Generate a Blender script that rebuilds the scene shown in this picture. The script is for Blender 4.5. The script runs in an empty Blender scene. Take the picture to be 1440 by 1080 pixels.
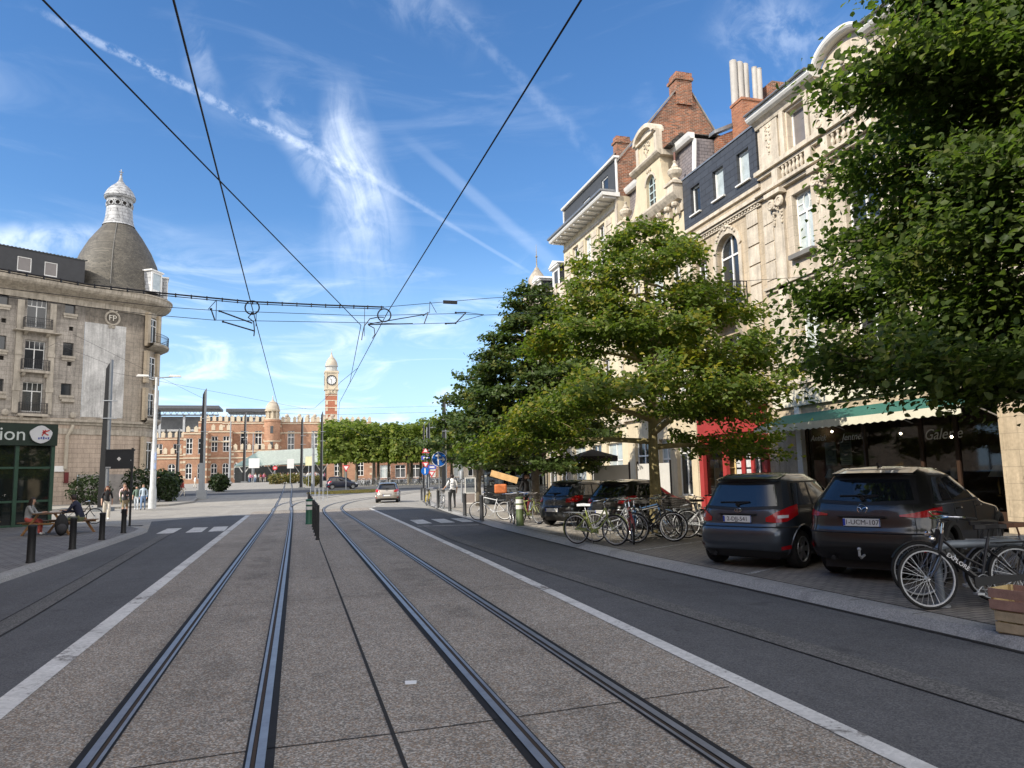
import bpy, bmesh, math, random
import numpy as np
from mathutils import Vector, Matrix
S = bpy.context.scene
COL = S.collection
PI = math.pi
R = math.radians
random.seed(7)

# ------------------------------------------------------------------ camera, world, sun, exposure
cam_d = bpy.data.cameras.new("camera")
cam_d.sensor_width = 36.0
cam_d.lens = 26.0
cam_d.clip_start = 0.1
cam_d.clip_end = 3000
cam = bpy.data.objects.new("camera", cam_d)
COL.objects.link(cam)
FW = Vector((0.27815772, 0.95260426, 0.1231804))
RT = Vector((0.96045093, -0.27753759, -0.02251455))
UP = Vector((-0.01273973, -0.12457133, 0.99212886))
cam.matrix_world = Matrix(((RT.x, UP.x, -FW.x, 0), (RT.y, UP.y, -FW.y, 0), (RT.z, UP.z, -FW.z, 1.75), (0, 0, 0, 1)))
S.camera = cam

SUN_EL = R(35)
SUN_AZ = math.atan2(-0.93, -0.37)          # direction to the sun, clockwise from +Y
sun_dir = Vector((math.sin(SUN_AZ) * math.cos(SUN_EL), math.cos(SUN_AZ) * math.cos(SUN_EL), math.sin(SUN_EL)))
sd = bpy.data.lights.new("sun", 'SUN')
sd.energy = 3.2
sd.angle = R(0.55)
sd.color = (1.0, 0.92, 0.79)
sun = bpy.data.objects.new("sun", sd)
COL.objects.link(sun)
sun.rotation_euler = (-sun_dir).to_track_quat('-Z', 'Y').to_euler()

W = bpy.data.worlds.new("World")
S.world = W
W.use_nodes = True
S.view_settings.view_transform = 'Standard'
S.view_settings.look = 'None'
S.view_settings.exposure = 0.92
S.view_settings.gamma = 1.0
S.view_settings.use_curve_mapping = False
S.cycles.use_denoising = True
S.cycles.max_bounces = 6
S.cycles.diffuse_bounces = 3
S.cycles.glossy_bounces = 3
S.cycles.transmission_bounces = 4
S.cycles.transparent_max_bounces = 8
S.cycles.caustics_reflective = False
S.cycles.caustics_refractive = False
S.cycles.sample_clamp_indirect = 6


class NT:
    """small node-tree writer"""
    def __init__(s, tree):
        s.t = tree
        s.n = tree.nodes
        s.l = tree.links

    def add(s, kind, **kw):
        n = s.n.new(kind)
        for k, v in kw.items():
            if k.startswith('i_'):
                key = k[2:]
                n.inputs[int(key) if key.isdigit() else key.replace('_', ' ')].default_value = v
            else:
                setattr(n, k, v)
        return n

    def link(s, a, b):
        s.l.new(a, b)

    def val(s, sock, v):
        if hasattr(v, 'is_linked') or hasattr(v, 'links'):
            s.l.new(v, sock)
        else:
            sock.default_value = v

    def math(s, op, a, b=None, c=None, clamp=False):
        n = s.n.new('ShaderNodeMath')
        n.operation = op
        n.use_clamp = clamp
        s.val(n.inputs[0], a)
        if b is not None:
            s.val(n.inputs[1], b)
        if c is not None:
            s.val(n.inputs[2], c)
        return n.outputs[0]

    def dot(s, a, v):
        n = s.n.new('ShaderNodeVectorMath')
        n.operation = 'DOT_PRODUCT'
        s.l.new(a, n.inputs[0])
        n.inputs[1].default_value = v
        return n.outputs['Value']

    def comb(s, x, y, z):
        n = s.n.new('ShaderNodeCombineXYZ')
        for i, v in enumerate((x, y, z)):
            s.val(n.inputs[i], v)
        return n.outputs[0]

    def noise(s, vec, scale, detail=4, rough=0.55, dist=0.0):
        n = s.n.new('ShaderNodeTexNoise')
        if vec is not None:
            s.l.new(vec, n.inputs['Vector'])
        n.inputs['Scale'].default_value = scale
        n.inputs['Detail'].default_value = detail
        n.inputs['Roughness'].default_value = rough
        n.inputs['Distortion'].default_value = dist
        return n.outputs['Fac']

    def ramp(s, f, a, b, lo=0.0, hi=1.0, smooth=True):
        n = s.n.new('ShaderNodeMapRange')
        n.interpolation_type = 'SMOOTHSTEP' if smooth else 'LINEAR'
        s.val(n.inputs[0], f)
        n.inputs[1].default_value = a
        n.inputs[2].default_value = b
        n.inputs[3].default_value = lo
        n.inputs[4].default_value = hi
        return n.outputs[0]

    def mix(s, f, a, b, kind='MIX'):
        n = s.n.new('ShaderNodeMix')
        n.data_type = 'RGBA'
        n.blend_type = kind
        s.val(n.inputs[0], f)
        s.val(n.inputs[6], a)
        s.val(n.inputs[7], b)
        return n.outputs[2]

    def maprange(s, *a):
        return s.ramp(*a)


def c4(c):
    return (c[0], c[1], c[2], 1.0)


def build_sky():
    t = NT(W.node_tree)
    t.n.clear()
    out = t.add('ShaderNodeOutputWorld')
    bg = t.add('ShaderNodeBackground')
    bg.inputs['Strength'].default_value = 0.15
    sky = t.add('ShaderNodeTexSky', sky_type='NISHITA')
    sky.sun_disc = False
    sky.sun_elevation = SUN_EL
    sky.sun_rotation = SUN_AZ
    sky.altitude = 200
    sky.air_density = 1.0
    sky.dust_density = 0.0
    sky.ozone_density = 3.0
    hs = t.add('ShaderNodeHueSaturation')
    hs.inputs['Hue'].default_value = 0.503
    hs.inputs['Saturation'].default_value = 1.2
    hs.inputs['Value'].default_value = 0.70
    t.link(sky.outputs[0], hs.inputs['Color'])
    tc = t.add('ShaderNodeTexCoord')
    D = tc.outputs['Generated']
    z = t.dot(D, (0, 0, 1))

    def line(d1, d2):
        a, b = Vector(d1).normalized(), Vector(d2).normalized()
        n = a.cross(b).normalized()
        m = (a + b).normalized()
        tt = n.cross(m).normalized()
        if tt.dot(b) < 0:
            tt = -tt
        span = math.asin(max(-1, min(1, b.dot(tt))))
        return n, tt, span

    def band(d1, d2, w0, w1, fade=0.12, wob=0.006, wscale=14):
        n, tt, sp = line(d1, d2)
        p = t.dot(D, n)
        q = t.dot(D, tt)
        wn = t.noise(D, wscale, 3, 0.6)
        p = t.math('ADD', p, t.math('MULTIPLY', t.math('SUBTRACT', wn, 0.5), wob))
        ap = t.math('ABSOLUTE', p)
        wid = t.ramp(q, -sp, sp, w0, w1, False)
        core = t.math('SUBTRACT', 1.0, t.math('DIVIDE', ap, wid), clamp=True)
        core = t.ramp(core, 0.0, 0.8)
        e0 = t.ramp(q, -sp - fade, -sp + fade * 0.4)
        e1 = t.ramp(q, sp + fade * 0.4, sp - fade, 0.0, 1.0)
        f = t.math('MULTIPLY', core, e0)
        # behind the viewer the same plane is crossed again: keep the near half only
        return t.math('MULTIPLY', f, t.ramp(q, sp + fade, sp - fade)), p, q, sp

    tot = None

    def acc(x):
        nonlocal tot
        tot = x if tot is None else t.math('ADD', tot, x)

    front = t.ramp(t.dot(D, (0.1, 0.95, 0.3)), 0.3, 0.6)
    # puffy contrail from the upper left, thinning to a line towards the right
    f, p, q, sp = band((-0.2386, 0.8401, 0.4871), (0.075, 0.919, 0.385), 0.006, 0.009, 0.05, 0.007, 34)
    puff = t.ramp(t.noise(D, 70, 4, 0.65), 0.36, 0.62)
    acc(t.math('MULTIPLY', t.math('MULTIPLY', f, puff), 0.24))
    f, p, q, sp = band((0.06, 0.916, 0.396), (0.2912, 0.9171, 0.2721), 0.0055, 0.003, 0.03, 0.002, 20)
    acc(t.math('MULTIPLY', f, 0.10))
    f, p, q, sp = band((0.05, 0.9085, 0.408), (0.19, 0.925, 0.33), 0.012, 0.008, 0.05, 0.008, 26)
    acc(t.math('MULTIPLY', t.math('MULTIPLY', f, puff), 0.06))
    f, p, q, sp = band((0.1766, 0.8135, 0.5541), (0.3658, 0.8382, 0.4046), 0.009, 0.015, 0.06, 0.01, 22)
    acc(t.math('MULTIPLY', t.math('MULTIPLY', f, t.ramp(t.noise(D, 40, 4, 0.6), 0.3, 0.65)), 0.08))
    f, p, q, sp = band((0.17, 0.90, 0.40), (0.345, 0.90, 0.262), 0.010, 0.014, 0.08, 0.006, 20)
    acc(t.math('MULTIPLY', f, 0.10))
    # the tall feathery plume
    n, tt, sp = line((0.0400, 0.8648, 0.5003), (0.085, 0.962, 0.255))
    p = t.dot(D, n)
    q = t.dot(D, tt)
    bend = t.math('MULTIPLY', t.noise(D, 4.0, 2, 0.5), 0.10)
    p2 = t.math('ADD', t.math('ADD', p, -0.05), bend)
    wid = t.ramp(q, -sp, sp, 0.032, 0.085)
    env = t.math('SUBTRACT', 1.0, t.math('DIVIDE', t.math('ABSOLUTE', p2), wid), clamp=True)
    env = t.ramp(env, 0.0, 0.9)
    fib_v = t.comb(t.math('MULTIPLY', t.math('ADD', p2, t.math('MULTIPLY', q, 0.16)), 46.0), t.math('MULTIPLY', q, 11.0), 0.3)
    fib = t.noise(fib_v, 1.0, 6, 0.62, 0.8)
    fine = t.noise(D, 22, 6, 0.6, 0.6)
    fibm = t.ramp(t.math('ADD', t.math('MULTIPLY', fib, 0.5), t.math('MULTIPLY', fine, 0.5)), 0.22, 0.78)
    ends = t.math('MULTIPLY', t.ramp(q, -sp - 0.01, -sp + 0.10), t.ramp(q, sp + 0.06, sp - 0.16))
    acc(t.math('MULTIPLY', t.math('MULTIPLY', t.math('MULTIPLY', env, fibm), ends), 0.74))
    # side wisp left of the plume and small ones higher up
    for d1, d2, w, k in (((-0.02, 0.895, 0.445), (0.045, 0.93, 0.365), 0.03, 0.30), ((-0.118, 0.86, 0.50), (-0.10, 0.88, 0.455), 0.02, 0.20),
                         ((0.03, 0.80, 0.585), (0.19, 0.82, 0.54), 0.035, 0.12), ((0.50, 0.69, 0.52), (0.56, 0.67, 0.47), 0.06, 0.25)):
        f, p, q, s2 = band(d1, d2, w, w * 1.3, 0.06, 0.05, 8)
        acc(t.math('MULTIPLY', t.math('MULTIPLY', f, t.ramp(fine, 0.35, 0.68)), k))
    # low streaky veil, thicker to the lower left
    vv = t.comb(t.math('MULTIPLY', t.dot(D, (1, 0, 0)), 3.2), t.math('MULTIPLY', t.dot(D, (0, 1, 0)), 2.0), t.math('MULTIPLY', z, 13.0))
    low = t.noise(vv, 1.6, 7, 0.6, 1.1)
    lm = t.ramp(low, 0.47, 0.75)
    le = t.math('MULTIPLY', t.ramp(z, 0.02, 0.10), t.ramp(z, 0.34, 0.16))
    acc(t.math('MULTIPLY', t.math('MULTIPLY', lm, le), 0.62))
    f, p, q, s2 = band((-0.35, 0.90, 0.255), (-0.235, 0.93, 0.285), 0.035, 0.02, 0.06, 0.03, 9)
    acc(t.math('MULTIPLY', t.math('MULTIPLY', f, t.ramp(fine, 0.3, 0.62)), 0.5))
    # thin high veil everywhere
    veil = t.ramp(t.noise(vv, 0.9, 6, 0.6, 1.5), 0.52, 0.8)
    acc(t.math('MULTIPLY', veil, 0.10))
    cl = t.math('MULTIPLY', tot, t.ramp(z, 0.0, 0.03), clamp=True)
    hz = t.ramp(z, 0.34, 0.0, 0.0, 0.85)
    back = t.math('MULTIPLY', t.ramp(t.dot(D, (-0.35, 0.94, 0)), 0.30, -0.5), t.ramp(t.noise(D, 2.2, 5, 0.6), 0.25, 0.6))  # unseen bright cloud behind the viewer, added as neutral fill for the shaded street
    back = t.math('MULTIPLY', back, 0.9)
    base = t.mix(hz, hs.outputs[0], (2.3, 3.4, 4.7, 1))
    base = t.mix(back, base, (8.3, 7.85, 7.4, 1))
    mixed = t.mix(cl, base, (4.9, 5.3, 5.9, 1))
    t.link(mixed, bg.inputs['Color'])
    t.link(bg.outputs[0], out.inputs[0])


build_sky()

# ------------------------------------------------------------------ materials
_M = {}


def mat(name, col, rough=0.75, metal=0.0, var=0.16, scale=2.5, bump=0.0, bscale=40.0, spec=0.4, coat=0.0, big=0.0, streak=0.0):
    if name in _M:
        return _M[name]
    m = bpy.data.materials.new(name)
    m.use_nodes = True
    t = NT(m.node_tree)
    b = t.n['Principled BSDF']
    b.inputs['Roughness'].default_value = rough
    b.inputs['Metallic'].default_value = metal
    b.inputs['Specular IOR Level'].default_value = spec
    if coat:
        b.inputs['Coat Weight'].default_value = coat
        b.inputs['Coat Roughness'].default_value = 0.04
    tc = t.add('ShaderNodeTexCoord')
    o = tc.outputs['Object']
    if var > 0:
        f = t.noise(o, scale, 6, 0.65)
        f2 = t.noise(o, scale * 11, 3, 0.6)
        f = t.math('ADD', t.math('MULTIPLY', f, 0.7), t.math('MULTIPLY', f2, 0.3))
        f = t.ramp(f, 0.25, 0.75, 1 - var * 1.6, 1 + var * 1.6, False)
        if streak:
            mp = t.add('ShaderNodeMapping')
            mp.inputs['Scale'].default_value = (3.0, 3.0, 0.22)
            t.link(o, mp.inputs[0])
            sn = t.noise(mp.outputs[0], 1.6, 6, 0.7)
            f = t.math('MULTIPLY', f, t.ramp(sn, 0.42, 0.75, 1.0, 1 - streak, False))
        mul = t.mix(1.0, c4(col), t.comb(f, f, f), 'MULTIPLY')
        t.link(mul, b.inputs['Base Color'])
    else:
        b.inputs['Base Color'].default_value = c4(col)
    if bump:
        bn = t.add('ShaderNodeBump')
        bn.inputs['Strength'].default_value = bump
        bn.inputs['Distance'].default_value = 0.02
        t.link(t.noise(o, bscale, 4, 0.6), bn.inputs['Height'])
        t.link(bn.outputs[0], b.inputs['Normal'])
    _M[name] = m
    return m


def tiled(name, c1, c2, mortar, bw, bh, msize=0.012, rough=0.8, plane='xz', var=0.25, vscale=0.7, bump=0.5, offset=0.5, streak=0.0, spec=0.3, mbias=0.0, dirt=0.0, soot=None):
    """brick / stone block / slate / paver pattern in metres on the object's own axes"""
    if name in _M:
        return _M[name]
    m = bpy.data.materials.new(name)
    m.use_nodes = True
    t = NT(m.node_tree)
    b = t.n['Principled BSDF']
    b.inputs['Roughness'].default_value = rough
    b.inputs['Specular IOR Level'].default_value = spec
    tc = t.add('ShaderNodeTexCoord')
    o = tc.outputs['Object']
    sx = t.add('ShaderNodeSeparateXYZ')
    t.link(o, sx.inputs[0])
    if plane == 'xz':
        v = t.comb(t.math('ADD', sx.outputs[0], sx.outputs[1]), sx.outputs[2], 0.0)
    else:
        v = t.comb(sx.outputs[0], sx.outputs[1], 0.0)
    br = t.add('ShaderNodeTexBrick')
    br.offset = offset
    t.link(v, br.inputs['Vector'])
    br.inputs['Color1'].default_value = c4(c1)
    br.inputs['Color2'].default_value = c4(c2)
    br.inputs['Mortar'].default_value = c4(mortar)
    br.inputs['Scale'].default_value = 1.0
    br.inputs['Mortar Size'].default_value = msize
    br.inputs['Mortar Smooth'].default_value = 0.3
    br.inputs['Bias'].default_value = mbias
    br.inputs['Brick Width'].default_value = bw
    br.inputs['Row Height'].default_value = bh
    f = t.noise(o, vscale, 7, 0.68)
    f2 = t.noise(o, vscale * 16, 4, 0.65)
    f = t.math('ADD', t.math('MULTIPLY', f, 0.6), t.math('MULTIPLY', f2, 0.4))
    f = t.ramp(f, 0.25, 0.75, 1 - var * 1.5, 1 + var * 1.3, False)
    if streak:
        mp = t.add('ShaderNodeMapping')
        mp.inputs['Scale'].default_value = (2.4, 2.4, 0.16)
        t.link(o, mp.inputs[0])
        sn = t.noise(mp.outputs[0], 1.3, 7, 0.72)
        f = t.math('MULTIPLY', f, t.ramp(sn, 0.42, 0.72, 1.0, 1 - streak, False))
    col = t.mix(1.0, br.outputs['Color'], t.comb(f, f, f), 'MULTIPLY')
    if dirt:
        dn = t.ramp(t.noise(o, 0.45, 7, 0.7, 0.6), 0.48, 0.72, 0.0, dirt, False)
        col = t.mix(dn, col, (0.03, 0.028, 0.025, 1))
    if soot:                                   # black crust that runs down from a ledge in ragged tongues
        mp = t.add('ShaderNodeMapping')
        mp.inputs['Scale'].default_value = (1.6, 1.6, 0.35)
        t.link(o, mp.inputs[0])
        edge = t.math('ADD', sx.outputs[2], t.math('MULTIPLY', t.math('SUBTRACT', t.noise(mp.outputs[0], 1.5, 6, 0.7), 0.5), 2.6))
        sm = t.math('MULTIPLY', t.ramp(edge, soot[0], soot[1]), t.ramp(t.noise(o, 2.2, 5, 0.7), 0.3, 0.7, 0.55, 0.95))
        col = t.mix(sm, col, (0.085, 0.076, 0.066, 1))
    t.link(col, b.inputs['Base Color'])
    if bump:
        bn = t.add('ShaderNodeBump')
        bn.inputs['Strength'].default_value = bump
        bn.inputs['Distance'].default_value = 0.015
        h = t.math('ADD', t.math('MULTIPLY', br.outputs['Fac'], -1.0), t.math('MULTIPLY', f2, 0.5))
        t.link(h, bn.inputs['Height'])
        t.link(bn.outputs[0], b.inputs['Normal'])
    _M[name] = m
    return m


def ground_mat(name, c1, c2, s1, contrast=(0.35, 0.65), big=(0.85, 1.15), rough=0.9, bump=0.3, spec=0.25, warm=None):
    """speckled ground: c1/c2 mixed by fine grain, broad wear on top (world metres)"""
    if name in _M:
        return _M[name]
    m = bpy.data.materials.new(name)
    m.use_nodes = True
    t = NT(m.node_tree)
    b = t.n['Principled BSDF']
    b.inputs['Roughness'].default_value = rough
    b.inputs['Specular IOR Level'].default_value = spec
    ge = t.add('ShaderNodeNewGeometry')
    o = ge.outputs['Position']
    vo = t.add('ShaderNodeTexVoronoi')
    vo.inputs['Scale'].default_value = s1
    t.link(o, vo.inputs['Vector'])
    sep = t.add('ShaderNodeSeparateColor')
    t.link(vo.outputs['Color'], sep.inputs[0])
    fine = t.ramp(t.math('ADD', t.math('MULTIPLY', sep.outputs[0], 0.65), t.math('MULTIPLY', t.noise(o, s1 * 0.5, 3, 0.7), 0.35)), contrast[0], contrast[1], 0, 1, False)
    col = t.mix(fine, c4(c1), c4(c2))
    if warm:
        col = t.mix(t.ramp(sep.outputs[1], 0.6, 0.9), col, c4(warm))
    f = t.math('ADD', t.math('MULTIPLY', t.noise(o, 0.35, 6, 0.65, 0.5), 0.6), t.math('MULTIPLY', t.noise(o, 3.0, 5, 0.7), 0.4))
    f = t.ramp(f, 0.3, 0.7, big[0], big[1], False)
    mp = t.add('ShaderNodeMapping')
    mp.inputs['Scale'].default_value = (1.3, 0.06, 1.0)
    t.link(o, mp.inputs[0])
    tr = t.ramp(t.noise(mp.outputs[0], 1.6, 4, 0.6), 0.3, 0.7, 0.93, 1.07, False)
    f = t.math('MULTIPLY', f, tr)
    sp = t.ramp(t.noise(o, 1.1, 3, 0.5, 0.3), 0.64, 0.72, 1.0, 0.78)
    f = t.math('MULTIPLY', f, sp)
    dr = t.ramp(t.noise(o, 5.0, 2, 0.4, 0.2), 0.74, 0.78, 1.0, 0.72)
    f = t.math('MULTIPLY', f, dr)
    ck = t.noise(o, 0.55, 7, 0.75, 1.2)
    ck = t.ramp(t.math('ABSOLUTE', t.math('SUBTRACT', ck, 0.5)), 0.0, 0.004, 0.72, 1.0)
    f = t.math('MULTIPLY', f, ck)
    t.link(t.mix(1.0, col, t.comb(f, f, f), 'MULTIPLY'), b.inputs['Base Color'])
    if bump:
        bn = t.add('ShaderNodeBump')
        bn.inputs['Strength'].default_value = bump
        bn.inputs['Distance'].default_value = 0.01
        t.link(fine, bn.inputs['Height'])
        t.link(bn.outputs[0], b.inputs['Normal'])
    _M[name] = m
    return m


def leaf_mat(name, dark, light, yellow, yfrac=0.1, trans=0.35):
    if name in _M:
        return _M[name]
    m = bpy.data.materials.new(name)
    m.use_nodes = True
    t = NT(m.node_tree)
    b = t.n['Principled BSDF']
    ge = t.add('ShaderNodeNewGeometry')
    rnd = ge.outputs['Random Per Island']
    col = t.mix(t.ramp(rnd, 0.0, 1.0, 0, 1, False), c4(dark), c4(light))
    o = t.add('ShaderNodeTexCoord').outputs['Object']
    cl = t.noise(o, 0.9, 3, 0.6)
    ymask = t.ramp(t.math('ADD', t.math('MULTIPLY', cl, 0.75), t.math('MULTIPLY', t.math('FRACT', t.math('MULTIPLY', rnd, 17.3)), 0.25)), 0.62 - yfrac, 0.78 - yfrac)
    col = t.mix(ymask, col, c4(yellow))
    t.link(col, b.inputs['Base Color'])
    b.inputs['Roughness'].default_value = 0.5
    b.inputs['Specular IOR Level'].default_value = 0.3
    tr = t.add('ShaderNodeBsdfTranslucent')
    t.link(t.mix(1.0, col, (1.5, 1.7, 0.7, 1), 'MULTIPLY'), tr.inputs['Color'])
    mx = t.add('ShaderNodeMixShader')
    mx.inputs[0].default_value = trans
    t.link(b.outputs[0], mx.inputs[1])
    t.link(tr.outputs[0], mx.inputs[2])
    t.link(mx.outputs[0], t.n['Material Output'].inputs['Surface'])
    _M[name] = m
    return m


def glass_mat(name, tint=(0.9, 0.95, 0.95), clear=0.8):
    """see-through pane: clear share passes light, the rest mirrors by angle"""
    if name in _M:
        return _M[name]
    m = bpy.data.materials.new(name)
    m.use_nodes = True
    t = NT(m.node_tree)
    t.n.remove(t.n['Principled BSDF'])
    tp = t.add('ShaderNodeBsdfTransparent')
    tp.inputs[0].default_value = c4([x * clear for x in tint])
    gl = t.add('ShaderNodeBsdfGlossy')
    gl.inputs['Roughness'].default_value = 0.03
    gl.inputs['Color'].default_value = (0.9, 0.95, 1, 1)
    fr = t.add('ShaderNodeFresnel')
    fr.inputs[0].default_value = 1.6
    mx = t.add('ShaderNodeMixShader')
    t.link(fr.outputs[0], mx.inputs[0])
    t.link(tp.outputs[0], mx.inputs[1])
    t.link(gl.outputs[0], mx.inputs[2])
    t.link(mx.outputs[0], t.n['Material Output'].inputs['Surface'])
    _M[name] = m
    return m


def lamp_mat(name, col, strength):
    if name in _M:
        return _M[name]
    m = bpy.data.materials.new(name)
    m.use_nodes = True
    b = m.node_tree.nodes['Principled BSDF']
    b.inputs['Base Color'].default_value = c4(col)
    b.inputs['Emission Color'].default_value = c4(col)
    b.inputs['Emission Strength'].default_value = strength
    _M[name] = m
    return m


# ------------------------------------------------------------------ mesh building
class MB:
    def __init__(s):
        s.v = []
        s.f = []
        s.mi = []

    def add(s, verts, faces, mi=0):
        o = len(s.v)
        s.v.extend([tuple(p) for p in verts])
        for f in faces:
            s.f.append(tuple(i + o for i in f))
            s.mi.append(mi)
        return s

    def box(s, x0, y0, z0, x1, y1, z1, mi=0):
        x0, x1 = min(x0, x1), max(x0, x1)
        y0, y1 = min(y0, y1), max(y0, y1)
        z0, z1 = min(z0, z1), max(z0, z1)
        v = [(x0, y0, z0), (x1, y0, z0), (x1, y1, z0), (x0, y1, z0), (x0, y0, z1), (x1, y0, z1), (x1, y1, z1), (x0, y1, z1)]
        return s.add(v, [(0, 3, 2, 1), (4, 5, 6, 7), (0, 1, 5, 4), (1, 2, 6, 5), (2, 3, 7, 6), (3, 0, 4, 7)], mi)

    def obox(s, c, ux, uy, uz, sx, sy, sz, mi=0):
        """box about centre c with axes ux uy uz and full sizes"""
        c, ux, uy, uz = Vector(c), Vector(ux).normalized(), Vector(uy).normalized(), Vector(uz).normalized()
        v = []
        for dz in (-.5, .5):
            for dx, dy in ((-.5, -.5), (.5, -.5), (.5, .5), (-.5, .5)):
                v.append(c + ux * dx * sx + uy * dy * sy + uz * dz * sz)
        return s.add(v, [(0, 3, 2, 1), (4, 5, 6, 7), (0, 1, 5, 4), (1, 2, 6, 5), (2, 3, 7, 6), (3, 0, 4, 7)], mi)

    def quad(s, a, b, c, d, mi=0):
        return s.add([a, b, c, d], [(0, 1, 2, 3)], mi)

    def poly(s, pts, mi=0):
        return s.add(pts, [tuple(range(len(pts)))], mi)

    def prism(s, pts, ext, mi=0):
        """closed polygon pts (3-D, planar) swept by vector ext"""
        e = Vector(ext)
        n = len(pts)
        v = [Vector(p) for p in pts] + [Vector(p) + e for p in pts]
        f = [tuple(range(n - 1, -1, -1)), tuple(range(n, 2 * n))]
        f += [(i, (i + 1) % n, (i + 1) % n + n, i + n) for i in range(n)]
        return s.add(v, f, mi)

    def cornice(s, x0, x1, prof, mi=0, y=0.0):
        """profile [(out, z)...] closed against the wall plane y, swept along x"""
        pts = [(x0, y - o, z) for o, z in prof]
        return s.prism(pts, (x1 - x0, 0, 0), mi)

    def tube(s, pts, r, n=8, mi=0, closed=False, cap=True):
        pts = [Vector(p) for p in pts]
        m = len(pts)
        rr = r if isinstance(r, (list, tuple)) else [r] * m
        v = []
        up = None
        for i, p in enumerate(pts):
            a = pts[(i - 1) % m] if (closed or i > 0) else p
            b = pts[(i + 1) % m] if (closed or i < m - 1) else p
            d = (b - a)
            if d.length < 1e-9:
                d = Vector((0, 0, 1))
            d.normalize()
            if up is None:
                up = Vector((0, 0, 1)) if abs(d.z) < 0.9 else Vector((1, 0, 0))
            sx = d.cross(up)
            if sx.length < 1e-6:
                up = Vector((1, 0, 0)) if abs(d.x) < .9 else Vector((0, 1, 0))
                sx = d.cross(up)
            sx.normalize()
            sy = sx.cross(d)
            up = sy
            for k in range(n):
                an = 2 * PI * k / n
                v.append(p + sx * math.cos(an) * rr[i] + sy * math.sin(an) * rr[i])
        f = []
        for i in range(m if closed else m - 1):
            j = (i + 1) % m
            for k in range(n):
                k2 = (k + 1) % n
                f.append((i * n + k, i * n + k2, j * n + k2, j * n + k))
        if cap and not closed:
            f.append(tuple(range(n - 1, -1, -1)))
            f.append(tuple((m - 1) * n + k for k in range(n)))
        return s.add(v, f, mi)

    def lathe(s, prof, c=(0, 0, 0), n=24, a0=0.0, a1=2 * PI, mi=0):
        """prof [(radius, z)...] turned about a vertical axis at c"""
        full = abs(a1 - a0 - 2 * PI) < 1e-6
        m = n if full else n + 1
        v = []
        for r_, z in prof:
            for k in range(m):
                a = a0 + (a1 - a0) * k / n
                v.append((c[0] + r_ * math.cos(a), c[1] + r_ * math.sin(a), c[2] + z))
        f = []
        for i in range(len(prof) - 1):
            for k in range(n):
                k2 = (k + 1) % m
                f.append((i * m + k, i * m + k2, (i + 1) * m + k2, (i + 1) * m + k))
        return s.add(v, f, mi)

    def cyl(s, p0, p1, r0, r1=None, n=12, mi=0):
        return s.tube([p0, p1], [r0, r0 if r1 is None else r1], n, mi)

    def ball(s, c, rx, ry=None, rz=None, n=10, m=7, mi=0):
        ry = rx if ry is None else ry
        rz = rx if rz is None else rz
        v = [(c[0], c[1], c[2] - rz)]
        for i in range(1, m):
            a = -PI / 2 + PI * i / m
            for k in range(n):
                b = 2 * PI * k / n
                v.append((c[0] + rx * math.cos(a) * math.cos(b), c[1] + ry * math.cos(a) * math.sin(b), c[2] + rz * math.sin(a)))
        v.append((c[0], c[1], c[2] + rz))
        f = [(0, 1 + (k + 1) % n, 1 + k) for k in range(n)]
        for i in range(m - 2):
            for k in range(n):
                a = 1 + i * n + k
                b = 1 + i * n + (k + 1) % n
                f.append((a, b, b + n, a + n))
        t_ = len(v) - 1
        o = 1 + (m - 2) * n
        f += [(o + k, o + (k + 1) % n, t_) for k in range(n)]
        return s.add(v, f, mi)

    def torus(s, c, axis, Rr, r, n=28, k=8, mi=0):
        ax = Vector(axis).normalized()
        u = ax.orthogonal().normalized()
        w = ax.cross(u)
        c = Vector(c)
        pts = [c + u * math.cos(2 * PI * i / n) * Rr + w * math.sin(2 * PI * i / n) * Rr for i in range(n)]
        v = []
        f = []
        for i in range(n):
            d = (pts[i] - c).normalized()
            for j in range(k):
                a = 2 * PI * j / k
                v.append(pts[i] + d * math.cos(a) * r + ax * math.sin(a) * r)
        for i in range(n):
            i2 = (i + 1) % n
            for j in range(k):
                j2 = (j + 1) % k
                f.append((i * k + j, i2 * k + j, i2 * k + j2, i * k + j2))
        return s.add(v, f, mi)

    def build(s, name, mats, parent=None, smooth=False, bevel=0.0):
        me = bpy.data.meshes.new(name)
        me.from_pydata(s.v, [], s.f)
        if not isinstance(mats, (list, tuple)):
            mats = [mats]
        for m in mats:
            me.materials.append(m)
        if len(mats) > 1:
            me.polygons.foreach_set('material_index', s.mi)
        me.update()
        if smooth:
            me.polygons.foreach_set('use_smooth', [True] * len(me.polygons))
            if smooth != 'all':
                me.set_sharp_from_angle(angle=R(38 if smooth is True else smooth))
        o = bpy.data.objects.new(name, me)
        COL.objects.link(o)
        if parent is not None:
            o.parent = parent
        if bevel:
            bv = o.modifiers.new('bevel', 'BEVEL')
            bv.width = bevel
            bv.segments = 2
            bv.limit_method = 'ANGLE'
        return o


def tag(o, label, cat, group=None):
    o['label'] = label
    o['category'] = cat
    if group:
        o['group'] = group
    return o


def thing(name, label, cat, loc=(0, 0, 0), rotz=0.0, group=None):
    o = bpy.data.objects.new(name, None)
    o.empty_display_size = 0.3
    COL.objects.link(o)
    o.location = loc
    o.rotation_euler = (0, 0, rotz)
    return tag(o, label, cat, group)


def structure(name, mb, m, smooth=False):
    o = mb.build(name, m, None, smooth)
    o['kind'] = 'structure'
    return o


CHILD = {}


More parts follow.
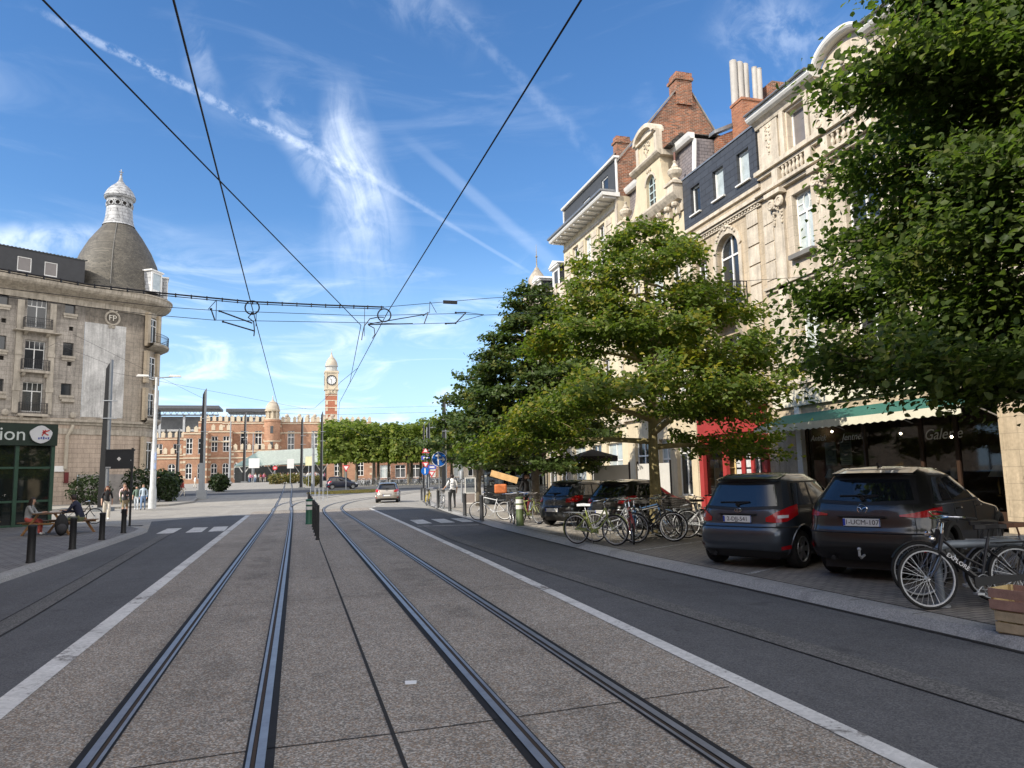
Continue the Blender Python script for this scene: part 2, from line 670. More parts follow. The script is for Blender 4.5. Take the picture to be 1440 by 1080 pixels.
def copy_tree(o, loc=None, rotz=None, label=None, parent=None, group=None, scale=None):
    c = o.copy()
    COL.objects.link(c)
    if parent is not None:
        c.parent = parent
    if loc is not None:
        c.location = loc
    if rotz is not None:
        c.rotation_euler = (0, 0, rotz)
    if scale is not None:
        c.scale = (scale, scale, scale) if not isinstance(scale, tuple) else scale
    if label:
        c['label'] = label
    if group:
        c['group'] = group
    for ch in list(o.children):
        copy_tree(ch, parent=c)
    return c


def text_mesh(name, s, size, m, parent=None, loc=(0, 0, 0), rot=(0, 0, 0), depth=0.004, shear=0.0, align='CENTER', sx=1.0):
    cu = bpy.data.curves.new(name, 'FONT')
    cu.body = s
    cu.size = size
    cu.extrude = depth
    cu.shear = shear
    cu.align_x = align
    cu.align_y = 'CENTER'
    cu.resolution_u = 3
    tmp = bpy.data.objects.new(name, cu)
    COL.objects.link(tmp)
    dg = bpy.context.evaluated_depsgraph_get()
    me = bpy.data.meshes.new_from_object(tmp.evaluated_get(dg))
    bpy.data.objects.remove(tmp)
    me.materials.clear()
    me.materials.append(m)
    o = bpy.data.objects.new(name, me)
    COL.objects.link(o)
    o.location = loc
    o.rotation_euler = rot
    o.scale = (sx, 1, 1)
    if parent is not None:
        o.parent = parent
    return o


def hgt(y):
    """the square rises gently towards the station"""
    return min(1.6, max(0.0, 0.024 * (y - 75.0)))


# ------------------------------------------------------------------ shared materials
m_white = mat('white_paint', (0.72, 0.71, 0.68), 0.5, var=0.1, scale=3)
m_frame = mat('white_window_paint', (0.74, 0.74, 0.72), 0.45, var=0.06)
m_pane = mat('window_glass', (0.022, 0.026, 0.03), 0.06, var=0.3, scale=0.6, spec=0.75)
m_curtain = mat('curtained_glass', (0.42, 0.47, 0.47), 0.15, var=0.25, scale=2.5, spec=0.6)
m_blind = mat('blind_behind_glass', (0.17, 0.155, 0.15), 0.3, var=0.12, scale=3, spec=0.6)
m_black = mat('black_metal', (0.013, 0.0135, 0.015), 0.55, var=0.2)
m_iron = mat('wrought_iron', (0.025, 0.025, 0.028), 0.5, var=0.2)
m_galv = mat('galvanised_steel', (0.36, 0.38, 0.4), 0.45, metal=0.5, var=0.2, scale=5)
m_steel = mat('polished_steel', (0.55, 0.57, 0.6), 0.25, metal=0.95, var=0.15)
m_alu = mat('grey_aluminium', (0.42, 0.43, 0.44), 0.5, metal=0.4, var=0.12)
m_stone = tiled('cream_stone', (0.60, 0.52, 0.415), (0.55, 0.475, 0.375), (0.42, 0.36, 0.29), 0.92, 0.36, 0.008, var=0.2, vscale=0.9, bump=0.3, streak=0.36, dirt=0.12)
m_stone2 = tiled('sandstone', (0.545, 0.45, 0.325), (0.50, 0.41, 0.295), (0.36, 0.30, 0.22), 0.8, 0.4, 0.008, var=0.22, vscale=0.8, bump=0.3, streak=0.38, dirt=0.14)
m_trim = mat('moulded_stone', (0.58, 0.51, 0.41), 0.8, var=0.24, scale=1.6, bump=0.2, bscale=25, streak=0.45)
m_trim_d = mat('weathered_stone_trim', (0.40, 0.355, 0.29), 0.85, var=0.3, scale=1.4, bump=0.2, bscale=25, streak=0.5)
m_render = mat('yellow_render', (0.60, 0.51, 0.36), 0.85, var=0.12, scale=1.2, bump=0.1, streak=0.18)
m_brick = tiled('weathered_brick', (0.36, 0.12, 0.055), (0.13, 0.065, 0.045), (0.36, 0.28, 0.21), 0.26, 0.09, 0.012, var=0.5, vscale=2.6, bump=0.6, dirt=0.4)
m_brick_o = tiled('orange_brick', (0.40, 0.15, 0.07), (0.22, 0.075, 0.04), (0.36, 0.25, 0.18), 0.22, 0.07, 0.009, var=0.28, vscale=1.0, bump=0.5, dirt=0.12)
m_slate = tiled('dark_slate', (0.055, 0.06, 0.07), (0.045, 0.048, 0.056), (0.014, 0.014, 0.016), 0.62, 0.27, 0.012, rough=0.55, var=0.15, bump=0.7, spec=0.5)
m_slate_l = tiled('violet_grey_slate', (0.24, 0.21, 0.21), (0.19, 0.17, 0.175), (0.08, 0.075, 0.075), 0.3, 0.16, 0.012, rough=0.6, var=0.25, bump=0.6)
m_tile = tiled('dark_roof_tile', (0.075, 0.068, 0.06), (0.055, 0.05, 0.046), (0.02, 0.02, 0.02), 0.26, 0.22, 0.025, rough=0.75, var=0.3, bump=0.9)
m_zinc = mat('zinc_sheet', (0.30, 0.31, 0.32), 0.45, metal=0.6, var=0.2, scale=1.5, streak=0.3)
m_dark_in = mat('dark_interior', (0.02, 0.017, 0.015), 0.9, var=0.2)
m_red = mat('red_shopfront_paint', (0.34, 0.04, 0.038), 0.4, var=0.16, scale=2.2, spec=0.45)

# ------------------------------------------------------------------ ground, roads, tracks
g_plaza = ground_mat('plaza_concrete', (0.24, 0.225, 0.20), (0.37, 0.35, 0.31), 45, (0.2, 0.8), (0.82, 1.16))
g_bed = ground_mat('exposed_aggregate_concrete', (0.155, 0.145, 0.129), (0.50, 0.468, 0.418), 84, (0.36, 0.78), (0.76, 1.2), rough=0.85, warm=(0.27, 0.20, 0.14))
_t = NT(g_bed.node_tree)
_b = _t.n['Principled BSDF']
_src = _b.inputs['Base Color'].links[0].from_socket
_s = _t.add('ShaderNodeSeparateXYZ')
_o = _t.add('ShaderNodeNewGeometry').outputs['Position']
_t.link(_o, _s.inputs[0])
_x, _y = _s.outputs[0], _s.outputs[1]
_wn = _t.add('ShaderNodeTexWhiteNoise')
_t.link(_t.comb(_t.math('GREATER_THAN', _x, 0.66), _t.math('FLOOR', _t.math('DIVIDE', _t.math('ADD', _y, 0.6), 5.96)), 0.0), _wn.inputs['Vector'])
_f = _t.ramp(_wn.outputs['Value'], 0, 1, 0.88, 1.08, False)
for _c in (-0.73, 2.02):                        # oil and brake dust left between and beside the rails
    _d = _t.math('ABSOLUTE', _t.math('SUBTRACT', _x, _c))
    _m = _t.math('MULTIPLY', _t.ramp(_d, 0.42, 0.05), _t.ramp(_t.noise(_o, 0.9, 5, 0.65, 0.4), 0.42, 0.68))
    _f = _t.math('MULTIPLY', _f, _t.math('SUBTRACT', 1.0, _t.math('MULTIPLY', _m, 0.30)))
    _e = _t.math('ABSOLUTE', _t.math('SUBTRACT', _d, 0.52))
    _f = _t.math('MULTIPLY', _f, _t.ramp(_e, 0.05, 0.24, 0.84, 1.0))
_t.link(_t.mix(1.0, _src, _t.comb(_f, _t.math('MULTIPLY', _f, 0.995), _t.math('MULTIPLY', _f, 0.985)), 'MULTIPLY'), _b.inputs['Base Color'])
g_asph = ground_mat('asphalt', (0.072, 0.074, 0.079), (0.135, 0.135, 0.136), 90, (0.25, 0.8), (0.78, 1.2))
g_seam = ground_mat('worn_asphalt_seam', (0.075, 0.075, 0.074), (0.185, 0.18, 0.172), 75, (0.3, 0.8), (0.8, 1.15))
g_line = ground_mat('road_marking_paint', (0.53, 0.53, 0.51), (0.64, 0.635, 0.61), 30, (0.2, 0.7), (0.72, 1.15))
_t = NT(g_line.node_tree)
_b = _t.n['Principled BSDF']
_src = _b.inputs['Base Color'].links[0].from_socket
_o = _t.add('ShaderNodeNewGeometry').outputs['Position']
_w = _t.ramp(_t.math('ADD', _t.math('MULTIPLY', _t.noise(_o, 1.3, 5, 0.7, 0.6), 0.6), _t.math('MULTIPLY', _t.noise(_o, 14, 4, 0.7), 0.4)), 0.53, 0.61, 0.0, 0.85)
_t.link(_t.mix(_w, _src, (0.14, 0.13, 0.12, 1)), _b.inputs['Base Color'])
g_granite = ground_mat('granite_kerb', (0.24, 0.24, 0.235), (0.37, 0.365, 0.35), 80, (0.25, 0.75), (0.85, 1.12))
g_joint = mat('joint_filler', (0.02, 0.019, 0.018), 0.9, var=0.2)
g_pave = tiled('concrete_pavers', (0.25, 0.225, 0.195), (0.19, 0.175, 0.155), (0.08, 0.075, 0.068), 0.22, 0.11, 0.01, plane='xy', var=0.25, vscale=0.5, bump=0.4, dirt=0.15)
g_pave_l = tiled('grey_pavers', (0.20, 0.195, 0.19), (0.155, 0.15, 0.15), (0.055, 0.055, 0.055), 0.3, 0.3, 0.014, plane='xy', var=0.22, vscale=0.4, bump=0.4, dirt=0.12)


def sheet(name, pts, z, m):
    mb = MB()
    mb.poly([(x, y, z) for x, y in pts])
    return structure(name, mb, m)


mb = MB()
for y0, y1 in ((-80, 75), (75, 75 + 1.6 / 0.024), (75 + 1.6 / 0.024, 900)):
    mb.quad((-500, y0, hgt(y0)), (500, y0, hgt(y0)), (500, y1, hgt(y1)), (-500, y1, hgt(y1)))
structure('ground', mb, g_plaza)

KERB = [(-20, 6.75), (-6, 6.65), (6, 6.6), (14, 6.45), (25, 6.6), (32, 7.0), (40, 7.55), (48, 8.3), (56, 9.2), (61, 10.6), (64, 13.0), (65.5, 17.0)]
LINE_R = [(-20, 3.15), (3.7, 3.5), (15, 3.78), (30, 4.05), (45.6, 4.24)]
LINE_L = [(-20, -2.12), (7, -2.22), (41.5, -2.40)]
sheet('tram_bed', [(x - 0.0, y) for y, x in LINE_L] + [(-2.42, 47), (4.3, 47)] + [(x, y) for y, x in reversed(LINE_R)], 0.004, g_bed)
sheet('left_road', [(-5.2, -20), (LINE_L[0][1], -20)] + [(x, y) for y, x in LINE_L[1:]] + [(-3.4, 42), (-6.5, 38.5), (-5.2, 30)], 0.0045, g_asph)
sheet('right_road', [(x, y) for y, x in LINE_R] + [(4.9, 47.5), (6.6, 45.5), (7.6, 41.5)] + [(x, y) for y, x in reversed(KERB[:7])], 0.0045, g_asph)


def strip(mb, pts, w, z, mi=0, zf=None):
    """flat ribbon of width w along pts [(x, y)...]"""
    P = [Vector((p[0], p[1], 0)) for p in pts]
    L_, R_ = [], []
    for i, p in enumerate(P):
        d = (P[min(i + 1, len(P) - 1)] - P[max(i - 1, 0)]).normalized()
        nrm = Vector((-d.y, d.x, 0))
        zz = z + hgt(p.y)
        a, b = (w if isinstance(w, tuple) else (-w / 2, w / 2))
        l, r = p - nrm * a, p - nrm * b
        L_.append((l.x, l.y, zz))
        R_.append((r.x, r.y, zz))
    n = len(P)
    mb.add(L_ + R_, [(i, i + n, i + n + 1, i + 1) for i in range(n - 1)], mi)
    return mb


def offset(P, o):
    out = []
    for i, p in enumerate(P):
        a, b = P[max(i - 1, 0)], P[min(i + 1, len(P) - 1)]
        d = Vector((b[0] - a[0], b[1] - a[1])).normalized()
        out.append((p[0] + d.y * o, p[1] - d.x * o))
    return out


structure('left_lane_line', strip(MB(), [(x - 0.02, y) for y, x in LINE_L], 0.22, 0.0095), g_line)
structure('right_lane_line', strip(MB(), [(x + 0.02, y) for y, x in LINE_R], 0.17, 0.0095), g_line)
mb = MB()
for x in (-4.45, -3.5, -2.75):
    mb.quad((x - 0.27, 28.9, 0.010), (x + 0.27, 28.9, 0.010), (x + 0.27 - .1, 31.9, 0.010), (x - 0.27 - .1, 31.9, 0.010))
for x in (4.75, 5.65, 6.5):
    mb.quad((x - 0.28, 28.6, 0.010), (x + 0.28, 28.6, 0.010), (x + 0.38, 31.4, 0.010), (x - 0.18, 31.4, 0.010))
mb.quad((4.25, 27.2, 0.010), (6.4, 26.6, 0.010), (6.4, 26.72, 0.010), (4.25, 27.32, 0.010))
mb.quad((-3.2, 41.7, 0.010), (-2.5, 41.7, 0.010), (-2.5, 42.0, 0.010), (-3.2, 42.0, 0.010))
for k in range(3):
    mb.quad((4.5 + k * .55, 47.5 + k * 2.4, 0.010), (4.68 + k * .55, 47.5 + k * 2.4, 0.010), (5.0 + k * .55, 48.7 + k * 2.4, 0.010), (4.82 + k * .55, 48.7 + k * 2.4, 0.010))
structure('crossing_marking', mb, g_line)
mb = MB()
strip(mb, [(5.25, -4), (4.95, 4.2), (4.7, 9), (4.5, 14), (4.36, 21), (4.6, 28), (5.1, 34)], 0.34, 0.009)
strip(mb, [(-3.2, -2), (-3.52, 11), (-4.1, 23), (-4.35, 29)], 0.3, 0.009)
structure('road_seam', mb, g_seam)
mb = MB()
strip(mb, [(5.08, -4), (4.78, 4.2), (4.53, 9), (4.33, 14), (4.19, 21), (4.43, 28)], 0.02, 0.012)
strip(mb, [(-3.03, -2), (-3.35, 11), (-3.93, 23), (-4.18, 29)], 0.025, 0.012)
strip(mb, [(-3.36, -2), (-3.68, 11), (-4.26, 23)], 0.02, 0.012)
strip(mb, [(0.66, -4), (0.66, 47)], 0.028, 0.009)
for y in (5.35, 11.6, 23.5, 35.4, 46.9):
    x0, x1 = -2.2, 3.4
    strip(mb, [(x0, y - .1), (-1.45, y - .08), (-0.4, y + .02), (.66, y + 0.03), (1.3, y + .06), (3.4, y + 0.2)], 0.013, 0.0085)
structure('concrete_joint', mb, g_joint)
# raised pavements with kerbs
mb = MB()
pts = [(-60, -30), (-5.42, -30), (-5.42, 29.3), (-5.56, 30.7), (-6.08, 32.1), (-7.1, 33.15), (-8.6, 33.85), (-11, 35.7), (-60, 2)]
mb.prism([(x, y, -0.2) for x, y in pts], (0, 0, 0.30))
structure('left_pavement', mb, g_pave_l)
mb = MB()
LK = [(-5.18, -30), (-5.18, 29.3), (-5.32, 30.9), (-5.86, 32.45), (-7.0, 33.6), (-8.6, 34.35), (-11, 36.2)]
for o1, z1_, o2, z2_ in ((0, .006, .06, .08), (.06, .08, .1, .104), (.1, .104, .32, .1045)):
    A_, B_ = offset(LK, -o1), offset(LK, -o2)
    for i in range(len(LK) - 1):
        mb.quad((*A_[i], z1_), (*A_[i + 1], z1_), (*B_[i + 1], z2_), (*B_[i], z2_))
structure('left_kerb', mb, g_granite)
mb = MB()
pts = [(60, -30), (60, 66)] + [(x + .3, y - (.3 if y > 60 else 0)) for y, x in reversed(KERB)]
pts[-1] = (7.05, -30)
mb.prism([(x, y, -0.2) for x, y in reversed(pts)], (0, 0, 0.30))
structure('right_pavement', mb, g_pave)
mb = MB()
K3 = [[(x - .05, y, .012) for y, x in KERB], [(x + .05, y, .075) for y, x in KERB], [(x + .10, y, .104) for y, x in KERB], [(x + .35, y, .1045) for y, x in KERB]]
for a_, b_ in zip(K3[:-1], K3[1:]):
    for i in range(len(KERB) - 1):
        mb.quad(a_[i], b_[i], b_[i + 1], a_[i + 1])
structure('right_kerb', mb, g_granite)
mb = MB()
strip(mb, [(x - .09, y) for y, x in KERB[:9]], 0.07, 0.0125)
strip(mb, [(x + .37, y) for y, x in KERB[:9]], 0.03, 0.106)
structure('kerb_gutter', mb, g_joint)
mb = MB()
mb.poly([(x + .36, y, .1035) for y, x in KERB if y >= 32] + [(17.2, 65, .1035), (16.5, 60, .1035), (16.49, 21, .1035), (8.2, 19.2, .1035), (6.9, 20.5, .1035), (6.97, 25, .1035)])
structure('corner_paving', mb, tiled('pale_slabs', (0.42, 0.385, 0.335), (0.36, 0.33, 0.29), (0.16, 0.145, 0.125), 0.3, 0.3, 0.012, plane='xy', var=0.2, vscale=0.4, bump=0.3))
mb = MB()
for y in np.arange(-6, 48, 1.0):
    xs = np.interp(y, [k[0] for k in KERB], [k[1] for k in KERB])
    mb.quad((xs + .10, y, .107), (xs + .34, y + .02, .107), (xs + .34, y + .032, .107), (xs + .10, y + .012, .107))
    if y < 29:
        mb.quad((-5.45, y, .107), (-5.19, y, .107), (-5.19, y + .012, .107), (-5.45, y + .012, .107))
structure('kerb_joint', mb, g_joint)
# faint bay lines between the parked cars
mb = MB()
for x, y in ((7.0, 10.6), (7.0, 14.7), (7.2, 22.0)):
    a, b = Vector((.88, .47, 0)), Vector((-.47, .88, 0))
    p = Vector((x, y, .1045))
    q = p + a * 2.6
    mb.quad(p, q, q + b * .1, p + b * .1)
structure('bay_line', mb, ground_mat('worn_white_paint', (0.22, 0.215, 0.2), (0.48, 0.47, 0.44), 35, (0.35, 0.65), (0.7, 1.2)))
# pavement round the corner building across the side street
mb = MB()
pts = [(-70, 30), (-26, 55.5), (-12.5, 61), (-9.6, 64), (-8.8, 72), (-9.6, 84), (-14, 98), (-40, 110), (-80, 110)]
mb.prism([(x, y, -0.2) for x, y in pts], (0, 0, 0.335))
structure('corner_pavement', mb, g_plaza)
mb = MB()
strip(mb, [(-26, 55.6), (-12.5, 61.15), (-9.75, 64.1), (-8.95, 72), (-9.75, 84)], 0.28, 0.142)
structure('corner_kerb', mb, g_granite)
# darker carriageway across the square
mb = MB()
for y0, y1 in ((88, 96), (96, 104)):
    mb.quad((-60, y0, hgt(y0) + .005), (30, y0 + 3, hgt(y0 + 3) + .005), (30, y1 + 3, hgt(y1 + 3) + .005), (-60, y1, hgt(y1) + .005))
structure('square_road', mb, g_asph)

# tram tracks
def path_len(P, step=1.5):
    """resample a polyline through a Catmull-Rom curve"""
    out = []
    for i in range(len(P) - 1):
        p0, p1, p2, p3 = P[max(i - 1, 0)], P[i], P[i + 1], P[min(i + 2, len(P) - 1)]
        n = max(1, int(math.dist(p1, p2) / step))
        for k in range(n):
            t_ = k / n
            out.append(tuple(0.5 * (2 * p1[j] + (p2[j] - p0[j]) * t_ + (2 * p0[j] - 5 * p1[j] + 4 * p2[j] - p3[j]) * t_ ** 2 + (3 * p1[j] - p0[j] - 3 * p2[j] + p3[j]) * t_ ** 3) for j in range(2)))
    out.append(P[-1])
    return out


m_rail = mat('worn_rail_steel', (0.27, 0.275, 0.29), 0.42, metal=0.55, var=0.22, scale=4)
m_rub = mat('black_rail_seal', (0.02, 0.02, 0.021), 0.8, var=0.25, scale=6, spec=.2)


def track(label, pts):
    P = path_len(pts)
    root = thing('tram_track', label, 'tram track', (0, 0, 0), 0, 'tram tracks in the concrete bed')
    for side in (-1, 1):
        C_ = offset(P, side * 0.52)
        mb = MB()
        strip(mb, offset(C_, side * 0.012), 0.056, 0.0165)
        strip(mb, offset(C_, -side * 0.062), 0.026, 0.0145)
        rail = mb.build('rail', m_rail, root)
        mb = MB()
        strip(mb, offset(C_, side * 0.002), 0.185, 0.0085)
        mb.build('rubber_seal', m_rub, rail)
        mb = MB()
        strip(mb, offset(C_, -side * 0.034), 0.022, 0.011)
        mb.build('groove', mat('rail_groove_dirt', (0.045, 0.03, 0.02), 0.9), rail)
    return root


track('left tram track running straight ahead to the station', [(-0.73, -8), (-0.73, 30), (-0.8, 50), (-1.0, 70), (-1.1, 105), (-1.5, 150)])
track('right tram track that bends right past the bollard row', [(2.0, -8), (2.0, 30), (2.0, 42), (2.35, 50), (3.4, 58), (5.6, 67), (9.5, 77), (16, 88), (26, 98)])
track('far connecting tram track branching right off the left one', [(-0.85, 47), (-0.75, 56), (0.1, 66), (2.2, 75), (6.5, 85), (14, 96), (22, 103)])
tag(MB().prism([(.91, 6.55, .011), (1.0, 6.53, .011), (1.02, 6.64, .011), (.92, 6.66, .011)], (0, 0, .004)).build('paper_scrap', m_white), 'small white scrap of paper on the concrete between the tracks', 'litter')
tag(MB().prism([(8.0, 7.75, .112), (8.06, 7.73, .112), (8.08, 7.79, .112), (8.02, 7.8, .112)], (0, 0, .004)).build('paper_scrap', m_white), 'white scrap lying on the pavers behind the black bicycle', 'litter')

# dry grass island in the square
rng = np.random.default_rng(3)
mb = MB()
for i in range(5200):
    a, rr = rng.uniform(0, 2 * PI), math.sqrt(rng.uniform(0, 1))
    x, y = 6.5 + 5.4 * rr * math.cos(a), 88 + 3.6 * rr * math.sin(a) + 0.35 * 5.4 * rr * math.cos(a)
    z = hgt(y)
    h, w, b = rng.uniform(.05, .22), rng.uniform(.03, .07), rng.uniform(0, PI)
    dx, dy = math.cos(b) * w, math.sin(b) * w
    mb.add([(x - dx, y - dy, z), (x + dx, y + dy, z), (x + dy * .8, y - dx * .8, z + h)], [(0, 1, 2)])
o = mb.build('dry_grass', leaf_mat('straw_grass', (0.26, 0.20, 0.06), (0.40, 0.30, 0.10), (0.20, 0.20, 0.05), 0.15, 0.2))
tag(o, 'dry yellow grass patch in front of the dark blue car', 'grass')
o['kind'] = 'stuff'

# ------------------------------------------------------------------ building kit
# local axes of a building: x along the front (left to right for a viewer), y into the building, z up


def arch_pts(x0, x1, z1, rise, n=10):
    """points of the curved head from left to right"""
    cx, hw = (x0 + x1) / 2, (x1 - x0) / 2
    return [(cx - hw * math.cos(PI * k / n), z1 - rise + rise * math.sin(PI * k / n)) for k in range(n + 1)]


def wall_front(mb, x0, x1, z0, z1, ops=(), y=0.0, d=0.28, mi=0, rmi=None):
    """front face with openings (x0, x1, z0, z1, rise) and their reveals going d inwards"""
    rmi = mi if rmi is None else rmi
    xs = sorted({x0, x1, *[o[0] for o in ops], *[o[1] for o in ops]})
    zs = sorted({z0, z1, *[o[2] for o in ops], *[o[3] for o in ops]})
    for i in range(len(xs) - 1):
        for j in range(len(zs) - 1):
            cx, cz = (xs[i] + xs[i + 1]) / 2, (zs[j] + zs[j + 1]) / 2
            if cx < x0 or cx > x1 or cz < z0 or cz > z1:
                continue
            if any(o[0] < cx < o[1] and o[2] < cz < o[3] for o in ops):
                continue
            mb.quad((xs[i], y, zs[j]), (xs[i + 1], y, zs[j]), (xs[i + 1], y, zs[j + 1]), (xs[i], y, zs[j + 1]), mi)
    for o in ops:
        a, b, c, e = o[:4]
        rise = o[4] if len(o) > 4 else 0
        if rise:
            P = arch_pts(a, b, e, rise)
            for (xa, za), (xb, zb) in zip(P[:-1], P[1:]):
                mb.quad((xa, y, za), (xb, y, zb), (xb, y, e), (xa, y, e), mi)
                mb.quad((xa, y, za), (xa, y + d, za), (xb, y + d, zb), (xb, y, zb), rmi)
            top = e - rise
        else:
            mb.quad((a, y, e), (b, y, e), (b, y + d, e), (a, y + d, e), rmi)
            top = e
        mb.quad((a, y, c), (a, y + d, c), (a, y + d, top), (a, y, top), rmi)
        mb.quad((b, y, c), (b, y, top), (b, y + d, top), (b, y + d, c), rmi)
        mb.quad((a, y, c), (b, y, c), (b, y + d, c), (a, y + d, c), rmi)


def body(mb, w, z1, dep, z0=0.0, mi=0, g=0.004, y0=0.0):
    """sides, back and flat top of the volume behind a front wall"""
    a, b = g, w - g
    mb.quad((a, y0, z0), (a, y0, z1), (a, dep, z1), (a, dep, z0), mi)
    mb.quad((b, y0, z0), (b, dep, z0), (b, dep, z1), (b, y0, z1), mi)
    mb.quad((a, dep, z0), (a, dep, z1), (b, dep, z1), (b, dep, z0), mi)
    mb.quad((a, y0, z1), (b, y0, z1), (b, dep, z1), (a, dep, z1), mi)


def window(parent, op, y=0.2, cols=2, rows=(0.68,), fm=None, pm=None, fw=0.065, sill=None, sill_m=None, name='window', lights=0, oval=False, depth=0.07):
    """joinery of an opening: frame mesh > pane (and sill); rows are heights of transoms as shares"""
    fm = fm or m_frame
    pm = pm or m_pane
    a, b, c, e = op[:4]
    rise = op[4] if len(op) > 4 else 0
    mb = MB()
    y1 = y + depth
    top = e - rise
    mb.box(a, y, c, a + fw, y1, top)
    mb.box(b - fw, y, c, b, y1, top)
    mb.box(a + fw, y, c, b - fw, y1, c + fw * 1.2)
    if rise:
        P = arch_pts(a, b, e, rise)
        Q = arch_pts(a + fw, b - fw, e - fw, rise - fw * .4)
        for k in range(len(P) - 1):
            mb.prism([(P[k][0], y, P[k][1]), (P[k + 1][0], y, P[k + 1][1]), (Q[k + 1][0], y, Q[k + 1][1]), (Q[k][0], y, Q[k][1])], (0, depth, 0))
    else:
        mb.box(a + fw, y, e - fw, b - fw, y1, e)
    ztop = e - fw
    for r_ in rows:
        z = c + (e - c) * r_
        mb.box(a + fw, y - .012, z - fw * .6, b - fw, y1 - .005, z + fw * .6)
    z_up = c + (e - c) * rows[-1] if rows else ztop
    for k in range(1, cols):
        x = a + (b - a) * k / cols
        mb.box(x - fw * .6, y - .008, c + fw * 1.2, x + fw * .6, y1 - .008, (z_up if (lights or oval) else (ztop if not rise else e - rise * .1)))
    for k in range(1, lights):
        x = a + (b - a) * k / lights
        mb.box(x - fw * .3, y + .003, z_up, x + fw * .3, y1 - .012, ztop)
    if oval:
        cx, cz, hh = (a + b) / 2, (z_up + ztop) / 2, (ztop - z_up) / 2
        pts = [(cx + (b - a) * .17 * math.cos(t_), y + .02, cz + hh * math.sin(t_)) for t_ in np.linspace(0, 2 * PI, 21)[:-1]]
        mb.tube(pts, fw * .4, 5, closed=True)
        for s_ in (-1, 1):
            mb.box(cx + s_ * (b - a) * .17, y + .005, cz - .02, (b if s_ > 0 else a) - s_ * fw, y1 - .02, cz + .02)
    w = mb.build(name, fm, parent)
    pb = MB()
    if rise:
        pb.poly([(a + .01, y + .035, c + .01), (b - .01, y + .035, c + .01)] + [(p[0], y + .035, p[1]) for p in reversed(arch_pts(a + .01, b - .01, e - .01, rise))])
    else:
        pb.quad((a + .01, y + .035, c + .01), (b - .01, y + .035, c + .01), (b - .01, y + .035, e - .01), (a + .01, y + .035, e - .01))
    pb.build('pane', pm, w)
    if sill:
        so, sh = sill
        MB().box(a - .12, -so, c - sh, b + .12, y, c - .003).build('sill', sill_m or m_trim, w)
    return w


def railing(parent, x0, x1, y0, y1, z0, z1, pitch=0.11, mt=None, name='railing', sides=True, fancy=False):
    mb = MB()
    r = .011
    pathpts = [(x0, y0), (x0, y1), (x1, y1), (x1, y0)] if sides else [(x0, y1), (x1, y1)]
    for z, rr in ((z1, .022), (z0 + .05, .014), (z0 + (z1 - z0) * .78, .01)):
        mb.tube([(p[0], p[1], z) for p in pathpts], rr, 5)
    for a, b in zip(pathpts[:-1], pathpts[1:]):
        L_ = math.dist(a, b)
        n = max(1, round(L_ / pitch))
        for k in range(n + 1):
            x, y = a[0] + (b[0] - a[0]) * k / n, a[1] + (b[1] - a[1]) * k / n
            mb.box(x - r, y - r, z0, x + r, y + r, z1)
            if fancy and k < n and abs(a[1] - b[1]) < 1e-6:
                xm = x + (b[0] - a[0]) * .5 / n
                zc = z0 + (z1 - z0) * .4
                mb.torus((xm, y, zc), (0, 1, 0), pitch * .42, .008, 10, 4)
    return mb.build(name, mt or m_iron, parent)


def swag(mb, cx, z, w, h, y=-.07, seed=1):
    """carved relief: a hanging bunch of leaves and scrolls"""
    rg = random.Random(seed)
    for k in range(max(6, int(h * 16))):
        t_ = k / max(6, int(h * 16))
        ww = w * (.5 - abs(t_ - .25) * .55)
        x = cx + rg.uniform(-1, 1) * max(ww, .03)
        mb.ball((x, y + rg.uniform(-.01, .015), z - t_ * h), rg.uniform(.035, .06), .045, rg.uniform(.04, .07), 6, 4)
    mb.torus((cx - w * .3, y, z), (0, 1, 0), w * .16, .03, 12, 5)
    mb.torus((cx + w * .3, y, z), (0, 1, 0), w * .16, .03, 12, 5)


def urn(mb, c, s):
    mb.lathe([(0.0, 0), (.34 * s, 0), (.34 * s, .12 * s), (.2 * s, .2 * s), (.16 * s, .3 * s), (.36 * s, .5 * s), (.42 * s, .68 * s), (.36 * s, .8 * s), (.2 * s, .86 * s), (.22 * s, .95 * s), (.12 * s, 1.08 * s), (.07 * s, 1.2 * s), (.11 * s, 1.28 * s), (0.0, 1.38 * s)], c, 14)


def fringe(P, k=1.0):
    return [(o * k, z) for o, z in P]


def house(name, label, yl, x=16.5, cat='house'):
    return thing(name, label, cat, (x, yl, 0.1), R(-90), 'terraced houses on the right side of the street')


# ---- white stone house with the green awning (nearest complete front)
h5 = house('stone_townhouse', 'cream stone house with arched top window and green awning over a dark shop', 22.8)
W5 = 9.8
ops = [(1.72, 2.66, 12.66, 14.22), (4.18, 5.14, 12.62, 14.30, .34), (6.95, 7.95, 12.66, 14.22),
       (1.68, 2.68, 9.0, 11.16), (4.2, 5.6, 9.0, 11.2), (7.1, 8.1, 9.0, 11.16),
       (1.66, 2.62, 5.3, 7.46), (4.2, 5.6, 5.3, 7.46), (7.1, 8.1, 5.3, 7.46)]
mb = MB()
wall_front(mb, 0.0, W5, 4.05, 14.45, ops, 0.0, .3)
mb.prism([(a, 0, z) for a, z in [(3.5, 14.45)] + arch_pts(3.55, 5.8, 15.29, .84) + [(5.85, 14.45)]], (0, .5, 0))
body(mb, W5, 14.45, 11, 0.0, y0=0.0)
wl = mb.build('wall', m_stone, h5)
mb = MB()
for x0, x1 in ((.25, 1.25), (3.0, 3.85), (5.5, 6.35), (8.5, 9.5)):           # pilaster strips of the top storey
    mb.box(x0, -.07, 12.72, x1, -.002, 14.33)
for x0, x1 in ((1.42, 1.64), (2.76, 2.95), (6.6, 6.85), (8.05, 8.3)):
    mb.box(x0, -.11, 12.72, x1, -.003, 14.33)
